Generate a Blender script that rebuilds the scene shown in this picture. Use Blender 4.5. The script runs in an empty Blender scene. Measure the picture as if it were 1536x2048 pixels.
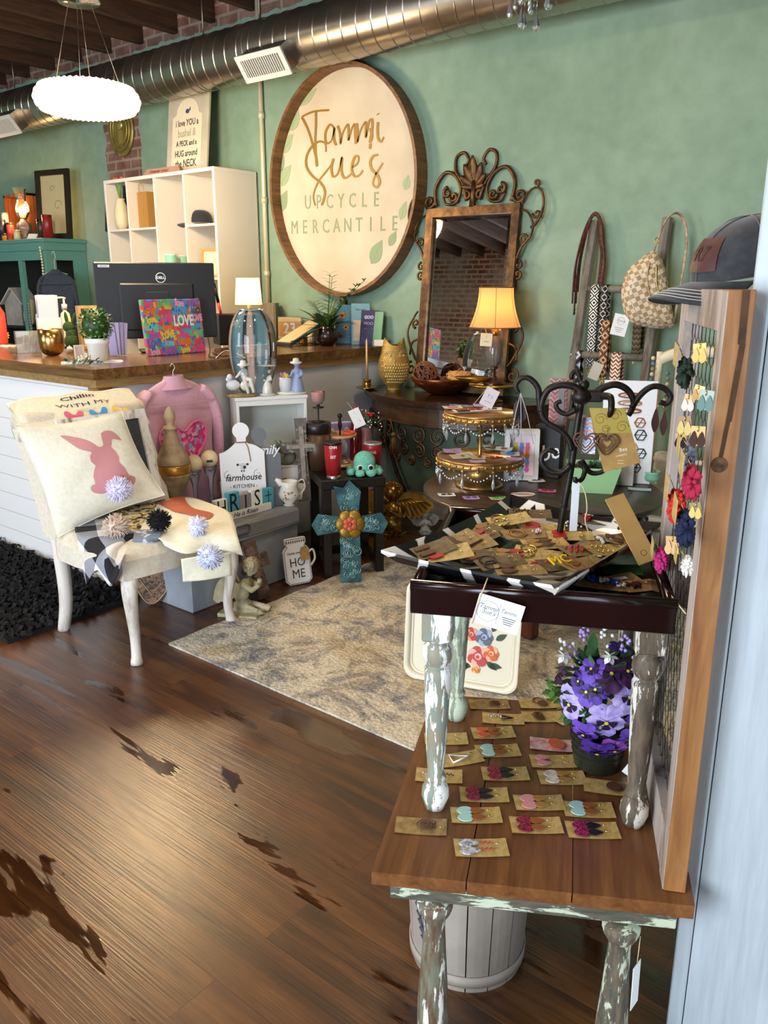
import bpy, bmesh, math, random
from mathutils import Vector as V, Matrix as Mx, Euler
random.seed(7)
C=bpy.context.scene
PI=math.pi
rad=math.radians
# ---------------------------------------------------------------- camera
FPX=1630.; TH=math.atan(456/1630.); YAW=rad(38.9); H=1.5
cam=bpy.data.objects.new('camera',bpy.data.cameras.new('camera')); C.collection.objects.link(cam)
cam.location=(0,0,H); cam.rotation_euler=(PI/2-TH,0,YAW)
cam.data.sensor_fit='VERTICAL'; cam.data.sensor_height=24; cam.data.sensor_width=18
cam.data.lens=24*FPX/2048; cam.data.clip_start=.02; cam.data.clip_end=60
C.camera=cam
# ---------------------------------------------------------------- exposure, world, lights
C.view_settings.view_transform='Standard'; C.view_settings.look='None'
C.view_settings.exposure=0.2; C.view_settings.gamma=1; C.view_settings.use_curve_mapping=False
C.cycles.use_denoising=True
C.cycles.max_bounces=8; C.cycles.transparent_max_bounces=16
C.cycles.caustics_reflective=False; C.cycles.caustics_refractive=False
C.cycles.sample_clamp_indirect=6
w=bpy.data.worlds.new('sky'); C.world=w; w.use_nodes=True
w.node_tree.nodes['Background'].inputs[0].default_value=(.62,.78,1,1)
w.node_tree.nodes['Background'].inputs[1].default_value=2.0
def light(name,kind,loc,power,col,size=None,rot=None,sy=None,rad_=None,spread=None):
    l=bpy.data.lights.new(name,kind); l.energy=power; l.color=col
    if kind=='AREA':
        l.size=size
        if sy: l.shape='RECTANGLE'; l.size_y=sy
        if spread: l.spread=rad(spread)
    elif rad_ is not None: l.shadow_soft_size=rad_
    o=bpy.data.objects.new(name,l); C.collection.objects.link(o); o.location=loc
    if rot: o.rotation_euler=rot
    return o
WARM=(1,.72,.42); DAY=(.80,.90,1)
light('storefront_daylight','AREA',(2.85,-.7,1.6),88,DAY,3.2,(0,PI/2,0),2.4)            # glazing in the right wall
light('brick_wall_window_daylight','AREA',(-5.45,-2.5,1.87),90,DAY,1.4,(PI/2,0,0),1.6)  # window in the front brick wall
light('shop_door_daylight','AREA',(-1.4,-2.5,1.4),215,DAY,2.4,(PI/2,0,0),2.3)
for x,y in((-1.2,.4),(-3.4,.9),(-6.2,1.0),(-1.6,2.4),(-5.2,-1.2)): light('ceiling_fill','AREA',(x,y,3.22),17,(1,.80,.56),.35,(0,0,0),.35)   # warm fill added overhead to brighten the room
# ---------------------------------------------------------------- pixel -> world helpers (authoring aids)
Fw=V((-math.sin(YAW)*math.cos(TH),math.cos(YAW)*math.cos(TH),-math.sin(TH)))
Rt=V((math.cos(YAW),math.sin(YAW),0)); Up=V((-math.sin(YAW)*math.sin(TH),math.cos(YAW)*math.sin(TH),math.cos(TH)))
O=V((0,0,H))
def ray(u,v): return Fw+Rt*((u-768)/FPX)-Up*((v-1024)/FPX)
def Z(u,v,z): d=ray(u,v); return O+d*((z-H)/d.z)
def Y(u,v,y): d=ray(u,v); return O+d*(y/d.y)
def X(u,v,x): d=ray(u,v); return O+d*(x/d.x)
def tz(p,v,u=None):                     # height of image row v above the ground point p
    q=p-O; dist=math.hypot(q.x,q.y)
    a=(u if u is not None else 768+FPX*q.dot(Rt)/max(.1,q.dot(Fw)))
    d=ray(a,v); return H+d.z*dist/math.hypot(d.x,d.y)
def mp(p): return (V(p)-O).dot(Fw)/FPX  # metres per pixel at p
FACE=lambda p: math.atan2(-p[1],-p[0])+PI/2   # rotation that turns local -Y towards the camera
# ---------------------------------------------------------------- materials
def lin(h):
    if not isinstance(h,str): return (*h,1) if len(h)==3 else h
    c=[int(h[i:i+2],16)/255 for i in (0,2,4)]
    return tuple(x/12.92 if x<=.04045 else ((x+.055)/1.055)**2.4 for x in c)+(1,)
MC={}
class N:
    def __init__(s,name):
        s.m=bpy.data.materials.new(name); s.m.use_nodes=True; s.t=s.m.node_tree
        s.b=s.t.nodes['Principled BSDF']; s.out=s.t.nodes['Material Output']
    def n(s,ty,**k):
        x=s.t.nodes.new('ShaderNode'+ty)
        for a,b in k.items():
            if hasattr(x,a) and not a.startswith('i_'): setattr(x,a,b)
        return x
    def L(s,a,b): s.t.links.new(a,b)
    def co(s,scale=(1,1,1),rot=(0,0,0),loc=(0,0,0),kind='Object'):
        t=s.n('TexCoord'); m=s.n('Mapping'); s.L(t.outputs[kind],m.inputs[0])
        m.inputs['Scale'].default_value=scale; m.inputs['Rotation'].default_value=rot; m.inputs['Location'].default_value=loc
        return m.outputs[0]
    def noise(s,co,scale,det=4,rough=.55,dist=0):
        x=s.n('TexNoise'); s.L(co,x.inputs['Vector']); x.inputs['Scale'].default_value=scale; x.inputs['Detail'].default_value=det
        x.inputs['Roughness'].default_value=rough; x.inputs['Distortion'].default_value=dist; return x.outputs[0]
    def ramp(s,f,stops,interp='LINEAR'):
        r=s.n('ValToRGB'); s.L(f,r.inputs[0]); cr=r.color_ramp; cr.interpolation=interp
        while len(cr.elements)<len(stops): cr.elements.new(.5)
        for e,(p,c) in zip(cr.elements,stops): e.position=p; e.color=lin(c)
        return r.outputs[0]
    def mix(s,f,a,b,mode='MIX'):
        x=s.n('MixRGB'); x.blend_type=mode
        for i,v in enumerate((f,a,b)):
            if hasattr(v,'links') or isinstance(v,bpy.types.NodeSocket): s.L(v,x.inputs[i])
            elif i==0: x.inputs[0].default_value=v
            else: x.inputs[i].default_value=lin(v)
        return x.outputs[0]
    def math(s,op,a,b=0,clamp=False):
        x=s.n('Math'); x.operation=op; x.use_clamp=clamp
        for i,v in enumerate((a,b)):
            if isinstance(v,bpy.types.NodeSocket): s.L(v,x.inputs[i])
            else: x.inputs[i].default_value=v
        return x.outputs[0]
    def bump(s,h,st=.3,d=.01):
        x=s.n('Bump'); x.inputs['Strength'].default_value=st; x.inputs['Distance'].default_value=d
        s.L(h,x.inputs['Height']); s.L(x.outputs[0],s.b.inputs['Normal'])
    def set(s,**k):
        for a,v in k.items():
            i=s.b.inputs[a.replace('_',' ')]
            if isinstance(v,bpy.types.NodeSocket): s.L(v,i)
            else: i.default_value=v
        return s.m
def mt(c,r=.5,m=0,c2=None,sc=8,lo=.35,hi=.65,bp=0,bs=None,tr=0,em=0,coat=0,al=1,sss=0,ior=1.45,st=(1,1,1),ec=None,det=4):
    key=(c,r,m,c2,sc,lo,hi,bp,bs,tr,em,coat,al,sss,ior,st,ec)
    if key in MC: return MC[key]
    k=N('material_'+str(c)); b=k.b.inputs
    b['Roughness'].default_value=r; b['Metallic'].default_value=m; b['Base Color'].default_value=lin(c)
    b['Transmission Weight'].default_value=tr; b['Coat Weight'].default_value=coat; b['Alpha'].default_value=al; b['IOR'].default_value=ior
    if sss: b['Subsurface Weight'].default_value=sss; b['Subsurface Radius'].default_value=(.02,.02,.02)
    if em: b['Emission Color'].default_value=lin(ec or c); b['Emission Strength'].default_value=em
    if c2 or bp:
        co=k.co(st); n=k.noise(co,sc,det)
        if c2: k.set(Base_Color=k.ramp(n,[(lo,c),(hi,c2)]))
        if bp: k.bump(n if not bs else k.noise(co,bs,4),bp,.01)
    MC[key]=k.m; return k.m
def wood(c1,c2,r=.5,axis=0,sc=1,c3=None):
    key=('wood',c1,c2,r,axis,sc)
    if key in MC: return MC[key]
    k=N('material_wood_'+c1); s=[14*sc]*3; s[axis]=1.2*sc
    co=k.co(tuple(s)); n=k.noise(co,2.2,6,.6,.6); f=k.noise(co,9,3,.5)
    col=k.ramp(n,[(.3,c1),(.68,c2)]); col=k.mix(k.math('MULTIPLY',f,.45),col,c3 or c1,'MULTIPLY')
    k.set(Base_Color=col,Roughness=r); k.bump(f,.15,.004); MC[key]=k.m; return k.m
def paintwood(paint,under,lo=.5,hi=.56,axis=2,sc=6,r=.65,c3='4a4238'):   # chipped paint over wood
    key=('pw',paint,under,lo,axis,sc,c3)
    if key in MC: return MC[key]
    k=N('material_chipped_'+paint); s=[1.6]*3; s[axis]=.30
    co=k.co(tuple(s)); n=k.noise(co,sc,8,.68,.3); n2=k.noise(co,sc*3,3)
    un=k.ramp(n2,[(.35,under),(.65,c3)]); f=k.ramp(n,[(lo,'000000'),(hi,'ffffff')])
    k.set(Base_Color=k.mix(f,un,paint),Roughness=r); k.bump(f,.35,.002); MC[key]=k.m; return k.m
def cloth(c,c2=None,r=.9,sc=900):
    key=('cl',c,c2,r)
    if key in MC: return MC[key]
    k=N('material_cloth_'+c); co=k.co(); n=k.noise(co,60,3); f=k.noise(co,sc,1)
    k.set(Base_Color=k.ramp(n,[(.3,c),(.7,c2 or c)]),Roughness=r); k.bump(f,.25,.001); k.b.inputs['Sheen Weight'].default_value=.2
    MC[key]=k.m; return k.m
def glass(c='ffffff',r=.02,al=None,tint=.12):
    key=('gl',c,r,tint)
    if key in MC: return MC[key]
    k=N('material_glass'); k.m.node_tree.nodes.remove(k.b)          # thin clear glass: see through with a fresnel shine
    t=k.n('BsdfTransparent'); t.inputs[0].default_value=lin(c); g=k.n('BsdfGlossy'); g.inputs['Roughness'].default_value=r
    d=k.n('BsdfDiffuse'); d.inputs[0].default_value=lin(c)
    fr=k.n('LayerWeight'); fr.inputs[0].default_value=.35
    m1=k.n('MixShader'); m1.inputs[0].default_value=tint; k.L(t.outputs[0],m1.inputs[1]); k.L(d.outputs[0],m1.inputs[2])
    m2=k.n('MixShader'); k.L(fr.outputs['Fresnel'],m2.inputs[0]); k.L(m1.outputs[0],m2.inputs[1]); k.L(g.outputs[0],m2.inputs[2])
    k.L(m2.outputs[0],k.out.inputs[0]); MC[key]=k.m; return k.m
def shade(c,e,ec=None):                 # lit lamp-shade fabric
    key=('sh',c,e)
    if key in MC: return MC[key]
    k=N('material_lamp_shade'); t=k.n('BsdfTranslucent'); t.inputs[0].default_value=lin(c); d=k.n('BsdfDiffuse'); d.inputs[0].default_value=lin(c)
    e_=k.n('Emission'); e_.inputs[0].default_value=lin(ec or c); e_.inputs[1].default_value=e
    m=k.n('MixShader'); m.inputs[0].default_value=.5; k.L(t.outputs[0],m.inputs[1]); k.L(d.outputs[0],m.inputs[2])
    a=k.n('AddShader'); k.L(m.outputs[0],a.inputs[0]); k.L(e_.outputs[0],a.inputs[1]); k.L(a.outputs[0],k.out.inputs[0]); MC[key]=k.m; return k.m
# ---------------------------------------------------------------- mesh builder
def rotz(a): return Mx.Rotation(a,4,'Z')
def rotx(a): return Mx.Rotation(a,4,'X')
def roty(a): return Mx.Rotation(a,4,'Y')
def T(x,y,z): return Mx.Translation((x,y,z))
XZ=Mx.Rotation(PI/2,4,'X')              # drawing plane XY -> upright XZ, extrusion towards -Y
class G:
    def __init__(s,M=None): s.v=[];s.f=[];s.mi=[];s.sm=[];s.M=M or Mx.Identity(4)
    def add(s,vs,fs,mi=0,sm=False,M=None):
        k=len(s.v); M=s.M@M if M is not None else s.M
        s.v+=[tuple(M@V(p)) for p in vs]
        s.f+=[[i+k for i in f] for f in fs]; s.mi+=[mi]*len(fs); s.sm+=[sm]*len(fs); return s
    def box(s,c,d,mi=0,M=None,bev=0):
        M=(M or Mx.Identity(4))@T(*c)
        x,y,z=[q/2 for q in d]
        if bev<=0:
            return s.add([(a*x,b*y,e*z) for a in(-1,1) for b in(-1,1) for e in(-1,1)],[(0,1,3,2),(4,6,7,5),(0,4,5,1),(2,3,7,6),(0,2,6,4),(1,5,7,3)],mi,False,M)
        b=min(bev,x*.9,y*.9,z*.9); vs=[];ix={}
        for a in(-1,1):
            for q in(-1,1):
                for e in(-1,1):
                    ix[a,q,e]=len(vs); vs+=[(a*x,q*(y-b),e*(z-b)),(a*(x-b),q*y,e*(z-b)),(a*(x-b),q*(y-b),e*z)]
        fs=[]
        I=lambda a,q,e,k: ix[a,q,e]+k
        for a in(-1,1):
            fs.append([I(a,-1,-1,0),I(a,1,-1,0),I(a,1,1,0),I(a,-1,1,0)][::a])
            fs.append([I(-1,a,-1,1),I(-1,a,1,1),I(1,a,1,1),I(1,a,-1,1)][::a])
            fs.append([I(-1,-1,a,2),I(1,-1,a,2),I(1,1,a,2),I(-1,1,a,2)][::a])
        for p in(-1,1):
            for q in(-1,1):
                k=p*q
                fs.append([I(p,q,-1,0),I(p,q,-1,1),I(p,q,1,1),I(p,q,1,0)][::k])
                fs.append([I(p,-1,q,0),I(p,1,q,0),I(p,1,q,2),I(p,-1,q,2)][::k])
                fs.append([I(-1,p,q,1),I(-1,p,q,2),I(1,p,q,2),I(1,p,q,1)][::k])
                for e in(-1,1): fs.append([I(p,q,e,0),I(p,q,e,1),I(p,q,e,2)][::p*q*e])
        return s.add(vs,fs,mi,False,M)
    def lathe(s,pr,n=20,mi=0,M=None,sm=True,rib=None,cap=True):
        vs=[];fs=[]
        for (r,z) in pr:
            for i in range(n):
                a=2*PI*i/n; rr=r*(rib(a,z) if rib else 1); vs.append((rr*math.cos(a),rr*math.sin(a),z))
        for j in range(len(pr)-1):
            for i in range(n): fs.append((j*n+i,j*n+(i+1)%n,(j+1)*n+(i+1)%n,(j+1)*n+i))
        if cap and pr[0][0]>1e-4: fs.append(list(range(n))[::-1])
        if cap and pr[-1][0]>1e-4: fs.append([(len(pr)-1)*n+i for i in range(n)])
        return s.add(vs,fs,mi,sm,M)
    def cyl(s,a,b,r,r2=None,n=12,mi=0,sm=True): return s.tube([a,b],[r,r if r2 is None else r2],n,mi,sm=sm)
    def tube(s,pts,r,n=8,mi=0,closed=False,sm=True,flat=1):
        pts=[V(p) for p in pts]; m=len(pts); R=r if isinstance(r,(list,tuple)) else [r]*m
        vs=[];fs=[]; up=None
        for i,p in enumerate(pts):
            a=pts[(i-1)%m] if (closed or i) else p; b=pts[(i+1)%m] if (closed or i<m-1) else p
            t=(b-a).normalized() if (b-a).length>1e-9 else V((0,0,1))
            if up is None: up=V((0,0,1)) if abs(t.z)<.9 else V((1,0,0))
            x=t.cross(up)
            if x.length<1e-5: x=t.orthogonal()
            x.normalize(); y=x.cross(t).normalized(); up=y
            for k in range(n):
                g=2*PI*k/n; vs.append(p+x*(R[i]*math.cos(g))+y*(R[i]*flat*math.sin(g)))
        q=m if closed else m-1
        for i in range(q):
            for k in range(n): fs.append((i*n+k,i*n+(k+1)%n,((i+1)%m)*n+(k+1)%n,((i+1)%m)*n+k))
        if not closed: fs.append(list(range(n))[::-1]); fs.append([(m-1)*n+k for k in range(n)])
        return s.add(vs,fs,mi,sm)
    def ball(s,c,r,mi=0,n=14,sc=(1,1,1),M=None,dz=None):
        k=max(4,n//2); pr=[(math.sin(PI*i/k),-math.cos(PI*i/k)) for i in range(k+1)]
        pr=[(max(a,1e-5),b) for a,b in pr]
        M2=(M or Mx.Identity(4))@T(*c)@Mx.Diagonal((r*sc[0],r*sc[1],r*sc[2],1))
        return s.lathe(pr,n,mi,M2,True,dz,False)
    def poly(s,p,t,mi=0,M=None,hole=None):           # outline in local XY, thickness 0..t along Z
        n=len(p); A=sum(p[i][0]*p[(i+1)%n][1]-p[(i+1)%n][0]*p[i][1] for i in range(n))
        if A<0: p=p[::-1]
        if hole:
            m=len(hole)
            vs=[(x,y,0) for x,y in p]+[(x,y,t) for x,y in p]+[(x,y,0) for x,y in hole]+[(x,y,t) for x,y in hole]; fs=[]
            for i in range(n):
                j=(i+1)%n; fs+=[(i,j,n+j,n+i),(2*n+m+i,2*n+i,2*n+j,2*n+m+j),(n+i,n+j,2*n+m+j,2*n+m+i),(i,2*n+i,2*n+j,j)]
            return s.add(vs,fs,mi,False,M)
        vs=[(x,y,0) for x,y in p]+[(x,y,t) for x,y in p]
        fs=[list(range(n))[::-1],list(range(n,2*n))]+[(i,(i+1)%n,n+(i+1)%n,n+i) for i in range(n)]
        return s.add(vs,fs,mi,False,M)
    def grid(s,fn,nu,nv,mi=0,sm=True,cu=False,M=None):
        vs=[fn(i/nu,j/nv) for j in range(nv+1) for i in range(nu+(0 if cu else 1))]; w=nu if cu else nu+1; fs=[]
        for j in range(nv):
            for i in range(nu):
                a=j*w+i; b=j*w+(i+1)%w if cu else a+1; fs.append((a,b,b+w,a+w))
        return s.add(vs,fs,mi,sm,M)
    def text(s,body,size,M,mi=0,depth=.0006,align='CENTER',bold=0,wx=1,fs_=0):
        c=bpy.data.curves.new('t','FONT'); c.body=body; c.size=size; c.extrude=depth/2; c.align_x=align; c.align_y='CENTER'; c.offset=0 if 'M' in body else bold; c.resolution_u=2; c.shear=fs_
        o=bpy.data.objects.new('t',c); C.collection.objects.link(o); bpy.context.view_layer.update()
        me=o.to_mesh(); vs=[(v.co.x*wx,v.co.y,v.co.z) for v in me.vertices]; fs=[list(p.vertices) for p in me.polygons]; o.to_mesh_clear()
        bpy.data.objects.remove(o); bpy.data.curves.remove(c)
        return s.add(vs,fs,mi,False,M)
    def script(s,strokes,M,r,mi=0,h=.0008,sub=4):    # brush lettering: flat ribbons drawn along smooth strokes
        for q_,st in enumerate(strokes):
            pts=smooth(st,sub); h+=.00012; n=len(pts); vs=[];fs=[]
            for i,p in enumerate(pts):
                a=pts[max(0,i-1)]; b=pts[min(n-1,i+1)]; dx,dy=b[0]-a[0],b[1]-a[1]; l=math.hypot(dx,dy) or 1
                k=r*(.75+.45*max(0,-dy/l)); nx,ny=-dy/l*k,dx/l*k
                vs+=[(p[0]+nx,p[1]+ny,h),(p[0]-nx,p[1]-ny,h)]
            for i in range(n-1): fs.append((2*i,2*i+1,2*i+3,2*i+2))
            s.add(vs,fs,mi,False,M)
        return s
    def build(s,name,mats,parent=None,loc=(0,0,0),rz=0,rot=None,label=None,kind=None,mod=None):
        me=bpy.data.meshes.new(name); me.from_pydata(s.v,[],s.f)
        for m in (mats if isinstance(mats,(list,tuple)) else [mats]): me.materials.append(m)
        me.polygons.foreach_set('material_index',s.mi); me.polygons.foreach_set('use_smooth',s.sm); me.update()
        o=bpy.data.objects.new(name,me); C.collection.objects.link(o)
        o.location=loc; o.rotation_euler=rot or (0,0,rz)
        if parent: o.parent=parent
        if label: o['label']=label
        if kind: o['kind']=kind
        return o
def smooth(p,k=4,closed=False):          # Catmull-Rom
    p=[tuple(q) for q in p]; n=len(p); out=[]
    for i in range(n if closed else n-1):
        P=[p[(i+j)%n] if closed else p[min(max(i+j,0),n-1)] for j in(-1,0,1,2)]
        for t in range(k):
            t/=k; out.append(tuple(.5*(2*b+(c-a)*t+(2*a-5*b+4*c-d)*t*t+(3*b-a-3*c+d)*t**3) for a,b,c,d in zip(*P)))
    if not closed: out.append(p[-1])
    return out
def circ(r,n=24,cx=0,cy=0,ry=None,a0=0,a1=2*PI): return [(cx+r*math.cos(a0+(a1-a0)*i/n),cy+(ry or r)*math.sin(a0+(a1-a0)*i/n)) for i in range(n)]
def rrect(w,h,r,n=5):
    out=[]
    for cx,cy,a in((w/2-r,h/2-r,0),(-w/2+r,h/2-r,PI/2),(-w/2+r,-h/2+r,PI),(w/2-r,-h/2+r,1.5*PI)):
        out+=[(cx+r*math.cos(a+PI/2*i/n),cy+r*math.sin(a+PI/2*i/n)) for i in range(n+1)]
    return out
def spiral(c,r0,r1,a0,a1,n=16): return [(c[0]+(r0+(r1-r0)*i/n)*math.cos(a0+(a1-a0)*i/n),c[1]+(r0+(r1-r0)*i/n)*math.sin(a0+(a1-a0)*i/n)) for i in range(n+1)]
def tag(o,label,cat,group=None):
    o['label']=label; o['category']=cat
    if group: o['group']=group
    return o
def thing(name,label,cat,loc=(0,0,0),rz=0,group=None,rot=None):
    o=bpy.data.objects.new(name,None); o.empty_display_size=.02; C.collection.objects.link(o); o.location=loc; o.rotation_euler=rot or (0,0,rz)
    return tag(o,label,cat,group)
def struct(g,name,mats,**k): o=g.build(name,mats,**k); o['kind']='structure'; return o
def single(g,name,mats,label,cat,loc=(0,0,0),rz=0,rot=None,group=None): return tag(g.build(name,mats,None,loc,rz,rot),label,cat,group)
def copytree(o,loc=None,rz=None,label=None,rot=None,parent=None):
    c=o.copy(); C.collection.objects.link(c)
    if parent: c.parent=parent
    for ch in o.children: copytree(ch,parent=c)
    if loc is not None: c.location=loc
    if rz is not None: c.rotation_euler=(0,0,rz)
    if rot is not None: c.rotation_euler=rot
    if label: c['label']=label
    return c
# ================================================================ SETTING
YW=4.27; XL=-9.0; XR=3.0; YF=-2.6; ZC=3.46
def floor_mat():
    k=N('material_plank_floor'); co=k.co()
    br=k.n('TexBrick'); k.L(co,br.inputs['Vector']); br.inputs['Scale'].default_value=1; br.inputs['Brick Width'].default_value=1.22; br.inputs['Row Height'].default_value=.152
    br.inputs['Mortar Size'].default_value=.0012; br.inputs['Color1'].default_value=(0,0,0,1); br.inputs['Color2'].default_value=(1,1,1,1); br.inputs['Mortar'].default_value=(.5,.5,.5,1); br.offset=.37
    sep=k.n('SeparateColor'); k.L(br.outputs['Color'],sep.inputs[0]); pid=sep.outputs[0]
    add=k.n('VectorMath'); add.operation='ADD'; cm=k.n('CombineXYZ'); k.L(k.math('MULTIPLY',pid,7.3),cm.inputs[0]); k.L(k.math('MULTIPLY',pid,3.1),cm.inputs[2])
    k.L(co,add.inputs[0]); k.L(cm.outputs[0],add.inputs[1]); sc=k.n('Mapping'); sc.inputs['Scale'].default_value=(.8,8,1); k.L(add.outputs[0],sc.inputs[0]); v=sc.outputs[0]
    g1=k.noise(v,1.7,7,.62,1.2); g2=k.noise(v,9,5,.6,.3)
    col=k.ramp(g1,[(.3,'2a170b'),(.43,'4c2c13'),(.57,'6b421e'),(.76,'8a5c2e')])
    col=k.mix(k.math('MULTIPLY',g2,.6),col,'4a2710','MULTIPLY')
    col=k.mix(k.math('MULTIPLY',pid,.25),col,'5a2c14')
    col=k.mix(k.math('MULTIPLY',br.outputs['Fac'],.7),col,'1c0e06')
    # worn finish: satin sheen with clear glossy pools where the texture is filled
    wn=k.n('Mapping'); wn.inputs['Scale'].default_value=(.6,2.9,1); k.L(co,wn.inputs[0]); wear=k.noise(wn.outputs[0],1.55,5,.62,.4)
    m=k.ramp(wear,[(.585,'000000'),(.60,'ffffff')])
    fine=k.n('Mapping'); fine.inputs['Scale'].default_value=(3,160,1); k.L(co,fine.inputs[0]); ln=k.noise(fine.outputs[0],1,2)
    k.b.inputs['Coat Weight'].default_value=0; k.set(Base_Color=k.mix(k.math('MULTIPLY',m,.55),col,'3c1a0a','MULTIPLY'),Roughness=k.mix(m,(.34,.34,.34),(.12,.12,.12)))
    k.b.inputs['Specular IOR Level'].default_value=.85
    bm=k.n('Bump'); bm.inputs['Distance'].default_value=.002; k.L(k.math('SUBTRACT',.45,k.math('MULTIPLY',m,.4)),bm.inputs['Strength']); k.L(ln,bm.inputs['Height']); k.L(bm.outputs[0],k.b.inputs['Normal'])
    return k.m
def brick_nodes(k,co,c1,c2,mo,w=.21,h=.075,ms=.012):
    br=k.n('TexBrick'); k.L(co,br.inputs['Vector']); br.inputs['Scale'].default_value=1; br.inputs['Brick Width'].default_value=w; br.inputs['Row Height'].default_value=h
    br.inputs['Mortar Size'].default_value=ms; br.inputs['Mortar Smooth'].default_value=.4; br.inputs['Color1'].default_value=lin(c1); br.inputs['Color2'].default_value=lin(c2); br.inputs['Mortar'].default_value=lin(mo)
    return br
def wall_mat():
    k=N('material_green_plaster'); co=k.co(); n=k.noise(co,1.5,5,.6,.5); n2=k.noise(co,12,4)
    green=k.ramp(n,[(.3,'748d77'),(.55,'839c85'),(.75,'94ab97')]); green=k.mix(.18,green,k.ramp(n2,[(.3,'6c8474'),(.7,'98b2a0')]))
    bc=k.co(rot=(PI/2,0,0)); br=brick_nodes(k,bc,'7a4a38','5c372b','9a8474')
    brc=k.mix(.35,br.outputs[0],k.ramp(k.noise(co,9,5),[(.3,'4a2c22'),(.7,'b09a88')]))
    s=k.n('SeparateXYZ'); k.L(co,s.inputs[0]); e=k.noise(co,7,4); ed=k.math('MULTIPLY',k.math('SUBTRACT',e,.5),.12)
    top=k.math('GREATER_THAN',k.math('ADD',s.outputs[2],ed),3.24)
    x0=Y(212,300,YW).x; x1=Y(281,300,YW).x
    a=k.math('GREATER_THAN',k.math('ADD',s.outputs[0],ed),x0); b=k.math('LESS_THAN',k.math('ADD',s.outputs[0],ed),x1); c=k.math('GREATER_THAN',s.outputs[2],1.3)
    msk=k.math('MAXIMUM',top,k.math('MULTIPLY',k.math('MULTIPLY',a,b),c))
    k.set(Base_Color=k.mix(msk,green,brc),Roughness=.75)
    k.bump(k.math('ADD',k.math('MULTIPLY',n2,.3),k.math('MULTIPLY',k.math('MULTIPLY',br.outputs['Fac'],-1),msk)),.25,.01)
    return k.m
def brick_mat():
    k=N('material_old_brick'); co=k.co(rot=(PI/2,0,0)); n=k.noise(k.co(),1.6,6,.65); n2=k.noise(k.co(),14,4)
    br=brick_nodes(k,co,'a05a44','82432f','c4b6aa',.21,.075,.016)
    col=k.mix(k.ramp(n,[(.42,'000000'),(.58,'d8d8d8')]),br.outputs[0],'c0b4ac'); col=k.mix(.4,col,k.ramp(n2,[(.3,'6a5a54'),(.7,'d8ccc4')]),'MULTIPLY')
    k.set(Base_Color=col,Roughness=.9); k.bump(k.math('MULTIPLY',br.outputs['Fac'],-1),.4,.01); return k.m
PM=Mx.Identity(4)
def slab(x0,x1,y0,y1,z0,z1,bev=0,g=None): return (g or G()).box(((x0+x1)/2,(y0+y1)/2,(z0+z1)/2),(x1-x0,y1-y0,z1-z0),0,None,bev)
struct(slab(XL-.1,XR+.1,YF-.1,YW+.1,-.1,0),'floor',floor_mat())
GREEN=wall_mat()
struct(slab(XL-.1,XR+.1,YW,YW+.1,0,ZC),'wall_back',GREEN)
struct(slab(XL-.1,XL,YF,YW,0,ZC),'wall_left',mt('86ad98',.8,0,'93b9a6',2))
BRK=brick_mat()
def holed(x0,x1,z0,z1,hx0,hx1,hz0,hz1,y0,y1):
    g=G(); slab(x0,hx0,y0,y1,z0,z1,0,g); slab(hx1,x1,y0,y1,z0,z1,0,g); slab(hx0,hx1,y0,y1,hz1,z1,0,g)
    if hz0>z0: slab(hx0,hx1,y0,y1,z0,hz0,0,g)
    return g
g=holed(XL,-3.2,0,ZC,-6.25,-4.65,1.0,2.75,YF-.1,YF); slab(-.05,XR,YF-.1,YF,0,ZC,0,g); slab(-3.2,-.05,YF-.1,YF,2.6,ZC,0,g); slab(-3.2,-2.7,YF-.1,YF,0,2.6,0,g)
struct(g,'wall_front',BRK)
# window and glazed door in the front wall
WHT=mt('e8e6e0',.5)
def window(name,x0,x1,z0,z1,y,alongx=True,nx=2,nz=2,X0=None):
    f=G(); d=.05
    def b(a0,a1,c0,c1):
        if alongx: slab(a0,a1,y-.03,y+.03,c0,c1,.004,f)
        else: slab(y-.03,y+.03,a0,a1,c0,c1,.004,f)
    b(x0,x1,z0,z0+d); b(x0,x1,z1-d,z1); b(x0,x0+d,z0,z1); b(x1-d,x1,z0,z1)
    for i in range(1,nx): m=x0+(x1-x0)*i/nx; b(m-.015,m+.015,z0,z1)
    for i in range(1,nz): m=z0+(z1-z0)*i/nz; b(x0,x1,m-.015,m+.015)
    o=struct(f,name,mt('3a332c',.5)); p=G()
    if alongx: slab(x0+d,x1-d,y-.003,y+.003,z0+d,z1-d,0,p)
    else: slab(y-.003,y+.003,x0+d,x1-d,z0+d,z1-d,0,p)
    p.build('pane',glass('ffffff',.02,None,.02),o)
window('window_1',-6.25,-4.65,1.0,2.75,YF-.05)
window('door_1',-2.7,-.05,0,2.6,YF-.05,True,3,2)
g=G(); slab(XR,XR+.1,-2.3,1.2,0,.3,0,g); slab(XR,XR+.1,-2.3,1.2,2.9,ZC,0,g); slab(XR,XR+.1,YF,-2.3,0,ZC,0,g); slab(XR,XR+.1,1.2,YW,0,ZC,0,g)
struct(g,'wall_right',mt('dfe3e2',.7)); window('window_2',-2.3,1.2,.3,2.9,XR+.05,False,3,1)
# ceiling deck, joists
g=slab(XL-.1,XR+.1,YF-.1,YW+.1,ZC,ZC+.1); DK=wood('140c07','2a1a0e',.85,0)
struct(g,'ceiling',DK)
g=G(); x=XL+.2
while x<XR: slab(x,x+.055,YF,YW,3.27,ZC,.003,g); x+=.42
struct(g,'trim_1',wood('2a180c','573820',.85,1))       # open ceiling joists
# white base board, corner strip
g=slab(-3.75,XR,YW-.018,YW,0,.16,.004); struct(g,'baseboard_back',mt('dcdcda',.5))
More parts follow.
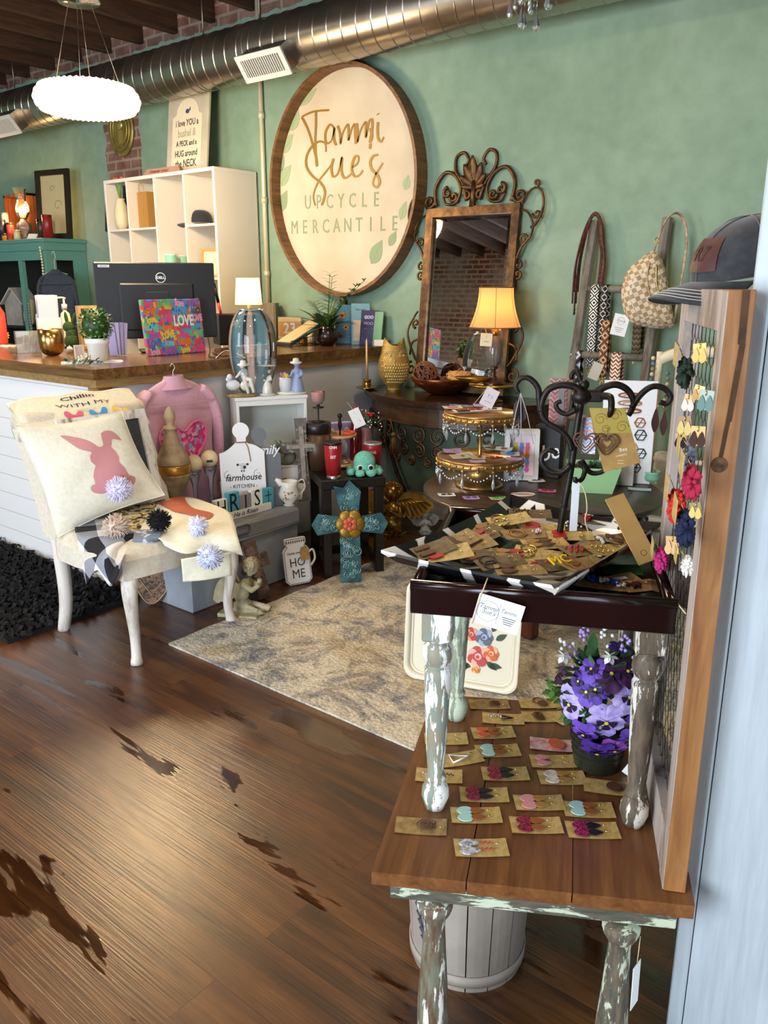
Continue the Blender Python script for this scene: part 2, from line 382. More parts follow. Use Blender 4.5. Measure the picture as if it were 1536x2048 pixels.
# painted partition at the right with its edge board
PW=N('material_white_brushed_paint'); n=PW.noise(PW.co((30,30,2)),3,4); PW.set(Base_Color=PW.ramp(n,[(.3,'9aa3a8'),(.7,'aab3b8')]),Roughness=.45); PW.bump(n,.15,.002)
e=Z(1358,1833,.2); q=V((e.x,e.y,0)).normalized()*1.40
PX,PY=q.x,q.y
struct(slab(PX+.03,XR,PY,PY+.11,0,ZC),'wall_partition',PW.m)
struct(slab(PX,PX+.028,PY-.004,PY+.115,0,ZC,.003),'trim_2',PW.m)
# ---- spiral duct
zd=Y(512,100,4.0).z; R=.165
g=G(); g.M=T(0,4.02,zd)@roty(PI/2)
pr=[]; x=XL+.3
while x<2.9:
    pr+=[(R,x),(R,x+.004),(R,x+.099),(R,x+.1015),(R+.004,x+.103),(R+.004,x+.105),(R,x+.1065)]; x+=.11
g.lathe(pr,32,0)
# spiral look: shear the seams along the circumference
for i,(a,b,c) in enumerate(g.v):
    t=math.atan2(c-zd,4.02-b); g.v[i]=(a+.055*t/PI,b,c)
METAL=mt('b9b2a8',.28,.95,'8f877c',3,.3,.7)
DU=single(g,'spiral_duct',METAL,'long round galvanized spiral air duct hung below the ceiling along the green wall','air duct')
for u,v in((28,165),(405,40),(518,5)):
    g=G(); p=Y(u,v,4.02); g.tube([(p.x,4.02+R*math.cos(t),zd+R*math.sin(t)) for t in [i*PI/12 for i in range(25)]],.004,6,0,True); g.cyl((p.x,4.02,zd+R),(p.x,4.02,3.45),.005,n=6)
    g.build('hanger_strap',mt('8a857c',.4,.9),DU)
def register(u,v,lab):
    p=Y(u,v,3.93); t=thing('duct_register',lab,'vent',(p.x,4.02,zd),0,None,(rad(38),0,0))   # local -Y faces the room and down
    w,h=.40,.165
    g=G(); g.box((0,-.20,0),(w-.05,.10,h-.02)); g.build('boot',METAL,t)
    g=G(); fr=rrect(w,h,.006); hole=rrect(w-.07,h-.06,.006); g.poly(fr,.012,0,T(0,-.25,0)@XZ,hole); g.box((0,-.246,0),(w-.06,.004,h-.05),1)
    g.build('grille_frame',[mt('d9d6cf',.45),mt('2a2620',.8)],t)
    g=G()
    for i in range(17): g.box((-w/2+.05+i*(w-.1)/16,-.258,0),(.006,.014,h-.06),0,None)
    g.build('louvers',mt('cfccc6',.45),t); return t
register(552,112,'white slotted grille on the duct above the round sign'); register(30,232,'white slotted grille on the duct at the far left edge')
# conduit on the wall
p=Y(524,150,YW); g=G(); g.cyl((p.x,YW-.02,1.1),(p.x,YW-.02,ZC),.017,n=10)
for z in(1.55,2.05,2.6): g.cyl((p.x,YW-.02,z),(p.x,YW-.02,z+.04),.022,n=10)
single(g,'conduit_pipe',mt('cfc4a8',.4,.2),'vertical painted metal conduit pipe on the wall left of the round sign','pipe')
# ================================================================ COUNTER
cx,cy=-3.53,2.20; ex=.13; ey=YW-cy-.005   # the counter front runs slightly off square to the wall
def whitepanel():
    k=N('material_white_panel'); s=k.n('SeparateXYZ'); k.L(k.co(),s.inputs[0]); w=k.math('FRACT',k.math('MULTIPLY',s.outputs[2],9)); m=k.ramp(w,[(0,'000000'),(.03,'ffffff'),(.97,'ffffff'),(1,'000000')])
    k.set(Base_Color=k.mix(m,'b9b4ae','e6e4e2'),Roughness=.55); k.bump(m,.4,.003); return k.m
t=thing('sales_counter','L-shaped sales counter with white panels and a brown wooden edge band','counter',(cx,cy,0))
g=G(); g.poly([(-.02,.03),(ex-.02,ey),(ex-.08,ey),(-.08,.03)],1.06,0); g.build('front_panel',mt('dcdee2',.5),t)
g=slab(-5.0,-.03,0,.06,0,1.06,.002); g.build('side_panel',whitepanel(),t)
g=slab(-.085,.003,-.012,.07,0,1.018,.004); g.build('corner_post',wood('8a6636','b58c52',.5,2),t)
g=G(); g.poly([(-5.0,-.025),(.012,-.025),(ex+.012,ey),(ex-.03,ey),(-.03,.01),(-5.0,.01)],.042,0,T(0,0,1.02)); g.build('edge_band',wood('8d6c3a','b8935a',.5,1),t)
g=G(); g.poly([(-5.0,-.05),(.035,-.05),(ex+.035,ey),(ex-.60,ey),(-.62,.58),(-5.0,.58)],.05,0,T(0,0,1.062)); g.build('countertop',wood('4f3219','8a6136',.22,0),t)
CT=1.112
# ================================================================ RUG, SHAG
def rug_mat():
    k=N('material_rug_pattern'); co=k.co(); n=k.noise(co,4.2,7,.78,.9); n2=k.noise(k.co(loc=(5,2,0)),2.2,6,.75,.6); n3=k.noise(co,70,3)
    c=k.ramp(n,[(.38,'74767f'),(.46,'a8a298'),(.52,'d6cbb6'),(.7,'e4dac4')]); c=k.mix(k.ramp(n2,[(.5,'000000'),(.62,'b0b0b0')]),c,'b8985a')
    c=k.mix(.5,c,k.ramp(n3,[(.3,'a09a90'),(.6,'ffffff')]),'MULTIPLY'); k.set(Base_Color=c,Roughness=.95); k.bump(n3,.8,.01); return k.m
g=G(); RX0,RX1,RY0,RY1=-2.75,.9,1.93,3.72
g.grid(lambda a,b:(RX0+(RX1-RX0)*a+.004*math.sin(40*b),RY0+(RY1-RY0)*b+.004*math.sin(55*a),.012+.0015*math.sin(a*300)*math.sin(b*170)),120,60)
slab(RX0,RX1,RY0,RY1,.001,.010,0,g)
single(g,'area_rug',rug_mat(),'beige and grey area rug with golden abstract pattern on the wooden floor','rug')
# black shag rug at the left
g=G(); SX0,SX1,SY0,SY1=-6.2,-3.30,1.50,2.17
slab(SX0,SX1,SY0,SY1,.001,.02,0,g)
for i in range(3600):
    x=random.uniform(SX0,SX1) if i%3 else random.uniform(-5,SX1); y=random.uniform(SY0,SY1-.02); a=random.uniform(0,6.3); l=random.uniform(.03,.05); h=random.uniform(.03,.055); w=.011
    c,s=math.cos(a),math.sin(a)
    g.add([(x-s*w,y+c*w,.01),(x+s*w,y-c*w,.01),(x+s*w+c*l*.6,y-c*w+s*l*.6,h),(x-s*w+c*l*.6,y+c*w+s*l*.6,h),(x-s*w+c*l,y+c*w+s*l,h*.7),(x+s*w+c*l,y-c*w+s*l,h*.7)],[(0,1,2,3),(3,2,5,4)],0)
o=single(g,'shag_rug',mt('0c0b0d',.9),'black shaggy fringe rug in front of the left counter side','rug')
# ================================================================ CUBE SHELF
p=Z(427,332,2.263); sy=p.y; sx1=p.x; sx0=Z(200,361,2.263).x
t=thing('cube_shelf','tall white cube organizer shelf behind the sales counter','shelf',(sx0,sy,0))
W=sx1-sx0; D=4.26-sy; HH=2.263; WS=mt('e9e2d6',.5)
rel=lambda u,v:(Y(u,v,sy).x-sx0)
c1=rel(250,350);c2=rel(305,345);c3=rel(364,338)
zs=Y(395,448,sy).z; za=Y(245,458,sy).z
g=G(); th=.016
def sl(x0,x1,z0,z1,y0=0,y1=None): slab(x0,x1,y0,D if y1 is None else y1,z0,z1,.002,g)
sl(0,W,HH-.025,HH); sl(0,.022,0,HH-.025); sl(W-.022,W,0,HH-.025)
for c in(c1,c2,c3): sl(c-th/2,c+th/2,0,HH-.025)
g.build('carcass',WS,t)
for a_,b_,z in [(.022,c2-th/2,za-.36*i) for i in range(4)]+[(c3,W-.022,zs)]+[(c2+th/2,W-.022,zs-.36*i) for i in (1,2,3)]:
    g=G(); sl(a_,b_,z-th,z,.002); g.build('shelf_board',WS,t)
g=G(); slab(0,W,D-.008,D-.001,0,HH,0,g); g.build('back_panel',WS,t)
SH=(sx0,sy,D)
# ================================================================ TEAL CABINET
p=Z(88,476,1.878); q=Y(155,479,YW)
TEAL=paintwood('5f9488','416c62',.30,.36,2,4,.5); kx1=p.x; ky0=p.y
t=thing('display_cabinet','teal painted open hutch cabinet against the wall at the left edge','cabinet',(kx1,ky0,0))
D2=YW-.005-ky0
g=G(); slab(-2.0,.03,-.03,D2,1.846,1.878,.003,g); slab(-1.985,.012,-.018,D2-.002,1.78,1.846,.0,g); g.build('cornice',TEAL,t)
g=G(); slab(-.03,.001,.031,.09,.35,1.70,.0,g); slab(-.03,.001,D2-.12,D2,.35,1.70,.0,g); slab(-.03,.001,.031,D2,1.70,1.778,.0,g); slab(-.03,.001,.031,D2,0,.35,.0,g); g.build('side_frame',TEAL,t); g=G(); slab(-1.98,-1.95,.031,D2,0,1.77,.0,g)
slab(-.14,-.03,0,.03,0,1.70,.003,g) if False else None
g.build('side_frame',TEAL,t)
xm=Y(40,520,ky0).x-kx1
g=G(); slab(xm-.03,xm+.03,-.004,.03,.35,1.70,.0,g); slab(-1.98,.002,-.005,.03,1.70,1.779,.0,g); slab(-1.98,.002,-.005,.03,.0,.35,.0,g); slab(-.045,.002,-.005,.03,.35,1.70,.0,g); g.build('front_frame',TEAL,t)
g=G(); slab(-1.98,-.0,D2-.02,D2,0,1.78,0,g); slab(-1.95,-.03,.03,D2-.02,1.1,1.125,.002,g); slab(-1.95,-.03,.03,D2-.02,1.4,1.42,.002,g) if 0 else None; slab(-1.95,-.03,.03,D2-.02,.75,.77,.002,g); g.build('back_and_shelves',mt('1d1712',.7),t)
KT=1.878
# ================================================================ ROUND SIGN
c=Y(688,358,YW-.05); Rw=.70; sgx=(Y(528,380,YW).x+Y(836,380,YW-.1).x)/2; sz_=(Y(670,128,YW-.1).z+Y(690,592,YW-.1).z)/2
c.z-=.03
t=thing('round_sign','large round wooden framed shop sign painted cream with gold script lettering','sign',(c.x,YW-.005,c.z))
RS=(Y(670,128,YW-.06).z-Y(690,592,YW-.06).z)/2
SX=Mx.Diagonal((.9,1,1,1)); g=G(SX@XZ); pr=[(RS-.022,0),(RS,0),(RS,.105),(RS-.022,.105)]; g.lathe(pr+[pr[0]],64,0,None,False,None,False); WR=wood('5e3a1c','95683a',.5,1)
g.build('wooden_hoop',WR,t)
g=G(SX@XZ); g.lathe([(0.0001,0),(RS-.021,0),(RS-.021,.02),(.0001,.02)],64,0,None,False,None,False)
g.build('face_panel',mt('d2c5ae',.7,0,'c4b59c',3),t)
def leafp(L,w,n=7): return [(L*i/n,w*math.sin(PI*(i/n)**.8)) for i in range(n+1)]+[(L*i/n,-w*math.sin(PI*(i/n)**.8)) for i in range(n-1,0,-1)]
g=G(XZ); 
def onface(u,v): q=Y(u,v,YW-.027); return (q.x-c.x,q.z-c.z)
def inhoop(pts,r): 
    out=[]
    for x,y in pts:
        d=math.hypot(x/.9,y); k=min(1,r/d) if d else 1; out.append((x*k,y*k))
    return out
for (u0,v0,u1,v1,w) in ((598,210,634,176,.035),(583,262,596,215,.045),(572,262,592,226,.04),(560,305,586,268,.05),(556,345,568,310,.035),(556,372,582,330,.05),(558,425,574,380,.045),(742,528,764,480,.05),(778,492,792,462,.03),(800,440,812,402,.03),(810,380,816,350,.03)):
    a=onface(u0,v0); b=onface(u1,v1); L=math.hypot(b[0]-a[0],b[1]-a[1]); an=math.atan2(b[1]-a[1],b[0]-a[0])
    P=[(a[0]+x*math.cos(an)-y*math.sin(an),a[1]+x*math.sin(an)+y*math.cos(an)) for x,y in leafp(L,w)]
    P=inhoop(P,RS-.024); lz=.0205+.0002*int(u0)%7*.0003; g.poly(P,.0015,random.choice([0,1]),T(0,0,lz)); g.poly([P[0],((P[0][0]*3+P[7][0])/4+.003,(P[0][1]*3+P[7][1])/4),P[7]],.0018,1,T(0,0,.021))
g.build('painted_leaves',[mt('9fae88',.7),mt('8fa07c',.7)],t)
# script lettering traced as brush strokes (photo pixels on the sign face)
def strokes(S,fn): return [[fn(500+x/4.097,100+y/4.096) for x,y in s] for s in S]
TS=[[(423,548),(520,505),(648,492)],[(423,548),(470,640),(510,760),(545,900),(548,955)],[(540,510),(540,620),(535,740),(540,880),(548,955)],
 [(690,640),(655,612),(618,680),(625,760),(665,745),(690,660),(690,640),(688,720),(700,770),(712,770)],
 [(718,620),(738,690),(742,770),(760,680),(800,610),(808,680),(808,740),(835,640),(858,610),(862,690),(868,770)],
 [(875,600),(882,690),(880,755),(905,660),(945,590),(950,640),(950,715),(965,640),(978,580),(1000,575),(1000,650),(985,740),(980,760)],
 [(1050,590),(1045,640),(1050,720),(1075,750),(1096,712)],[(1048,520),(1050,530)],[(985,640),(1000,700),(990,745)],
 [(985,765),(985,790),(978,808)],
 [(622,835),(615,765),(560,752),(500,800),(462,880),(465,960),(510,1030),(580,1090),(615,1160),(600,1240),(585,1270)],
 [(535,1275),(520,1190),(560,1080),(620,1000),(670,935),(685,890)],[(685,890),(668,960),(680,1035),(720,1010),(750,900),(752,890),(750,990),(770,1045),(800,1040),(845,1000)],
 [(838,960),(880,930),(890,880),(865,870),(842,920),(835,990),(860,1035),(895,1025),(925,985)],
 [(1048,860),(1010,870),(985,920),(1000,980),(1040,1020),(1062,1080),(1040,1125),(1008,1100),(1020,1040),(1060,970),(1088,925)]]
g=G(XZ); g.script(strokes(TS,onface),T(0,0,.022),.0085,0,.0005,5); g.build('gold_script',mt('94702c',.5,.2),t)
g=G(XZ)
def hword(word,u0,v0,u1,v1,hpx,bold=.0025):
    a=onface(u0,v0); b=onface(u1,v1); an=math.atan2(b[1]-a[1],b[0]-a[0]); L=math.hypot(b[0]-a[0],b[1]-a[1]); n=len(word)
    for i,ch in enumerate(word):
        x=a[0]+(b[0]-a[0])*i/(n-1); y=a[1]+(b[1]-a[1])*i/(n-1); g.text(ch,hpx,T(x,y,.022)@rotz(an),0,.001,'CENTER',bold*.3,.75)
hword('UPCYCLE',615.5,406,752,400,.125); hword('MERCANTILE',589,456,789,448,.125)
g.build('green_lettering',mt('8f9a78',.6),t)
g=G(); q=Y(668,118,YW); g.box((q.x-c.x,-.012,q.z-c.z+.02),(.045,.02,.16)); g.build('hanging_bracket',mt('4a3220',.6),t); g=G(); q=Y(690,600,YW); g.box((q.x-c.x,-.012,q.z-c.z),(.05,.02,.10)); g.build('hanging_bracket',mt('4a3220',.6),t)
# ================================================================ CHEST
chx=-2.948; t=thing('metal_trunk','grey painted metal trunk with a lid latch under the white crate','trunk',(chx,0,0))
y0=Z(385,1228,0).y; y1=2.93; zt=.372; GR=mt('868b92',.5,.05,'9ba1a8',5,.3,.7,.1)
g=slab(-.48,0,y0,y1,.0,zt-.085,.006); g.build('body',GR,t)
g=slab(-.49,.012,y0-.012,y1+.01,zt-.085,zt,.012); g.tube([(.014,y0,zt-.08),(.014,y1,zt-.08)],.006,6); g.build('lid',mt('7d7c7c',.5,.05,'93949a',4,.3,.7,.1),t)
lm=(y0+y1)/2-.06; g=G(); g.tube([(.02,lm+a,zt-.03+b) for a,b in rrect(.13,.045,.02,4)],.004,6,0,True); g.box((.006,lm,zt-.14),(.006,.03,.10),0,None,.002); g.build('latch',mt('5f5f60',.4,.7),t)
CHT=zt
# ================================================================ SIDE TABLE (black)
A=Z(650,1158,0); B=Z(767,1146,0); zt=tz((A+B)/2,957); ra=math.atan2(B.y-A.y,B.x-A.x); W_=(B-A).length+.02; S=.36
tc=(A+B)/2+V((-math.sin(ra),math.cos(ra),0))*(S/2-.01)
t=thing('side_table','square black side table beside the grey trunk','side table',tc,ra); BL=mt('15120f',.35,0,'1f1a16',10)
g=G(); g.box((0,0,zt-.025),(W_,S,.05),0,None,.004); g.build('tabletop',BL,t)
for sxx in(-1,1):
    for syy in(-1,1): g=G(); g.box((sxx*(W_/2-.03),syy*(S/2-.03),(zt-.05)/2),(.045,.045,zt-.05),0,None,.003); g.build('leg',BL,t)
for q_,d_ in(((0,S/2-.03,.055),(W_-.1,.03,.05)),((W_/2-.03,0,.055),(.03,S-.1,.05)),((-W_/2+.03,0,.055),(.03,S-.1,.05))):
    g=G(); g.box(q_,d_); g.build('stretcher',BL,t)
STZ=zt; STC=tc; STR=ra
print('side table',tc,zt,W_,math.degrees(ra))
# ================================================================ CONSOLE TABLE
zc=.86; p0=Z(705,778,zc); p1=Z(830,795,zc); p2=Z(1150,800,zc)
t=thing('console_table','dark wooden bow-front console table with scrolled ironwork apron','console table',(0,0,0))
ax=p0.x; bx=-2.12; yb=YW-.03
def bow(e,dz=0):
    out=[]; n=18
    for i in range(n+1):
        s=i/n; x=ax-e+(bx-ax+2*e)*s; out.append((x, p0.y+.12-e-.32*math.sin(PI*s)**.75))
    return out+[(bx+e,yb),(ax-e,yb)]
print('console',ax,p0.y,p1,p2)
DW=wood('1e120b','3a2416',.18,0)
g=G(); g.poly(bow(.0),.028,0,T(0,0,zc-.028)); g.poly(bow(-.012),.014,0,T(0,0,zc-.042)); g.build('tabletop',DW,t)
g=G(); g.poly(bow(-.035),.09,0,T(0,0,zc-.132)); g.poly(bow(-.022),.012,0,T(0,0,zc-.144)); g.build('drawer_apron',wood('2c1c10','533722',.3,0),t)
IR=mt('3a2c22',.45,.8,'5a4430',20)
def bowpt(s,e=-.05): x=ax-e+(bx-ax+2*e)*s; return V((x,p0.y+.12-e-.32*math.sin(PI*s)**.75,0))
g=G()
def scr(s0,zz,r,dir_,turn=1.7,sy_=1):
    pts=spiral((0,0),r,r*.18,PI/2,PI/2+dir_*turn*2*PI,26)
    out=[]
    L=abs(bx-ax)
    for a,b in pts: q=bowpt(min(.98,max(.02,s0+a/L))); out.append((q.x,q.y,zz+b*sy_))
    g.tube(out,.007,6)
zb=zc-.145
for i,s0 in enumerate((.06,.16,.27,.38,.49,.60,.71,.82,.93)):
    d=1 if i%2 else -1; scr(s0,zb-.06,.055,d); 
for i,s0 in enumerate((.2,.3,.4,.5,.6,.7,.8)): scr(s0,zb-.15,.045,-1 if i%2 else 1)
for i,s0 in enumerate((.35,.45,.55,.65)): scr(s0,zb-.215,.03,-1 if i%2 else 1)
g.tube([(*bowpt(.04+.92*i/20).xy,zb-.006) for i in range(21)],.006,6); g.build('scrollwork',IR,t)
for s0 in(.03,.97):
    for yy in(0,1):
        q=bowpt(s0); y_=q.y if not yy else yb-.05; dd=1 if s0<.5 else -1
        g=G(); pts=smooth([(q.x,y_,zb),(q.x-.03*dd,y_,zb-.2),(q.x+.05*dd,y_,zb-.42),(q.x+.14*dd,y_,zb-.6),(q.x+.05*dd,y_,.04),(q.x,y_,.01)],6); g.tube(pts,.012,8); g.build('leg',IR,t)
g=G(); a=bowpt(.1);b=bowpt(.9); g.tube(smooth([(a.x,a.y+.1,.16),(-2.3,a.y+.2,.20),(b.x,b.y+.1,.16)],8),.01,6); g.build('stretcher',IR,t)
g=G(); q=bowpt(.36,-.02); zq=zb; g.tube([(q.x-.03,q.y-.01,zq+.02),(q.x-.01,q.y-.015,zq-.03),(q.x,q.y-.015,zq-.06)],.0025,5); g.ball((q.x,q.y-.015,zq-.07),.014)
for i in range(26):
    a=2*PI*i/26; r=.012+.02*random.random(); g.tube([(q.x,q.y-.015,zq-.075),(q.x+r*.6*math.cos(a),q.y-.015+r*.6*math.sin(a),zq-.12),(q.x+r*math.cos(a),q.y-.015+r*math.sin(a),zq-.19)],.0018,4)
single(g,'tassel',mt('6b4a2c',.8),'brown tassel hanging from the front of the console table','tassel')
# ================================================================ ROUND TABLE
rc=V((-1.72,3.28,0)); rr=.54; rz_=.60
t=thing('round_table','round dark wooden table holding the gold tiered jewelry stand','table',rc)
g=G(); g.lathe([(.001,rz_-.03),(rr-.03,rz_-.03),(rr,rz_-.022),(rr,rz_-.006),(rr-.008,rz_),(.001,rz_)],64); g.build('tabletop',wood('33241a','5a4434',.3,0),t)
RD=wood('5a2c1c','8a4c34',.4,2)
for a in(25,115,205,295): g=G(); q=(.36*math.cos(rad(a)),.36*math.sin(rad(a))); g.box((q[0],q[1],(rz_-.03)/2+.009),(.06,.06,rz_-.048),0,None,.004); g.build('leg',RD,t)
g=G()
for a in(0,1):
    for s_ in(-1,1): g.box((s_*.36*math.cos(rad(25-45*0))*0+ (0 if a else s_*.255),(s_*.255 if a else 0),rz_-.08),((.5 if a else .02),(.02 if a else .5),.09),0,rotz(rad(70)))
g.build('apron',wood('7a4632','a2664c',.4,0),t)
# ================================================================ helpers for small goods
GOLD=mt('b08a3e',.28,.9); BRASS=mt('c9a24a',.2,1); BLACK=mt('111012',.5); WH=mt('efece6',.55); PAPER=mt('ecebe8',.7); KRAFT=mt('b08c58',.75,0,'9c7948',30)
INK=mt('222226',.6); GREYINK=mt('8d8f96',.7); TW=mt('c9b48a',.9); IRON=mt('1a1715',.5,.4,'241f1b',40)
def facing(p,ex=0): return FACE(p)+ex
def string_to(g,a,b,sag=.01,r=.0008,mi=0):
    a=V(a);b=V(b); g.tube([a.lerp(b,i/6)-V((0,0,sag*math.sin(PI*i/6))) for i in range(7)],r,5,mi)
def jar(pr,n=20): g=G(); g.lathe(pr,n); return g
def leafblade(g,p,d,L,w,mi=0,bend=.3,up=V((0,0,1)),n=5,fold=.15):
    p=V(p); d=V(d).normalized(); s=d.cross(up)
    if s.length<.01: s=V((1,0,0))
    s.normalize(); q=p.copy(); vs=[];fs=[]
    for i in range(n+1):
        k=i/n; ww=w*math.sin(PI*min(.999,(k*.92+.06)))**.8
        vs+=[q+s*ww,q+V((0,0,-fold*ww)),q-s*ww]; d=(d-V((0,0,bend/n))).normalized(); q=q+d*(L/n)
    for i in range(n):
        a=3*i; fs+=[(a,a+1,a+4,a+3),(a+1,a+2,a+5,a+4)]
    g.add(vs,fs,mi,True)
def picture(name,lab,cat,W,Hh,loc,rz,frame,face,fw=.02,d=.02,lean=0,art=None,group=None,mats=None):
    """upright framed thing: base at loc, local -Y is the front"""
    t=thing(name,lab,cat,loc,0,group,Euler((-lean,0,rz)))
    g=G(); m=(W/2-fw)/(W/2); o=[(-W/2,0),(W/2,0),(W/2,Hh),(-W/2,Hh)]; h=[(-W/2+fw,fw),(W/2-fw,fw),(W/2-fw,Hh-fw),(-W/2+fw,Hh-fw)]
    g.poly(o,d,0,XZ,h); g.build('frame',frame,t)
    g=G(); g.box((0,-.004,Hh/2),(W-fw*1.6,.006,Hh-fw*1.6)); g.build('picture_panel',face,t)
    if art: g=G(); art(g,T(0,-.0085,0)@XZ); g.build('artwork',mats,t)
    return t
def swing_tag(g,a,b,c=None): pass
def card_text(g,M,w,h,n=3,mi=0):
    for i in range(n): g.box((0,h*(.25-.2*i),.0006),(w*(.6-.12*i),h*.035,.0003),mi,M)
# ================================================================ CHANDELIERS
CD_=4.4; q=V(O)+Fw*CD_+Rt*(-593/FPX*CD_)+Up*(824/FPX*CD_)
t=thing('crystal_chandelier','lit round crystal ring pendant light hanging at the top left','ceiling lamp',(q.x,q.y,q.z))
Rr=.256; hz=.13
CR=N('material_lit_crystal'); n=CR.n('TexVoronoi'); CR.L(CR.co(),n.inputs['Vector']); n.inputs['Scale'].default_value=38
CR.set(Base_Color=lin('fff2d8'),Roughness=.12); CR.b.inputs['Emission Color'].default_value=lin('ffe4b0'); CR.L(CR.math('ADD',CR.math('MULTIPLY',n.outputs[0],3.0),2.2),CR.b.inputs['Emission Strength']); CR=CR.m
g=G()
for j,(rr_,zz,cnt) in enumerate(((.80,.055,40),(.93,.045,52),(1.0,.022,60),(1.03,0,62),(1.0,-.022,60),(.93,-.042,54),(.80,-.052,46),(.64,-.056,38),(.46,-.058,28),(.28,-.058,18))):
    for i in range(cnt):
        a=2*PI*(i+.5*(j%2))/cnt; g.ball((Rr*rr_*math.cos(a),Rr*rr_*math.sin(a),zz*1.05),.0155,0,6,(1,1,1.15))
g.build('crystal_ring',CR,t)['kind']='stuff'
g=G(); g.lathe([(.001,-.045),(Rr*.9,-.03),(Rr*.95,.0),(Rr*.85,.04),(.06,.05),(.001,.05)],32); g.build('glowing_diffuser',mt('ffe8c0',.6,em=3.0,ec='ffd890'),t)
zc2=tz(q,8)-q.z
g=G(); g.lathe([(.001,zc2),(.105,zc2),(.11,zc2+.008),(.11,zc2+.03),(.001,zc2+.032)],28); g.cyl((0,0,zc2+.03),(0,0,3.455-q.z),.012); g.build('canopy',mt('c8c8c8',.15,1),t)
for a in(20,140,200,320): g=G(); ca,sa=math.cos(rad(a)),math.sin(rad(a)); g.cyl((Rr*.85*ca,Rr*.85*sa,.04),(.07*ca,.07*sa,zc2),.0016,n=5); g.build('suspension_wire',mt('9a958c',.3,.9),t)
light('chandelier_bulb','POINT',(q.x,q.y,q.z-.16),108,(1,.76,.46),rad_=.2)
# the second crystal chandelier, only its lowest drops in view
q=Z(1057,66,2.24)
t=thing('crystal_chandelier','clear teardrop crystals of a chandelier cut off by the top edge','ceiling lamp',(q.x,q.y,q.z))
GL=glass('f2f6fa',.02,None,.10); CRY=mt('e8eef2',.04,0,tr=.85,ior=1.5)
def drop(L,w,x,y,z,mat,par,name='crystal_drop',ch=0):
    g=G(T(x,y,z)); g.lathe([(.0004,L),(w*.35,L*.75),(w*.75,L*.45),(w,L*.25),(w*.7,L*.08),(.0005,0)],8,0,None,False)
    o=g.build(name,mat,par)
    if ch: g=G(); g.cyl((x,y,z+L),(x,y,z+L+ch),.0012,n=4); g.build('crystal_wire',mt('b8b8b8',.2,1),o)
    return o
light('second_chandelier_bulb','POINT',(q.x,q.y,q.z+.42),28,(1,.78,.5),rad_=.06)
s_=mp(q); k=0
for (u,v,L,w) in ((1037,67,40,6.5),(1049,59,36,5.5),(1071,65,34,8),(1090,34,36,9),(1020,38,34,6),(1028,28,26,5),(1057,40,30,6),(1063,20,30,7),(1040,18,24,6),(1080,12,24,6)):
    dx=(u-1057)*s_; dz=(66-v)*s_*1.05; dd=((k*37)%10-5)*.008; k+=1
    drop(L*s_,w*s_,Rt.x*dx-Rt.y*dd,Rt.y*dx+Rt.x*dd,dz,CRY,t,'crystal_drop',.05)
g=G(); g.lathe([(.001,.09),(.05,.1),(.09,.13),(.11,.17),(.10,.175),(.03,.14),(.02,.5),(.02,3.458-q.z)],16); g.build('stem',mt('9a9690',.25,.9),t)
for i in range(6):
    a=i*PI/3; g=G(); g.tube(smooth([(.02*math.cos(a),.02*math.sin(a),.3),(.15*math.cos(a),.15*math.sin(a),.2),(.25*math.cos(a),.25*math.sin(a),.3),(.25*math.cos(a),.25*math.sin(a),.36)],4),.006,6); g.lathe([(.03,.36),(.035,.375),(.01,.38)],10,0,T(.25*math.cos(a),.25*math.sin(a),0)); g.build('arm',mt('9a9690',.25,.9),t)
# ================================================================ ON TOP OF / IN THE CUBE SHELF
yS=sy+.2; zt_=2.263
b0=Y(333,334,yS); b1=Y(413,322,yS); wS=(b1.x-b0.x); hS=tz(Y(375,330,yS),182)-zt_
t=thing('wooden_sign','tall cream wall sign about a bushel and a peck on top of the cube shelf','sign',((b0.x+b1.x)/2,yS,zt_+.001),0,None,Euler((-.13,0,0)))
g=G(); g.box((0,0,hS/2),(wS,.02,hS),0,None,.003); g.build('board',mt('cfc6b0',.7,0,'b9b09a',4),t)
g=G(); a_=wS*.36; P=[(-a_,.06),(a_,.06),(a_,hS*.72)]+[(a_*.75*math.cos(x),hS*.72+.02+a_*.62*math.sin(x)) for x in [i*PI/10 for i in range(11)]]+[(-a_,hS*.72)]
g.poly(P,.003,0,T(0,-.011,0)@XZ); g.build('cream_panel',mt('e8dcc0',.7),t)
g=G(); M=T(0,-.0145,0)@XZ
for i,(tx,sz,mi) in enumerate((('i love YOU a',.062,0),('bushel &',.075,1),('A PECK and a',.052,0),('HUG around',.062,0),('the NECK',.072,0))): g.text(tx,sz,M@T(0,hS*(.64-i*.125),0),mi,.001,'CENTER',.001,.78)
g.poly(circ(.022,12,0,hS*.78,.016),.001,2,M); g.poly([(.015,hS*.78),(.03,hS*.78+.03),(.035,hS*.78+.005)],.001,2,M)
g.build('lettering',[mt('4a3c2c',.7),mt('b0a48c',.7),mt('4a4a80',.6)],t)
p=Z(295,348,zt_); t=thing('thank_you_plaque','pink folded card sign lying on the left part of the shelf top','sign',(p.x,sy+.10,zt_+.001),.05)
g=G(); g.poly([(-.0,-.05),(.055,0),(0,.05)],.34,0,Mx.Rotation(PI/2,4,'Y')@T(-.055*0,0,-.17)@rotz(PI)); g.build('card',mt('d8a08c',.7),t)
g=G(); g.text('THANK YOU',.035,T(0,-.034,.026)@rotx(rad(42)),0,.001,'CENTER',0,1); g.build('lettering',mt('8a5a48',.6),t)
def inshelf(u,v,dy=.12): p=Y(u,v,sy+dy); return p
z1=za; fl=za+.001
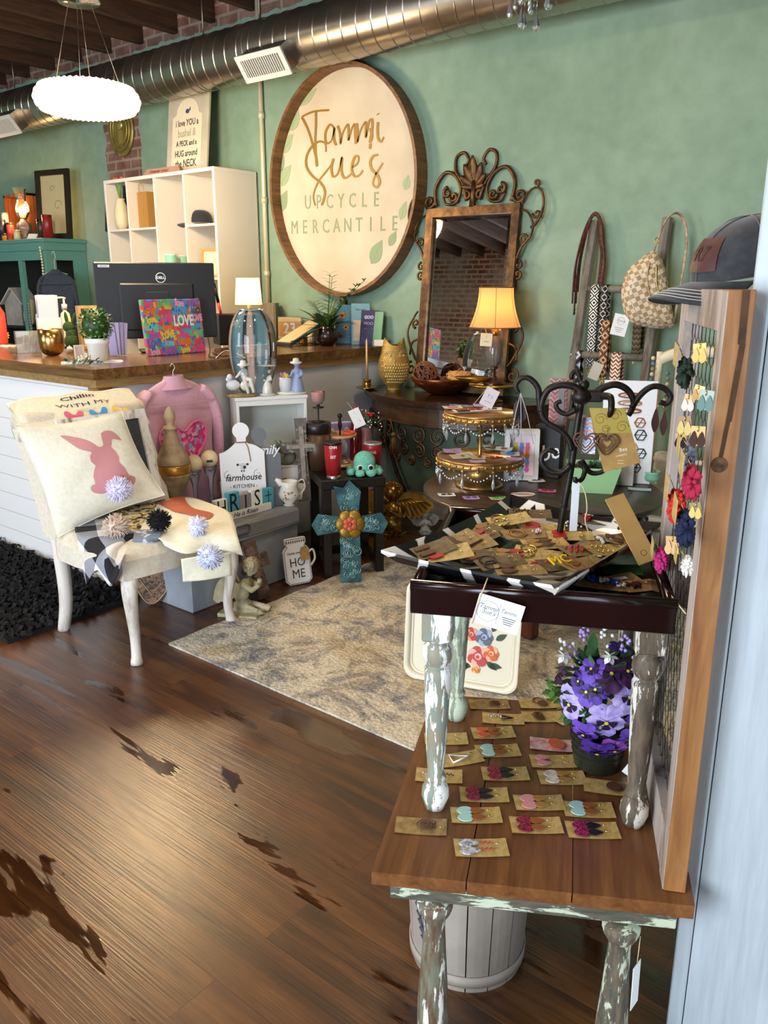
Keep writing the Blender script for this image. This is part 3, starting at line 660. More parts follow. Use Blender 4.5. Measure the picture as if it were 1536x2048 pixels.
p=inshelf(232,458,.10); w_=.23; t=picture('framed_print','black framed word art print leaning in the top left cube','framed print',.27,.36,(Y(233,455,sy+.14).x,sy+.14,fl),0,mt('17130f',.4),mt('e6dfcc',.7),.03,.018,.10,
 lambda g,M:(g.text('TAMMI',.035,M@T(0,.285,0),0,.001),g.text('N E',.075,M@T(0,.20,0),0,.001,'CENTER',.002),g.text('GZ W',.065,M@T(0,.13,0),0,.001,'CENTER',.002),g.text('EST',.03,M@T(0,.06,0),0,.001)),None,INK)
p0=Y(244,455,sy+.05).x
t=thing('tulip_vase','cream vase with coral tulips in front of the black framed print','vase',(p0,sy+.055,fl))
g=G(); g.lathe([(.001,0),(.035,0),(.05,.04),(.055,.10),(.045,.17),(.03,.21),(.034,.225),(.028,.225),(.024,.2)],20); g.build('vase',mt('e0cfa8',.4),t)
for i,(dx,dy,c) in enumerate(((-.02,.0,'e8604a'),(.02,.01,'f08a3c'),(.045,-.01,'e85a60'),(-.045,.01,'f09a50'))):
    g=G(); g.tube(smooth([(0,0,.2),(dx*.6,dy,.29),(dx*1.3,dy,.335)],4),.003,5,0); leafblade(g,(0,0,.21),(dx*2,-.1,.9),.13,.012,0,.9); f=g.build('stem',mt('5f8a3a',.5),t)
    g=G(); g.lathe([(.004,0),(.018,.012),(.02,.03),(.012,.045),(.002,.04)],10,0,T(dx*1.3,dy,.335)); g.build('bloom',mt(c,.5),f)
t=thing('paper_bag','brown kraft paper bag standing in the second cube','bag',(Y(297,450,sy+.12).x,sy+.12,fl))
g=G(); g.box((0,0,.13),(.12,.08,.26)); g.build('bag_body',mt('b07f3e',.7),t)
g=G(); g.tube(smooth([(-.03,-.041,.24),(-.025,-.045,.31),(.025,-.045,.31),(.03,-.041,.24)],6),.003,5); g.build('handle',mt('b88c50',.8),t)
# baseball cap builder -----------------------------------------------------
def cap(lab,loc,rz,s,c1,c2,patch,rot=None,stitch=None,patchtxt=None,pr=None):
    t=thing('baseball_cap',lab,'cap',loc,rz,None,rot)
    def cr(a,b,k=1.0,u0=0,v0=0):
        th_=u0+a; ph=b*PI/2; r=s*.5*k; cp=max(0,math.cos(ph)); cf=max(0,math.cos(th_)); e_=.62+.42*cf
        x=r*cp**e_*math.cos(th_)*(1.0 if math.cos(th_)<0 else 1.06); y=r*.86*cp**.66*math.sin(th_); z=s*.46*k*math.sin(ph)**.95
        return (x,y,z)
    g=G(); g.grid(lambda a,b:cr(a*2*PI,b),36,12,0,True,True); 
    g.build('crown',c1,t)
    g=G(); g.grid(lambda a,b:cr(rad(75)+a*rad(210),b*.93+.02,1.008),30,10,0); g.build('mesh_back',c2,t)
    g=G()
    for a in(0,1,-1): g.tube([cr(a*rad(72),b/12*.98,1.012) for b in range(13)],s*.006,5,0)
    g.ball((0,0,s*.46),s*.025,0,8,(1,1,.5)); g.build('seams_and_button',c2,t)
    def br(a,b,dz=0):      # a across -1..1, b outwards
        th_=a*rad(62); r0=s*.5
        x0=r0*1.06*math.cos(th_); y0=r0*.86*math.sin(th_)
        L=s*.42*math.cos(th_*1.15)**.6*b if math.cos(th_*1.15)>0 else 0
        x=x0+L; y=y0*(1+.18*b*(1-abs(a))) ; z=s*.02-s*.10*b*b*.4-s*.22*(y/(s*.45))**2*(.3+.7*b)+dz
        return (x,y,z)
    g=G(); g.grid(lambda a,b:br(a*2-1,b,.0),24,8,0); g.grid(lambda a,b:br(1-a*2,b,-s*.016),24,8,0); g.tube([br(i/12-1,1,-s*.008) for i in range(25)],s*.009,5); br_=g.build('brim',c1,t)
    if stitch:
        g=G()
        for b in(.55,.68,.8,.9): g.tube([br((i/12-1)*.93,b,s*.004) for i in range(25)],s*.0038,4)
        g.build('brim_stitching',stitch,br_)
    g=G(); pa=rad(26)
    g.grid(lambda a,b:cr(-pa+2*pa*a,.12+.40*b,1.02),8,5,0); pt=g.build('leather_patch',patch,t)
    if pr: 
        g=G(); g.text('R7',1,Mx.Identity(4),0,0,'CENTER',0); g.v=[cr(x*.42,.32+y*.26,1.03) for x,y,z in g.v]; g.build('patch_lettering',pr,pt)
    return t
zp=Y(400,446,sy+.1).z
cap('dark trucker cap with tan leather patch in the top right cube','',0,1,BLACK,BLACK,BLACK) if 0 else None
cap('small dark baseball cap with tan patch in the top right cube of the shelf',(Y(400,444,sy+.13).x,sy+.13,zs+.02),rad(200),.19,cloth('2c3230'),cloth('20242a'),mt('b07850',.6))
def tumbler(name,lab,loc,h,r0,r1,body,lid,steel=True,txt=None,group=None,straw=False,lidh=.02,rz=0,steelband=.0):
    t=thing(name,lab,'tumbler',loc,rz,group)
    g=G(); g.lathe([(.001,.002),(r0*.95,.0),(r0,.004),(r0+(r1-r0)*.15,h*.12)],24); g.build('steel_base',mt('c4c4c6',.25,1),t)
    g=G(); g.lathe([(r0+(r1-r0)*.14+.0006,h*.11),(r1,h*.62),(r1,h*.9),(r1*.98,h*.93)],24); bd=g.build('body',body,t)
    g=G(); g.lathe([(r1*.97,h*.93),(r1*1.03,h*.935),(r1*1.03,h),(r1*.8,h*1.005),(.001,h*.99)],24); g.build('lid',lid,t)
    if txt: 
        g=G()
        for i,(tx,sz,zz) in enumerate(txt): g.text(tx,sz,T(0,-r1-.0012,zz)@XZ,0,.0006,'CENTER',.0006,.9)
        g.build('printed_text',mt('e8dcdc',.5),bd)
    return t
MINT=mt('8fd0b0',.35)
tumbler('mint_tumbler','mint green tumbler in the middle cube, nearer the left divider',(Y(342,520,sy+.08).x,sy+.08,zs-.36+.001),.17,.035,.042,MINT,mt('d8e4e0',.3),group=None)
tumbler('mint_tumbler','mint green tumbler in the middle cube, behind the right divider',(Y(357,520,sy+.2).x+.02,sy+.22,zs-.36+.001),.165,.034,.041,MINT,mt('d8e4e0',.3))
picture('small_picture_frame','small gold wooden frame at the right of the shelf cube above the monitor','picture frame',.15,.20,(Y(424,520,sy+.1).x-.02,sy+.1,zs-.36+.001),.3,mt('c9924a',.4),mt('d8cdb0',.6),.018,.015,.08)
# ================================================================ oval plaque on the brick
p=Y(240,258,YW-.02); t=thing('oval_plaque','oval embossed brass coloured plaque on the exposed brick strip','wall plaque',(p.x,YW-.004,p.z))
g=G(XZ@Mx.Diagonal((.17,.21,1,1))); g.lathe([(.001,0),(1,0),(1,.012),(.88,.022),(.8,.012),(.001,.014)],40); g.build('plate',mt('9a8a4a',.45,.6,'7a6c3a',20),t)
g=G(XZ)
for r in(.75,.55): g.tube([(x,y,.018) for x,y in circ(.17*r,30,ry=.21*r)],.004,5,0,True)
g.ball((0,.03,.016),.04,0,10,(1,1,.3)); g.box((0,-.06,.018),(.05,.1,.01)); g.build('relief',mt('b8a860',.4,.7),t)
# ================================================================ TEAL CABINET: on top
ky=ky0
def kt(u,v,dz=0): return Z(u,v,KT+dz)
kx=lambda u,dy:Y(u,470,ky0+dy).x
hP=tz(Y(112,470,ky0+.2),340)-KT
t=picture('framed_print','tall dark framed print on the teal cabinet beside the lit hurricane lamp','framed print',.40,hP,(kx(113,.2),ky0+.2,KT+.001),.2,mt('2a1a12',.3),mt('cdb888',.3),.045,.03,.06)
g=G(); M=T(0,-.0085,0)@XZ
for dx,dy,r in((-.05,.12,.04),(.04,.28,.05),(-.02,.42,.03)): g.M=M; g.tube([(x+dx,y+dy,0) for x,y in spiral((0,0),r,r*.3,0,6,16)],.0016,4)
g.build('artwork',mt('7a6c4a',.7),t)
# rustic shadow box
p=kt(48,476); t=thing('wooden_box','reddish wooden crate on edge behind the lit hurricane lamp','wooden box',(kx(50,.3),ky0+.3,KT+.001),.0)
g=G(); W_,H_,D_=.42,.42,.12
for c_,d_ in (((0,0,.01),(W_,D_,.02)),((0,0,H_-.01),(W_,D_,.02)),((-W_/2+.01,0,H_/2),(.02,D_,H_)),((W_/2-.01,0,H_/2),(.02,D_,H_)),((0,D_/2-.005,H_/2),(W_,.01,H_))): g.box(c_,d_)
g.build('box_shell',wood('6a3018','b0602c',.5,2),t)
# hurricane lamp, lit
p=V((kx(50,.16),ky0+.16,KT+.001)); t=thing('hurricane_lamp','lit clear glass hurricane lamp on top of the teal cabinet','lamp',p)
g=G(); g.lathe([(.001,0),(.06,0),(.065,.01),(.03,.03),(.02,.05),(.06,.08),(.065,.14),(.03,.17),(.025,.19)],20); g.build('glass_base',GL,t)
g=G(); g.lathe([(.035,.19),(.06,.24),(.065,.29),(.04,.34),(.045,.39),(.07,.45)],20,cap=False); g.build('chimney',glass('fff4dc',.02,None,.05),t)
g=G(); g.lathe([(.02,.19),(.028,.2),(.02,.215),(.012,.22)],12); g.build('burner',BRASS,t)
g=G(); g.ball((0,0,.26),.034,0,12,(1,1,1.15)); g.build('glowing_bulb',mt('ffe0a0',.5,em=22,ec='ffcf80'),t)
light('hurricane_lamp_bulb','POINT',(p.x,p.y-.05,p.z+.26),16,(1,.62,.28),rad_=.04)
# small goods on the cabinet
def candlejar(lab,loc,r,h,c,lab2=None,nm='candle_jar',cat='candle'):
    t=thing(nm,lab,cat,loc); g=G(); g.lathe([(.001,0),(r,0),(r,h),(r*.9,h+.004),(.001,h)],18); g.build('jar',mt(c,.35),t)
    g=G(); g.lathe([(r*.98,h),(r*1.03,h+.002),(r*1.03,h+.018),(.001,h+.02)],18); g.build('lid',mt(lab2 or '3a3430',.4,.5),t); return t
candlejar('dark red tumbler candle on the cabinet edge in front of the framed print',(kx(97,.05),ky0+.05,KT+.001),.04,.17,'8c1f1a','7a1a16',)
candlejar('dark bottle shaped jar next to the red tumbler on the teal cabinet',(kx(84,.07),ky0+.07,KT+.001),.035,.14,'3a2c26','241c18')
for i,(dx,dy,r,h,c,l) in enumerate(((34,.06,.028,.07,'d8c8a0','small cream jar left of the hurricane lamp base'),(22,.09,.032,.14,'c8403a','coral red jar near the left edge on the cabinet'),(6,.05,.035,.17,'20202c','dark labelled bottle at the left edge of the cabinet top'),(14,.16,.03,.24,'d8d0c0','tall pale bottle behind the labelled bottles'),(-4,.15,.03,.20,'d89038','amber jar behind the bottles at the far left'),(8,-.005,.02,.04,'d87830','small orange box jar at the cabinet front edge'))):
    candlejar(l,(kx(dx,dy),ky0+dy,KT+.001),r,h,c,'c8b890' if i in(0,3) else None)
t=thing('leaning_card','small pale card leaning between the jars on the cabinet','card',(kx(62,.05),ky0+.05,KT+.002),.5); g=G(); g.box((0,0,.03),(.09,.003,.06),0,rotx(-.7)); g.build('card',PAPER,t)
# inside cabinet
t=thing('birdhouse','grey wooden birdhouse inside the teal cabinet','birdhouse',(kx1-.80,ky0+.14,1.126),.2)
g=G(); g.poly([(-.11,0),(.11,0),(.11,.20),(0,.31),(-.11,.20)],.16,0,T(0,.08,0)@XZ); g.build('house_body',mt('a8a49c',.7,0,'8c8880',9),t)
for s_ in(-1,1): g=G(); g.box((s_*.075,0,.265),(.21,.20,.012),0,T(0,0,0)@T(s_*.075,0,.265)@roty(s_*rad(45))@T(-s_*.075,0,-.265)); g.build('roof_board',mt('b8b4ac',.7),t)
t=thing('wooden_paddle','pale round wooden cutting board leaning in the cabinet beside the birdhouse','cutting board',(kx1-.57,ky0+.09,1.126),0,None,Euler((-.15,.15,.2)))
g=G(); g.poly(circ(.085,24,0,.12,.12),.015,0,XZ); g.poly([(-.02,.01),(.02,.01),(.015,-.0),(-.015,0)],.015,0,XZ); g.build('board',mt('c9b088',.6),t)
for i,(dx,z,r,h,c,l) in enumerate(((.86,1.126,.04,.09,'c8c0b4','clear glass jar left of the birdhouse in the cabinet'),(.33,1.126,.045,.12,'5a2c1c','brown jar on the cabinet shelf behind the jacket'),(.30,.771,.04,.10,'8a5a4a','rosy jar on the lower cabinet shelf'),(.56,.771,.045,.12,'7a3a30','red brown jar low in the cabinet'),(.78,.771,.05,.08,'a08c84','pale pot low in the cabinet left of the mullion'))):
    candlejar(l,(kx1-dx,ky0+.13,z),r,h,c)
# bead garland on cabinet
pa=V((kx1-.02,ky0-.012,1.80)); g=G(); k=0
for i in range(34): g.ball((kx1-.045+.012*math.sin(i*.25),ky0-.022,1.80-i*.024),.0105,0,8)
for i in range(26): g.ball((kx1-.34-.01*math.sin(i*.3),ky0-.02,1.33-i*.024),.0105,1,8)
g.tube([(kx1-.045+.012*math.sin(i*.25),ky0-.022,1.82-i*.024) for i in range(35)],.0015,4,0)
single(g,'bead_garland',[mt('e0d4b8',.6),mt('9a9488',.6)],'strand of pale wooden beads hanging on the teal cabinet front','bead garland')
# jacket builder ------------------------------------------------------------
def garment(name,lab,cat,loc,rz,W,Hh,cl,cl2,lean=0,collar=True,hook=.12,sleeves=True):
    t=thing(name,lab,cat,loc,0,None,Euler((lean,0,rz)))   # origin at the collar, hangs down; back faces local -Y
    g=G()
    def f(a,b):
        an=a*2*PI; sh=min(1,b*6)          # shoulders slope
        w_=W/2*(.22+.78*math.sin(min(1,b*5.2)*PI/2)**.9) if b<.19 else W/2*(1-.06*math.sin((b-.19)*5))
        return (w_*math.cos(an)*(1+.02*math.sin(9*b+an*2)),.05*W/.5*math.sin(an)*(.6+.5*b)+.008*math.sin(an*7+b*5)*b,-Hh*b-(.02 if b==0 else 0)*0)
    g.grid(f,48,26,0,True,True); body=g.build('body',cl,t)
    if collar:
        g=G(); g.grid(lambda a,b:(W*.115*math.cos(a*2*PI)*(1+.9*b*b),W*.07*math.sin(a*2*PI)*(1+.8*b),.016*W/.45-.062*b*W/.45),24,5,0,True,True); g.build('collar',cl2,t)
        g=G(); g.grid(lambda a,b:((a-.5)*W*.86,-.058*W/.5-.012+.02*abs(a-.5),-Hh*.17-b*.012),20,1,0); g.build('yoke_seam',cl2,t)
    if sleeves:
        for s_ in(-1,1):
            g=G(); pts=smooth([(s_*W*.33,0,-Hh*.085),(s_*W*.45,0,-Hh*.17),(s_*W*.515,-.01,-Hh*.35),(s_*W*.535,.0,-Hh*.6),(s_*W*.52,0,-Hh*.86)],6); g.tube(pts,[W*(.085+.035*math.sin(min(1,i/7)*PI/2)-.04*i/len(pts)) for i in range(len(pts))],16,0,flat=.55); g.build('sleeve',cl,t)
    g=G(); g.tube([(-W*.33,0,-W*.10),(0,0,.0),(W*.33,0,-W*.10)],.004,6); g.tube(smooth([(0,0,0),(0,0,hook*.5),(.012,0,hook*.7),(.0,0,hook),(-.015,0,hook*.85)],5),.002,5); g.build('hanger',mt('d8d0c0',.4,.3),t)
    return t
DEN=cloth('3a4250','2a303c')
garment('denim_jacket','dark denim jacket on a hanger at the side of the teal cabinet','jacket',(kx1+.09,ky0+.02,1.61),rad(50),.30,.60,DEN,cloth('333b48'),hook=.16)
# ================================================================ ON THE COUNTER
def back(p,d): q=V((p[0],p[1],0)).normalized()*d; return V((p[0]+q.x,p[1]+q.y,p[2]))
def clampw(p,y=4.17):
    p=V(p)
    if p.y>y: k=y/p.y; p.x*=k; p.y*=k
    return p
_back=back
def back(p,d,y=4.17): return clampw(_back(p,d),y)
def ct(u,v,dz=.001): return clampw(Z(u,v,CT+dz))
# monitor seen from behind
p=back(ct(322,706),.12); s=mp(p); rz=FACE(p)+.10
t=thing('monitor','black computer monitor seen from behind on the sales counter','monitor',p,rz)
Wm=226*s/math.cos(.1); z1=tz(p,525)-p.z; z0=tz(p,676)-p.z; MB_=mt('1c1d21',.45)
g=G(); g.box((0,0,(z0+z1)/2),(Wm,.028,z1-z0),0,None,.006); g.box((0,-.02,z0+(z1-z0)*.42),(Wm*.62,.018,(z1-z0)*.62),0,None,.008); g.build('back_shell',MB_,t)
g=G(); g.box((0,.0155,(z0+z1)/2),(Wm-.02,.002,z1-z0-.02)); g.build('screen',mt('0a0b10',.15),t)
g=G(); g.box((0,-.042,z0+.06),(.09,.025,.22),0,None,.008); g.box((0,-.045,.12),(.07,.03,.24),0,None,.006); g.box((0,-.0,.007),(.24,.18,.014),0,None,.004); g.build('stand',mt('18191c',.4),t)
M=T(Wm*.04,-.0155,z1-.085)@XZ; g=G(); g.tube([tuple(M@V((x,y,0))) for x,y in circ(.027,28)],.0022,5,0,True)
g.text('DELL',.020,M@T(0,0,.001),0,.001,'CENTER',.0008,1.05); g.build('round_logo',mt('e8e8ea',.4),t)
g=G(); g.box((-Wm/2+.055,-.0155,z1-.022),(.062,.002,.014)); g.build('sticker',mt('d0d2d6',.6),t)
g=G(); g.text('0 8 4 0 8',.011,T(-Wm/2+.055,-.0172,z1-.022)@XZ,0,.0004); g.build('sticker_print',INK,t)
g=G(); g.box((0,-.03,z0+(z1-z0)*.5),(.13,.004,.10),0,None,.002); g.build('cable_cover',mt('232428',.5),t)
# love canvas
A=ct(297,713);B=ct(412,703); p=(A+B)/2; rz=math.atan2(B.y-A.y,B.x-A.x); Wc=(B-A).length; Hc=tz(p,598)-p.z
LV=N('material_love_canvas'); co=LV.co((1,1,1)); vo=LV.n('TexVoronoi'); LV.L(co,vo.inputs['Vector']); vo.inputs['Scale'].default_value=42
sc_=LV.n('SeparateColor'); LV.L(vo.outputs['Color'],sc_.inputs[0])
LV.set(Base_Color=LV.ramp(sc_.outputs[0],[(0,'d94f8c'),(.14,'4fa0cf'),(.28,'9a5ab0'),(.42,'e0703c'),(.56,'5cb878'),(.7,'3f6fb8'),(.84,'d8c24a'),(.95,'e04858')],'CONSTANT'),Roughness=.6)
t=thing('love_canvas','square multicolored canvas with love lettering standing on the counter','canvas art',p,0,None,Euler((-.10,0,rz)))
g=G(); g.box((0,.01,Hc/2),(Wc,.022,Hc),0,None,.002); g.build('canvas',LV.m,t)
cols=['e8508c','48a8d8','a060b8','f07838','60c080','4870c0','e8d050','e84858','f0a0c0','70d0d0']
g=G(); rnd=random.Random(3)
for r in range(7):
    for c_ in range(4):
        g.text('LOVE' if (r+c_)%2 else 'love',.052,T(-Wc*.38+c_*Wc*.255+rnd.uniform(-.006,.006),-.0018-.0003*((r*3+c_)%5),Hc*.93-r*Hc*.143)@XZ@rotz(rnd.uniform(-.15,.15)),(r*3+c_*4)%10,.0012,'CENTER',.0028,.72)
g.build('painted_words',[mt(c_,.6) for c_ in cols],t)
g=G(); g.text('LOVE',.085,T(Wc*.16,-.0045,Hc*.60)@XZ,0,.0015,'CENTER',.002,.72); g.build('white_word',mt('f4f2f4',.5),t)
t2=tag(G(T(0,0,0)).build('wooden_charm',mt('7a5a3c',.6)),'round brown wooden charm hanging on the corner of the love canvas','charm'); bpy.data.objects.remove(t2)
g=G(XZ); g.poly(circ(.021,24),.004,0); g.text('w',.02,T(0,0,.005),1,.0006)
g.tube([(0,.02,.002),(.002,.03,-.002),(0,.045,-.01)],.0012,5,0)
q_=p+V((math.cos(rz)*Wc*.37,math.sin(rz)*Wc*.37,0)); n_=V((math.sin(rz),-math.cos(rz),0))
single(g,'wooden_charm',[mt('6a4c34',.6),mt('e0cfae',.6)],'round brown wooden charm hanging on the corner of the love canvas','charm',q_+n_*.006+V((0,0,Hc*.79)),rz)
# boxwood topiary
p=ct(198,722); s=mp(p)
t=thing('boxwood_plant','round green boxwood ball in a small white pot on the counter','potted plant',p)
hp=tz(p,678)-p.z; g=G(); g.lathe([(.001,0),(17*s,0),(21*s,hp*.75),(23*s,hp*.76),(24*s,hp),(21*s,hp),(20*s,hp*.9),(.001,hp*.9)],28); g.build('pot',mt('e8e4de',.35),t)
g=G(); R_=34*s; rnd=random.Random(5)
g.ball((0,0,hp+R_*.72),R_*.8,0,14)
for i in range(520):
    a=rnd.uniform(0,2*PI); z=rnd.uniform(-.95,1); r=math.sqrt(1-z*z); d=V((r*math.cos(a),r*math.sin(a),z)); c_=V((0,0,hp+R_*.75))+d*R_*rnd.uniform(.78,.95)
    leafblade(g,c_,d+V((rnd.uniform(-.8,.8),rnd.uniform(-.8,.8),rnd.uniform(-.8,.8))),.018,.0065,rnd.choice([0,0,1,2,3]),.2,n=3)
o=g.build('foliage',[mt('2a4a1c',.5),mt('45702a',.45),mt('6a9a3e',.45),mt('a8c49a',.5)],t)
p=ct(182,722); t=thing('serving_tray','small flat white tray under the boxwood pot and greenery','tray',back(p,.02)-V((0,0,.0)),rad(5))
p=back(ct(185,727),.07); t.location=(p.x,p.y,CT+.0005); t.rotation_euler=(0,0,FACE(p)); g=G(); g.poly(rrect(.30,.13,.02),.004); g.build('tray',mt('e4e0da',.4),t)
# move the pot onto the tray
for o in C.objects:
    if o.name=='boxwood_plant': o.location.z=CT+.006
# small frame + greenery + ball on/near the tray
p=ct(160,719,.006); t=picture('small_picture_frame','tiny white frame on the small tray left of the boxwood','picture frame',.052,.075,p,FACE(p)+.3,mt('cfc4b4',.5),mt('c8a898',.6),.008,.01,.1)
p=ct(140,705,.006); g=G(); g.ball((0,0,.018),.018,0,12); g.cyl((0,0,.033),(.003,0,.04),.003,n=6); single(g,'ceramic_ball',mt('e8ddd0',.4),'little white round gourd ornament left of the tiny frame','ornament',p)
p=ct(175,728,.006); t=thing('eucalyptus_sprig','grey green eucalyptus sprig with white flowers at the counter corner','sprig',p,FACE(p))
g=G(); rnd=random.Random(9); g.tube([(-.09,0,.012),(0,-.01,.02),(.07,.0,.012)],.002,5)
for i in range(26):
    x=-.10+.0065*i+rnd.uniform(-.005,.005); leafblade(g,(x,0,.015),(rnd.uniform(-.6,.6),rnd.uniform(-1,.4),rnd.uniform(-.1,.8)),.035,.010,rnd.choice([0,1]),.6,n=4)
g.build('leaves',[mt('5f7a6a',.6),mt('48604c',.6)],t)
g=G()
for x,z in((-.02,.035),(.0,.045),(-.035,.03),(.012,.034)):
    for k in range(6): a=k*PI/3; leafblade(g,(x,-.012,z),(math.cos(a),-.4,math.sin(a)),.016,.007,0,.0,n=3)
g.build('white_flowers',mt('e8e4d4',.6),t)
# lavender brochure fan, wooden frame
p=ct(232,711,.006); p=back(p,.03); t=thing('brochure_fan','fan of lavender folded brochures right of the boxwood','brochures',p,FACE(p)-.3)
for k in range(4): g=G(); g.box((0,k*.012,tz(p,645)/2-p.z/2+.002*0),(.045,.003,tz(p,645)-p.z),0,T(.012*k-.01,0,0)@roty(.06*k-.08)@rotx(-.05)); g.build('brochure',mt('b9b2d8' if k%2 else 'a49cc8',.6),t)
p=back(ct(185,700),.10); t=picture('shadow_box','light wooden box frame behind the boxwood ball','picture frame',50*mp(p),tz(p,611)-p.z,p,FACE(p)+.35,wood('b88c5c','d0a878',.5,2),mt('c9b08c',.6),.018,.04,.04)
# moss bunny
p=ct(146,698); s=mp(p); hb=tz(p,622)-p.z; t=thing('moss_bunny','green moss covered bunny figure beside the boxwood','bunny figurine',p,FACE(p)-.5)
g=G(); g.ball((.003,0,hb*.2),hb*.22,0,14,(1,.9,1)); g.ball((.0,0,hb*.38),hb*.17,0,14,(.9,.8,1.2)); g.ball((-.012,0,hb*.58),hb*.15,0,14,(1.15,.85,1)); g.ball((.045,0,hb*.12),hb*.09,0,10); g.build('body',mt('33501a',.95,0,'1e3310',120,bp=.8),t)
for dx,an in((-.02,-.12),(.012,.35)): g=G(); g.ball((0,0,hb*.16),hb*.17,0,12,(.32,.2,1),T(dx,0,hb*.66)@roty(an)); g.build('ear',mt('33501a',.95,0,'1e3310',120,bp=.8),t)
# gold cup
p=ct(106,711); s=mp(p); hc=tz(p,658)-p.z; g=G(); rr_=24.5*s
g.lathe([(.001,0),(rr_*.45,.001),(rr_*.75,hc*.1),(rr_*.95,hc*.3),(rr_,hc*.55),(rr_,hc),(rr_*.94,hc),(rr_*.93,hc*.5),(.001,hc*.2)],32)
single(g,'gold_cup',mt('b8965a',.25,1),'brushed gold round-bottomed cup on the counter','cup',p)
# paper bags / napkins in white holder
p=back(ct(103,700),.12); s=mp(p); t=thing('napkin_holder','white box holder with tall folded white napkins behind the gold cup','napkin holder',p,FACE(p)+.1)
h1=tz(p,628)-p.z; h2=tz(p,590)-p.z; g=G(); g.box((0,0,.003),(42*s,.09,.006)); g.box((0,.045,h1/2),(42*s,.004,h1)); g.box((0,-.045,h1*.45),(42*s,.004,h1*.9)); g.box((-21*s,0,h1*.45),(.004,.09,h1*.9)); g.box((21*s,0,h1*.45),(.004,.09,h1*.9)); g.build('holder',mt('e6dfd2',.4),t)
for k in range(5): g=G(); g.box((0,-.03+k*.014,h2*.5+.01),(36*s,.007,h2-.02),0,roty(.03*math.sin(k*2)),.002); g.build('napkin',mt('cfcbd4' if k%2 else 'bdb8c4',.8),t)
# pump bottle
p=back(ct(137,695),.10); s=mp(p); h2=tz(p,592)-p.z; g=G(); g.lathe([(.001,0),(.03,0),(.032,.01),(.032,h2*.55),(.026,h2*.66),(.012,h2*.7),(.012,h2*.74)],20)
t=thing('pump_bottle','cream lotion pump bottle behind the moss bunny','bottle',p,FACE(p)); g.build('bottle',mt('e6dcc4',.35),t)
g=G(); g.lathe([(.001,h2*.74),(.017,h2*.74),(.017,h2*.84),(.006,h2*.85),(.006,h2*.94),(.001,h2*.95)],14); g.tube([(.012,0,h2*.95),(-.01,0,h2*.97),(-.04,0,h2*.965),(-.045,0,h2*.93)],.006,8); g.build('pump_head',mt('efe6d0',.3),t)
# acrylic card box
p=back(ct(58,706),.03); s=mp(p); hh=tz(p,662)-p.z; t=thing('acrylic_box','clear acrylic box with small cards left of the gold cup','acrylic box',p,FACE(p)+.1)
g=G(); w_=22*s
for c_,d_ in (((0,0,.002),(2*w_,.08,.003)),((-w_,0,hh/2),(.003,.08,hh)),((w_,0,hh/2),(.003,.08,hh)),((0,-.04,hh/2),(2*w_,.003,hh)),((0,.04,hh/2),(2*w_,.003,hh))): g.box(c_,d_)
g.build('box',glass('f0ece4',.02,None,.2),t)
for k in range(5): g=G(); g.box((-w_*.6+k*w_*.3,0,hh*.4),(.004,.06,hh*.7),0,roty(.25)); g.build('card',mt(['e8e4ec','c8a0a0','a8b8d0','e4dcc8','d0c8e0'][k],.7),t)
# red jug, sunflower, papers
p=back(ct(2,690),.05); s=mp(p); hj=tz(p,597)-p.z; t=thing('red_bottle','coral red plastic bottle at the left edge of the counter','bottle',p)
g=G(); g.lathe([(.001,0),(.045,0),(.048,.01),(.048,hj*.68),(.02,hj*.86),(.016,hj*.88)],20); g.build('bottle',mt('e0503c',.35),t); g=G(); g.lathe([(.019,hj*.88),(.019,hj),(.001,hj)],14); g.build('cap',mt('d8d0c8',.4),t)
p=ct(3,683); t=thing('sunflower','yellow artificial sunflower lying at the left edge of the counter','flower',V(p)+V((0,0,.04)),0,None,Euler((1.1,0,FACE(p))))
g=G()
for k in range(18): a=k*PI/9; leafblade(g,(.015*math.cos(a),.015*math.sin(a),0),(math.cos(a),math.sin(a),.25),.042,.010,0,.2,n=4)
g.build('petals',mt('f0a818',.6),t); g=G(); g.ball((0,0,.003),.019,0,12,(1,1,.4)); g.build('disc',mt('3a2410',.8,bp=.5,bs=200),t)
p=ct(15,694); t=thing('paper_stack','flat stack of white papers at the left edge of the counter','papers',p,.1); 
for k in range(3): g=G(); g.box((-.02,.01,.0015+k*.003),(.16,.10,.0026),0,rotz(.08*k)); g.build('sheet',mt('ece6d8',.7),t)
# marker pen leaning in a cup, printer
p=back(ct(480,690),.10); s=mp(p); t=thing('receipt_printer','black receipt printer box behind the blue glass vase','printer',p,FACE(p)+.25); hh=tz(p,627)-p.z
g=G(); g.box((0,0,hh/2),(96*s,.17,hh),0,None,.008); g.build('body',mt('17161a',.4),t); g=G(); g.box((0,-.086,hh*.6),(60*s,.003,.012)); g.build('paper_slot',mt('050506',.3),t)
p=back(ct(445,690),.03); t=thing('marker_pen','black and red marker standing beside the monitor','pen',V((p.x,p.y,tz(p,628))),0,None,Euler((0,-.17,FACE(p))))
hh=tz(p,566)-tz(p,628); g=G(); g.cyl((0,0,-.02),(0,0,hh*.40),.009); g.build('red_barrel',mt('c03028',.35),t); g=G(); g.cyl((0,0,hh*.38),(0,0,hh),.0105,.009); g.build('black_cap',mt('121214',.35),t)
# cables
for (pts,c_,l_) in (([(425,706),(450,712),(478,705),(500,708)],'17171a','black cable looping on the counter beside the printer'),([(432,716),(450,702),(470,706),(490,716)],'d8d8dc','white cable on the counter behind the glass vase'),([(416,695),(420,700),(418,712),(436,716)],'141416','black cable hanging down beside the love canvas')):
    g=G(); P=[ct(u,max(v,694),.005) for u,v in pts]
    if c_=='141416': P[0].z+=.10
    g.tube(smooth([tuple(q_) for q_ in P],6),.003,6); single(g,'cable',mt(c_,.4),l_,'cable')
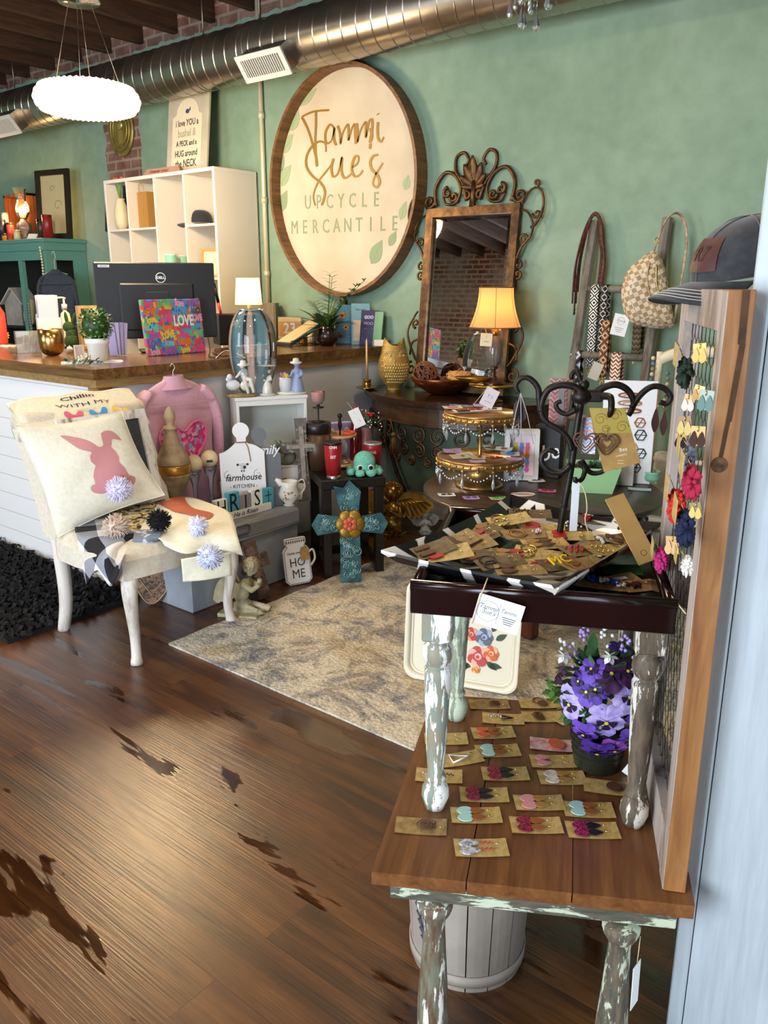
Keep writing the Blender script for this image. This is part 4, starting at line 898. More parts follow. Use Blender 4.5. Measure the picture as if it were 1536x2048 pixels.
# shade lamp on the counter
p=back(ct(501,692),.20); s=mp(p); zt1=tz(p,556)-p.z; zt0=tz(p,609)-p.z
t=thing('table_lamp','small lit table lamp with plain cream shade behind the glass vase','lamp',p)
g=G(); g.lathe([(26.5*s,zt0),(22.5*s,zt1)],36,0,cap=False); g.build('lamp_shade',shade('ffe6b4',.9,'ffd688'),t)
g=G(); g.lathe([(.001,0),(.06,0),(.06,.012),(.012,.02),(.009,.05),(.02,.09),(.009,.13),(.012,zt0-.03),(.006,zt0+.03),(.001,zt0+.03)],16); g.build('base',mt('c8b078',.3,.7),t)
g=G(); g.ball((0,0,(zt0+zt1)/2),.022,0,10); g.build('bulb',mt('fff0c8',.5,em=8,ec='ffe0a0'),t)
light('table_lamp_bulb','POINT',(p.x,p.y,p.z+(zt0+zt1)/2),9,(1,.74,.4),rad_=.025)
# grey crate box, calendar blocks, easel, candle
p=back(ct(540,668),.24); s=mp(p); t=thing('wooden_crate','small grey washed wooden crate right of the lit lamp','crate',p,FACE(p)-.3); hh=tz(p,606)-p.z; g=G()
for c_,d_ in (((0,0,.006),(.11,.09,.012)),((-.055,0,hh/2),(.01,.09,hh)),((.055,0,hh/2),(.01,.09,hh)),((0,-.045,hh/2),(.10,.008,hh)),((0,.045,hh/2),(.10,.008,hh))): g.box(c_,d_)
g.build('crate_boards',wood('6a5c4c','9a8c78',.7,2),t)
p=back(ct(580,680),.10); s=mp(p); t=thing('perpetual_calendar','cream desk calendar with spiral binding showing 23','calendar',p,0,None,Euler((-.15,0,FACE(p)-.1))); hh=tz(p,634)-p.z; w_=46*s
g=G(); g.box((0,0,hh/2),(w_,.012,hh),0,None,.002); g.build('card_block',mt('d8c090',.7),t)
g=G()
for k in range(3): g.box((-w_/2+w_/6+k*w_/3,-.0075,hh*.5),(w_/3-.006,.002,hh*.62)); 
g.build('number_cards',mt('cf9a68',.7),t)
g=G(); g.text('23',hh*.62,T(0,-.0095,hh*.5)@XZ,0,.001,'CENTER',.0015,.9); g.build('numerals',mt('f2ead8',.6),t)
g=G(); g.tube([(-w_/2+w_*i/60,-.004*math.cos(i*PI/2),hh+.004+.006*math.sin(i*PI/2)) for i in range(61)],.0009,4); g.build('spiral_binding',mt('8a8478',.3,.9),t)
A=ct(566,693);B=ct(640,688); p=(A+B)/2; 
t=thing('guest_book','thick open ledger book tilted on a black wire stand','book',V((p.x,p.y,CT)),math.atan2(B.y-A.y,B.x-A.x)); L=(B-A).length; s=mp(p)
zb_=tz(p,668)-CT; g=G()
M=T(L*.12,.03,.085)@roty(-.42); g.box((0,0,0),(L*1.12,.15,.02),0,M,.002); g.build('book_block',mt('3f4450',.5),t); g=G(); g.box((0,0,.0125),(L*1.09,.14,.006),0,M,.001); g.build('top_page',mt('cdb68c',.7),t)
g=G(); 
for yy in(-.06,.10):
    g.tube([(-L*.45,yy,.003),(L*.5,yy,.003),(L*.5,yy,.075),(-L*.45,yy,.035),(-L*.45,yy,.003)],.0022,5); g.tube([(L*.2,yy,.003),(L*.2,yy,.06)],.0022,5)
for x_ in(-L*.45,L*.5): g.tube([(x_,-.06,.003),(x_,.10,.003)],.0022,5)
g.tube([(L*.5,-.06,.075),(L*.5,.10,.075)],.0022,5); g.build('wire_stand',mt('101012',.4,.5),t)
p=back(ct(631,688),.10); hh=tz(p,655)-p.z; g=G(); g.lathe([(.001,0),(16*mp(p),0),(16*mp(p),hh),(.001,hh)],20); single(g,'pillar_candle',mt('e4dcc4',.5),'short white pillar candle beneath the tilted ledger','candle',back(p,.03))
p=back(ct(608,690),.13); g=G(); g.box((0,0,.02),(.05,.03,.04),0,None,.003); single(g,'wooden_block',wood('b07c48','c89660',.6,0),'small wooden block behind the wire stand','wooden block',p,FACE(p))
# potted palm
p=clampw(back(ct(655,690),.04),3.98); s=mp(p); t=thing('potted_palm','leafy green plant in a round dark brown pot at the counter end','potted plant',p); R_=22*s
g=G(); g.lathe([(.001,0),(R_*.5,0),(R_*.95,R_*.5),(R_,R_*.95),(R_*.8,R_*1.5),(R_*.62,R_*1.65),(R_*.66,R_*1.75),(R_*.5,R_*1.7),(.001,R_*1.4)],28); g.build('pot',mt('241a18',.25,coat=.5),t)
rnd=random.Random(21); zz=R_*1.55; GRN=[mt('24401c',.45),mt('3a5f24',.45),mt('5c8434',.5)]
for k in range(9):
    a=rnd.uniform(0,2*PI); lean_=rnd.uniform(.1,.8); L=rnd.uniform(.20,.40); g=G(); d=V((lean_*math.cos(a),lean_*math.sin(a),1)).normalized(); pts=[]; q_=V((0,0,zz)); dd=d.copy()
    for i in range(9): pts.append(q_.copy()); q_=q_+dd*(L/8); dd=(dd-V((0,0,.05*lean_*2))).normalized()
    g.tube(pts,.0018,5,1)
    for i in range(2,9):
        for s_ in(-1,1):
            sd=dd.cross(V((0,0,1))); sd=sd if sd.length>.01 else V((1,0,0)); leafblade(g,pts[i],sd.normalized()*s_*.8+V((0,0,.5)),.07+.03*(8-i)/8,.006,rnd.choice([0,1,2]),.5,n=4)
    g.build('palm_frond',GRN,t)
for k in range(26):
    a=rnd.uniform(0,2*PI); e=rnd.uniform(.15,1.3); g=G(); leafblade(g,(.01*math.cos(a),.01*math.sin(a),zz),(math.cos(a),math.sin(a),e),rnd.uniform(.15,.26),rnd.uniform(.014,.024),rnd.choice([0,0,1]),rnd.uniform(.3,1.1),n=6); g.build('leaf',GRN,t)
# books and boxes at the counter end
def book(name,lab,u0,u1,vb,vt,bk,c,cat='book',lean=-.15,rzo=0,art=None,mats=None,d=.012):
    p=back(ct((u0+u1)/2,vb),bk); s=mp(p); t=thing(name,lab,cat,p,0,None,Euler((lean,0,FACE(p)+rzo))); W=(u1-u0)*s/max(.3,math.cos(rzo)); Hh=tz(p,vt)-p.z
    g=G(); g.box((0,d/2,Hh/2),(W,d,Hh),0,None,.0015); g.build('cover',mt(c,.4),t)
    if art: g=G(); art(g,W,Hh); g.build('cover_art',mats,t)
    return t
def fruits(g,W,h):
    for x,y,r,m in((-.1,.72,.19,0),(.12,.42,.15,1),(-.2,.2,.14,2),(.25,.78,.08,1)): g.poly(circ(r*W,16,x*W,y*h),.001,m,XZ@T(0,0,.0012+.0004*m)); g.poly(circ(r*W*.5,12,x*W,y*h),.001,3,XZ@T(0,0,.003+.0004*m))
book('picture_book','blue picture book with orange flowers leaning beside the palm',671,705,676,608,.02,'4f8fae',lean=-.2,art=fruits,mats=[mt('e07a28',.5),mt('e8a83c',.5),mt('c8503c',.5),mt('7a2a18',.5)])
book('greeting_card_box','light blue upright card box with cream label at the counter end',703,740,672,606,.12,'7fb0bc','box',art=lambda g,W,h:(g.box((0,-.001,h*.35),(W*.8,.002,h*.5)),g.text('live well',.018,T(0,-.002,h*.85)@XZ,1,.0006)),mats=[mt('e0c8a0',.6),mt('4a7a86',.6)])
book('purple_book','dark purple book with pale round lettering at the counter end',718,750,679,620,.02,'2c2250',rzo=-.45,lean=-.18,art=lambda g,W,h:(g.text('GOO',.028,T(0,-.001,h*.8)@XZ,0,.001,'CENTER',.002),g.text('MOO',.028,T(0,-.001,h*.62)@XZ,0,.001,'CENTER',.002),[g.poly(circ(.003,6,W*(rnd.random()-.5)*.9,h*rnd.random()*.5),.001,1,XZ) for _ in range(14)]),mats=[mt('c8b8e0',.5),mt('5a80d0',.5)])
book('green_book','green and white patterned book behind the purple book',744,761,674,622,.06,'6a9a78',rzo=-.5,lean=-.2)
p=back(ct(762,679),.04); g=G(); g.box((0,0,.02),(.08,.05,.04),0,None,.002); single(g,'white_box',mt('e4dcd0',.6),'small white box at the far end of the counter','box',p,FACE(p)-.3)
p=ct(672,681); t=thing('flyer_stack','flat colourful flyers on the counter below the palm','papers',p,.2)
for k in range(3): g=G(); g.box((.01*k,.01*k,.001+k*.002),(.10,.07,.0015),0,rotz(.2*k)); g.build('flyer',mt(['c0a0b0','d8ccc0','9a6a8a'][k],.6),t)
# ================================================================ TRUNK, CHAIR AND FLOOR GOODS
from mathutils.geometry import tessellate_polygon
def blob(g,name,mat,parent=None,vox=.004,loc=(0,0,0),rz=0,label=None,sm=6):
    o=g.build(name,mat,parent,loc,rz,None,label); r=o.modifiers.new('r','REMESH'); r.mode='VOXEL'; r.voxel_size=vox; r.use_smooth_shade=True
    q_=o.modifiers.new('s','SMOOTH'); q_.iterations=sm; q_.factor=.5; return o
def decal(g,poly,f,mi=0,lv=3):        # flat outline mapped onto a curved surface f(a,b)
    P=[V((x,y,0)) for x,y in poly]; tr=[tuple((P[i].x,P[i].y) for i in t_) for t_ in tessellate_polygon([P])]
    for _ in range(lv):
        nt=[]
        for a,b,c in tr:
            L=[math.dist(a,b),math.dist(b,c),math.dist(c,a)]; m=max(L)
            if m<.04: nt.append((a,b,c)); continue
            k=L.index(m)
            if k==1: a,b,c=b,c,a
            elif k==2: a,b,c=c,a,b
            d=((a[0]+b[0])/2,(a[1]+b[1])/2); nt+=[(a,d,c),(d,b,c)]
        tr=nt
    for t_ in tr: g.add([f(*p) for p in t_],[(0,1,2)],mi,True)
def wingmesh(g,M,L,w):      # feathered wing, root at the origin, span along x
    n=7; up=[(L*i/10,w*.55*math.sin(PI*min(1,.25+i/10*.75))) for i in range(11)]
    lo=[]
    for k in range(n):
        x0=L*(1-k/n); x1=L*(1-(k+1)/n)
        for j in range(4): q=j/4; lo.append((x0+(x1-x0)*q,-w*(.25+.35*math.sin(PI*k/n))-w*.14*math.sin(PI*q)))
    g.poly(up+lo,L*.06,0,M)
    for k in range(n): x=L*(1-(k+.5)/n)*.98; g.tube([M@V((x*.35,w*.25,L*.06)),M@V((x*.8,w*.0,L*.075)),M@V((x,-w*(.25+.3*math.sin(PI*k/n)),L*.06))],[L*.03,L*.035,L*.02],6)
def quadinv(c):                       # pixel -> (a,b) of the quad TL,TR,BR,BL  (a right, b down)
    def inv(u,v):
        a=b=.5
        for _ in range(12):
            x=[(1-a)*(1-b)*c[0][k]+a*(1-b)*c[1][k]+a*b*c[2][k]+(1-a)*b*c[3][k] for k in(0,1)]
            da=[(1-b)*(c[1][k]-c[0][k])+b*(c[2][k]-c[3][k]) for k in(0,1)]; db=[(1-a)*(c[3][k]-c[0][k])+a*(c[2][k]-c[1][k]) for k in(0,1)]
            D=da[0]*db[1]-da[1]*db[0]; ex_,ey_=u-x[0],v-x[1]; a+=(ex_*db[1]-ey_*db[0])/D; b+=(da[0]*ey_-da[1]*ex_)/D
        return a,b
    return inv
def pompom(name,lab,c,r,mat,parent=None,n=260,cat='pompom',seed=1):
    rnd=random.Random(seed); g=G(); g.ball((0,0,0),r*.72,0,12)
    for i in range(n):
        z=rnd.uniform(-1,1); a=rnd.uniform(0,2*PI); q=math.sqrt(1-z*z); d=V((q*math.cos(a),q*math.sin(a),z)); e=d+V((rnd.uniform(-.3,.3),rnd.uniform(-.3,.3),rnd.uniform(-.3,.3)))*.6
        g.tube([d*r*.55,(d*.75+e*.25)*r*rnd.uniform(.9,1.08)],[r*.05,r*.028],4)
    return g.build(name,mat,parent,c)
ck=lambda u,v,dz=.001:Z(u,v,CHT+dz)
# ---- chair
t=thing('accent_chair','cream upholstered accent chair with whitewashed curved legs holding a bunny pillow','chair',(0,0,0))
CA=V((-2.70,1.735,0));CB=V((-2.735,2.27,0));CC=V((-3.225,1.745,0));CD=V((-3.26,2.27,0)); ZS=.445
LEGM=paintwood('d8d0c6','9a8472',.36,.5,2,9,.6,'b8a694'); LIN=cloth('d8cfbe','c9bea9')
def cleg(b,dx,dy,nm='leg'):
    g=G(); pts=smooth([(b.x-dx*.6,b.y-dy*.6,ZS-.06),(b.x+dx*.35,b.y+dy*.35,ZS-.13),(b.x+dx*.1,b.y+dy*.1,ZS-.24),(b.x-dx*.3,b.y-dy*.3,.10),(b.x,b.y,.0)],5); n=len(pts)
    R_=[.041-.020*math.sin(min(1,i/n*1.25)*PI/2)+.004*(i>n-3) for i in range(n)]; g.tube(pts,R_,10); return g.build(nm,LEGM,t)
cleg(CA+V((.0,-.0,0)),.03,-.03); cleg(CB,.03,.03)
for c_,yy in((CC,-.0),(CD,.0)):
    g=G(); g.tube(smooth([(c_.x-.01,c_.y,ZS+.0),(c_.x+.005,c_.y,.25),(c_.x-.005,c_.y,.12),(c_.x-.03,c_.y-.01,0)] if c_ is CC else [(c_.x-.01,c_.y,ZS+.0),(c_.x,c_.y,.42),(c_.x,c_.y,.40),(c_.x,c_.y,CHT+.002)],5),[.034-.0005*i for i in range(16)],8,0,flat=1); g.build('leg',LEGM,t)
def seat(a,b,zz=0,k=0):
    return None
g=G(); o_=[(CC.x-.0,CC.y-.02),(CA.x-.04,CA.y-.045),(CA.x+.03,CA.y-.0),(CA.x+.045,(CA.y+CB.y)/2),(CB.x+.03,CB.y+.0),(CB.x-.04,CB.y+.04),(CD.x,CD.y+.02)]
g.poly(smooth(o_,4,True),.078,0,T(0,0,ZS-.068)); g.build('seat_rail',LIN,t)
g=G(); cx_,cy_=(CA.x+CC.x)/2,(CA.y+CD.y)/2
oo=smooth(o_,4,True)
g.grid(lambda a,b:(lambda P,k:(cx_+(P[0]-cx_)*k,cy_+(P[1]-cy_)*k,ZS+.008+.05*math.sqrt(max(0,1-k**6))))(oo[int(a*len(oo))%len(oo)],1-b*.98),len(oo),10,0,True,True); g.build('seat_cushion',LIN,t)
g=G()
def backf(a,b,th=0):
    y=1.70+.60*a; z=ZS+.0+.455*b; x=-3.235-.16*b**1.4+.03*math.cos((a-.5)*2.2)
    return (x+th,y,z)
g.grid(lambda a,b:backf(a,b,.05),14,12); g.grid(lambda a,b:backf(1-a,b,-.05),14,12)
for a in(0,1): g.grid(lambda i,b:backf(a,b,-.05+.1*(i if a==0 else 1-i)),4,12)
g.tube([V(backf(i/16,1))+V((-.005,0,.01)) for i in range(17)],.065,14); g.build('backrest',LIN,t)
# ---- chalkboard frame on the chair seat behind the pillow
Bf=X(322,994,-3.10); Tf=X(284,819,-3.245); up_=(Tf-Bf); W_=.44; H_=up_.length; lx_=V((0.0,1,0)); nz_=lx_.cross(up_).normalized()
nz_=nz_ if nz_.x>0 else -nz_
Mf=Mx(((lx_.x,up_.normalized().x,nz_.x,Bf.x),(lx_.y,up_.normalized().y,nz_.y,Bf.y),(lx_.z,up_.normalized().z,nz_.z,Bf.z),(0,0,0,1)))@T(-W_/2,0,0)
t=thing('distressed_frame','white distressed frame with dark panel leaning between the throw pillow and the chair back','picture frame',(0,0,0))
g=G(); g.poly([(-W_/2,0),(W_/2,0),(W_/2,H_),(-W_/2,H_)],.022,0,Mf,[(-W_/2+.04,.04),(W_/2-.04,.04),(W_/2-.04,H_-.04),(-W_/2+.04,H_-.04)]); g.build('frame',paintwood('e0dcd8','9c8a80',.36,.5,2,12),t)
g=G(); g.box((0,H_/2,.008),(W_-.07,H_-.07,.006),0,Mf); g.build('dark_panel',mt('2c2e33',.7,0,'45484e',4),t)
# ---- pillow
PC=[(30,852),(243,820),(330,993),(112,1077)]; pinv=quadinv(PC)
PW=[X(30,852,-3.19),X(243,822,-3.15),Z(330,990,.50),Z(112,1077,.475)]
PW[2]=X(330,990,-2.98) if PW[2].x<-3.1 else PW[2]
nrm=((PW[1]-PW[3]).cross(PW[0]-PW[2])).normalized(); nrm=nrm if nrm.dot(-V(PW[0])+O)>0 else -nrm
def pil(a,b,s=1,off=0):
    k=lambda x:math.sin(PI*min(1,max(0,x)))
    aa=a+.045*k(b)*(1-2*a); bb=b+.045*k(a)*(1-2*b)
    q=PW[0]*(1-aa)*(1-bb)+PW[1]*aa*(1-bb)+PW[2]*aa*bb+PW[3]*(1-aa)*bb
    h=.075*(k(a)*k(b))**.55+.004*math.sin(a*9+b*13)*k(a)*k(b)
    return q+nrm*(s*h+off)
t=thing('throw_pillow','cream square throw pillow with pink bunny print and white pompom tail','pillow',(0,0,0))
PCRM=cloth('e9e4d2','ddd6c0'); g=G(); g.grid(lambda a,b:pil(a,b,1),30,30); g.grid(lambda a,b:pil(1-a,b,-.9),30,30); g.build('cover',PCRM,t)
g=G(); g.tube([pil(*q,0) for q in [(i/20,0) for i in range(20)]+[(1,i/20) for i in range(20)]+[(1-i/20,1) for i in range(20)]+[(0,1-i/20) for i in range(20)]],.0025,5,0,True); g.build('edge_seam',PCRM,t)
z4=lambda L:[pinv(x/3,760+y/3) for x,y in L]
bun=[(318,320),(380,325),(470,350),(525,385),(545,398),(570,395),(578,375),(567,310),(620,294),(665,310),(718,358),(665,350),(643,352),(640,380),(635,402),(662,425),(684,465),(685,500),(720,530),(752,580),(790,588),(798,610),(785,640),(750,655),(745,690),(690,705),(610,700),(580,706),(530,700),(500,675),(505,648),(525,640),(512,590),(518,540),(525,520),(495,495),(488,455),(498,432),(440,418),(400,395),(355,355)]
g=G(); decal(g,[q for q in z4(smooth(bun,2,True))],lambda a,b:pil(a,b,1,.0012),0,4); g.build('bunny_print',mt('c98a8c',.6),t)
pompom('pompom',None,pil(*pinv(225,986),1,.02),.058,mt('dcd8ee',.9),t,420)
# ---- t-shirt folded over the backrest
def bk(a,b): # drape over the top roll : a along, b from the front down over the top
    th_=-1.45+b*2.9; c_=V(backf(.02+.93*a,1))+V((-.005,0,.01)); r=.0735+.004*math.sin(a*14+b*6)
    sag=.035*math.sin(a*PI*1.0)
    return c_+V((math.cos(th_)*r*1.15 if th_<PI/2 else math.cos(th_)*r,0,math.sin(th_)*r*(1)+ (0)))+V((0,0,.0))
def bk2(a,b,off=0):      # the shirt lies folded as a sloping wad over the top roll
    y=1.69+.60*a; q0=V(backf((y-1.70)/.60,1)); w_=.004*math.sin(a*17+b*5)
    return q0+V((.10-.135*b+off*.7,0,-.028+.14*b**.8+off*.7+w_+.012*math.sin(PI*a)))
t=thing('folded_tshirt','cream folded t-shirt with black words and three colored bunnies on the chair back','t-shirt',(0,0,0))
g=G(); g.grid(lambda a,b:bk2(a,b,.0),40,16); g.grid(lambda a,b:bk2(1-a,b,-.022),40,16); g.tube([bk2(i/40,1,-.011) for i in range(41)],.012,8); g.tube([bk2(i/40,0,-.011) for i in range(41)],.012,8); g.build('shirt_body',cloth('ece4cc','e2d8ba'),t)
def gob(cx_,w): # small sitting bunny outline
    P=[(-.5,0),(-.5,.35),(-.42,.5),(-.5,.75),(-.45,.98),(-.28,1.0),(-.12,.72),(.05,.72),(.25,1.0),(.45,.95),(.42,.7),(.35,.5),(.5,.35),(.55,0)]; return [(cx_+x*w,.50-y*.40+0) for x,y in smooth(P,2,True)]
for cxx,c_ in((.40,'d8607c'),(.60,'4a9ad8'),(.80,'ecc95c')): g=G(); decal(g,[(a,.54-b) for a,b in gob(cxx,.16)],lambda a,b:bk2(a,b,.003),0,3); g.build('printed_bunny',mt(c_,.6),t)
g=G(); k0=len(g.v); g.text('WITH MY',.1,Mx.Identity(4),0,0,'CENTER',.001)
g.v=[tuple(bk2(.52+x*1.05,.62+y*1.5,.003+.0004*(z>0))) for x,y,z in g.v]; g.build('printed_words',INK,t)
g=G(); g.text('Chillin',.1,Mx.Identity(4),0,0,'CENTER',.002); g.v=[tuple(bk2(.50+x*1.1,.86+y*1.5,.003+.0004*(z>0))) for x,y,z in g.v]; g.build('printed_script',INK,t)
# ---- towels
def drape(C_,n=6):
    rows=[smooth([tuple(q) for q in r],n) for r in C_]; cols=[smooth(c,n) for c in zip(*rows)]
    return cols
def draped(name,C_,mat,parent,n=6,th=.004,f=None):
    c=drape(C_,n); nu=len(c); nv=len(c[0]); g=G()
    g.add([q for col in c for q in col],[(i*nv+j,(i+1)*nv+j,(i+1)*nv+j+1,i*nv+j+1) for i in range(nu-1) for j in range(nv-1)],0,True)
    o=g.build(name,mat,parent); o.modifiers.new('s','SOLIDIFY').thickness=th; return o,c
zt_s=ZS+.062
def S(u,v,z=zt_s): return Z(u,v,z)
CK=N('material_buffalo_check'); s_=CK.n('SeparateXYZ'); CK.L(CK.co(rot=(0,0,.5)),s_.inputs[0])
fx=CK.math('GREATER_THAN',CK.math('FRACT',CK.math('MULTIPLY',s_.outputs[0],5.5)),.5); fy=CK.math('GREATER_THAN',CK.math('FRACT',CK.math('MULTIPLY',CK.math('ADD',s_.outputs[1],CK.math('MULTIPLY',s_.outputs[2],.8)),5.5)),.5)
CK.set(Base_Color=CK.ramp(CK.math('MULTIPLY',CK.math('ADD',fx,fy),.5),[(0,'e6e0d8'),(.4,'8d8f98'),(.9,'17161a')],'CONSTANT'),Roughness=.9)
t=thing('checked_towel','black, grey and white buffalo check towel hanging over the chair seat corner','towel',(0,0,0))
A0=[S(150,1040),S(200,1015),S(262,1010),S(330,1000)]
A1=[S(150,1062),S(205,1050),S(262,1040),S(335,1030)]
A2=[S(156,1078,.50),S(208,1080,.505),S(262,1068),S(318,1055)]
ed=lambda u,v,x:X(u,v,x)
A3=[Y(162,1118,1.68),Y(192,1118,1.68),Y(218,1108,1.672),Z(268,1088,.455)]
A4=[Y(174,1168,1.68),Y(196,1140,1.66),Y(224,1172,1.665),Y(246,1118,1.66)]
draped('towel_cloth',[A0,A1,A2,A3,A4],CK.m,t)
pompom('pompom',None,S(232,1055,zt_s+.035),.058,mt('c9b4a4',.9),t,300,seed=2)
t=thing('leopard_towel','leopard print towel edge with black pompom lying on the chair seat','towel',(0,0,0))
LP=N('material_leopard'); n=LP.noise(LP.co(),38,2,.5,.6); LP.set(Base_Color=LP.ramp(n,[(.38,'2a1c10'),(.44,'8a6a34'),(.52,'d8c080'),(.6,'e8dcb8')]),Roughness=.9)
draped('towel_cloth',[[S(222,1024,zt_s+.012),S(270,1012,zt_s+.012),S(325,1005,zt_s+.012),S(360,1010,zt_s+.012)],[S(240,1050,zt_s+.006),S(290,1045,zt_s+.012),S(335,1040,zt_s+.012),S(372,1040,zt_s+.012)],[S(255,1068,zt_s-.004),S(300,1062,zt_s+.008),S(345,1058,zt_s+.008),S(380,1055,zt_s+.008)]],LP.m,t)
pompom('pompom',None,S(318,1041,zt_s+.062),.050,mt('0e0d10',.95),t,300,seed=3)
t=thing('cream_towel','cream tea towel with rust bunny and white pompoms draped over the right chair edge','towel',(0,0,0))
h_=.02
h_=.008
B0=[S(300,1030,zt_s+h_+.012),S(328,1002,zt_s+h_+.012),S(380,996,zt_s+h_+.006),S(430,1012,zt_s+h_)]
B1=[S(282,1062,zt_s+h_+.004),S(330,1046,zt_s+h_+.006),S(395,1030,zt_s+h_+.01),S(460,1028,zt_s+.004)]
B2=[S(318,1078,zt_s+h_-.006),S(352,1082,zt_s+h_-.012),S(412,1068,zt_s+h_),S(474,1070,.505)]
B3=[Z(330,1092,.49),Z(372,1108,.47),Z(430,1098,.46),Z(487,1112,.44)]
o,cc=draped('towel_cloth',[B0,B1,B2,B3],cloth('ebe6d0','e0dac2'),t)
def towelpt(a,b,off=.006):
    i=min(len(cc)-1,max(0,a*(len(cc)-1))); j=min(len(cc[0])-1,max(0,b*(len(cc[0])-1))); i0,j0=int(i),int(j); i1,j1=min(i0+1,len(cc)-1),min(j0+1,len(cc[0])-1); fi,fj=i-i0,j-j0
    return V(cc[i0][j0])*(1-fi)*(1-fj)+V(cc[i1][j0])*fi*(1-fj)+V(cc[i0][j1])*(1-fi)*fj+V(cc[i1][j1])*fi*fj+V((.3,-.3,1)).normalized()*off
tinv=quadinv([(300,1014),(432,1006),(487,1112),(330,1092)])
B=[(318,1006),(335,1008),(352,1015),(360,1012),(355,1001),(372,997),(388,1003),(380,1010),(386,1022),(398,1032),(415,1038),(425,1044),(420,1052),(408,1050),(392,1040),(370,1032),(362,1028),(340,1018)]
g=G(); decal(g,[tinv(*q) for q in smooth(B,2,True)],lambda a,b:towelpt(a,b,.008),0,5); g.build('bunny_print',mt('b0553c',.6),t)
draped('towel_fold',[[Z(362,1118,.455),Z(400,1112,.46),Z(462,1105,.46)],[Z(364,1140,.41),Z(405,1135,.41),Z(463,1128,.41)],[Z(366,1163,.36),Z(410,1160,.36),Z(463,1150,.36)]],cloth('ebe6d0','e0dac2'),t)
pompom('pompom',None,S(395,1052,zt_s+.045),.045,mt('dcdcec',.9),t,260,seed=4); pompom('pompom',None,Z(420,1114,.49),.052,mt('cfd4ea',.9),t,300,seed=5)
t=thing('grey_check_towel','small grey and white check towel end over the front of the chair seat','towel',(0,0,0))
draped('towel_cloth',[[S(270,1062,zt_s+.016),S(300,1060,zt_s+.016),S(325,1062,zt_s+.018)],[S(266,1080,zt_s-.0),S(295,1078,zt_s+.004),S(320,1075,zt_s+.006)],[Z(262,1095,.46),Z(285,1098,.46),Z(315,1090,.46)]],mt('b9bcc4',.9,0,'6d7480',22,.45,.5),t)
# ---- plaque leaning on the trunk end
p=Z(312,1206,0); t=thing('embossed_plaque','brown embossed leather like shield plaque beneath the chair leaning on the trunk','plaque',V((p.x,min(p.y,y0-.05),.004)),0,None,Euler((-.12,.1,FACE(p)-.2)))
EMB=mt('7a5c44',.5,.2,'3c2a1e',60,.4,.6,1,40); hh=.21; w_=.10
P=smooth([(0,0),(.04,.02),(.09,.10),(w_,hh),(0,hh+.02),(-w_,hh),(-.085,.10),(-.04,.02)],3,True); g=G(); g.poly(P,.012,0,XZ); g.build('plate',EMB,t); g=G(XZ); g.tube([(x*.9,y*.93+.006,.014) for x,y in P],.004,5,0,True); g.tube([(-w_*.8,hh*.7,.014),(0,.05,.014),(w_*.8,hh*.7,.014)],.0035,5); g.build('rim',mt('9a7a5c',.45,.3),t)
# ---- angel, crosses, home jar
ANG=mt('b9ae8c',.65,0,'8f8464',14,.35,.65,.5,50)
p=Z(488,1226,0); s=mp(p); ha=tz(p,1113); t=thing('angel_statue','cream weathered kneeling angel statue on the floor in front of the trunk','statue',(p.x,p.y,.0),FACE(p)+PI-.45); h=ha
g=G(); g.ball((0,0,h*.14),h*.13,0,16,(1.35,1.1,.95)); g.ball((.01,0,h*.36),h*.135,0,16,(1.05,.95,1.3)); g.ball((-.02,0,h*.52),h*.11,0,14,(1,1.1,1)); g.ball((-.04,0,h*.72),h*.05); g.ball((-.05,0,h*.84),h*.125,0,16,(1,.95,1.1)); 
g.tube([(-.01,-h*.10,h*.56),(-.07,-h*.10,h*.48),(-.085,-h*.02,h*.62)],[h*.06,h*.052,h*.045],8); g.tube([(-.01,h*.10,h*.56),(-.06,h*.10,h*.46),(-.085,h*.02,h*.54)],[h*.06,h*.052,h*.045],8)
g.tube([(-.03,-h*.08,h*.14),(-.13,-h*.08,h*.10),(-.10,-h*.08,h*.03),(.06,-h*.09,h*.03)],[h*.07,h*.06,h*.045,h*.03],8); g.tube([(-.03,h*.08,h*.14),(-.12,h*.08,h*.09),(-.02,h*.09,h*.03)],[h*.07,h*.055,h*.03],8); g.box((0,0,.01),(.2,.16,.02))
g.ball((-.05-h*.10,0,h*.83),h*.02,0,8); blob(g,'body',ANG,t,.0045,sm=3)
g=G(); rnd=random.Random(2)
for i in range(70): z_=rnd.uniform(-.3,1); a=rnd.uniform(-2.2,2.2); r_=math.sqrt(1-min(1,z_*z_)); g.ball((-.05+h*.125*r_*math.cos(a),h*.12*r_*math.sin(a),h*.85+h*.13*z_),h*.036,0,7)
g.build('curly_hair',ANG,t)
for s_ in(-1,1):
    g=G()
    wingmesh(g,T(.035,s_*h*.05,h*.60)@rotz(s_*.35)@XZ@rotz(-.75),h*.50,h*.30); g.build('wing',ANG,t)
def cross(g,w,h,t_,a,b,yb,mi=0,M=None,flare=1.0):
    """a half width of arms' bar, b half width of the upright, yb height of the bar"""
    P=[(-b*flare,0),(b*flare,0),(b,yb-a),(w/2,yb-a*flare),(w/2,yb+a*flare),(b,yb+a),(b*flare,h),(-b*flare,h),(-b,yb+a),(-w/2,yb+a*flare),(-w/2,yb-a*flare),(-b,yb-a)]
    g.poly(P,t_,mi,M)
def swirls(g,area,n,r,z,seed=1,th=.0022):
    rnd=random.Random(seed)
    for i in range(n):
        x,y=area(rnd); k=r*rnd.uniform(.6,1.1); d=rnd.choice([-1,1]); g.tube([(a,b,z) for a,b in spiral((x,y),k,k*.15,rnd.uniform(0,6),rnd.uniform(0,6)+d*9,16)],th,4)
p=Z(528,1196,0); s=mp(p); H_=tz(p,1085)+.01; W_=60*s
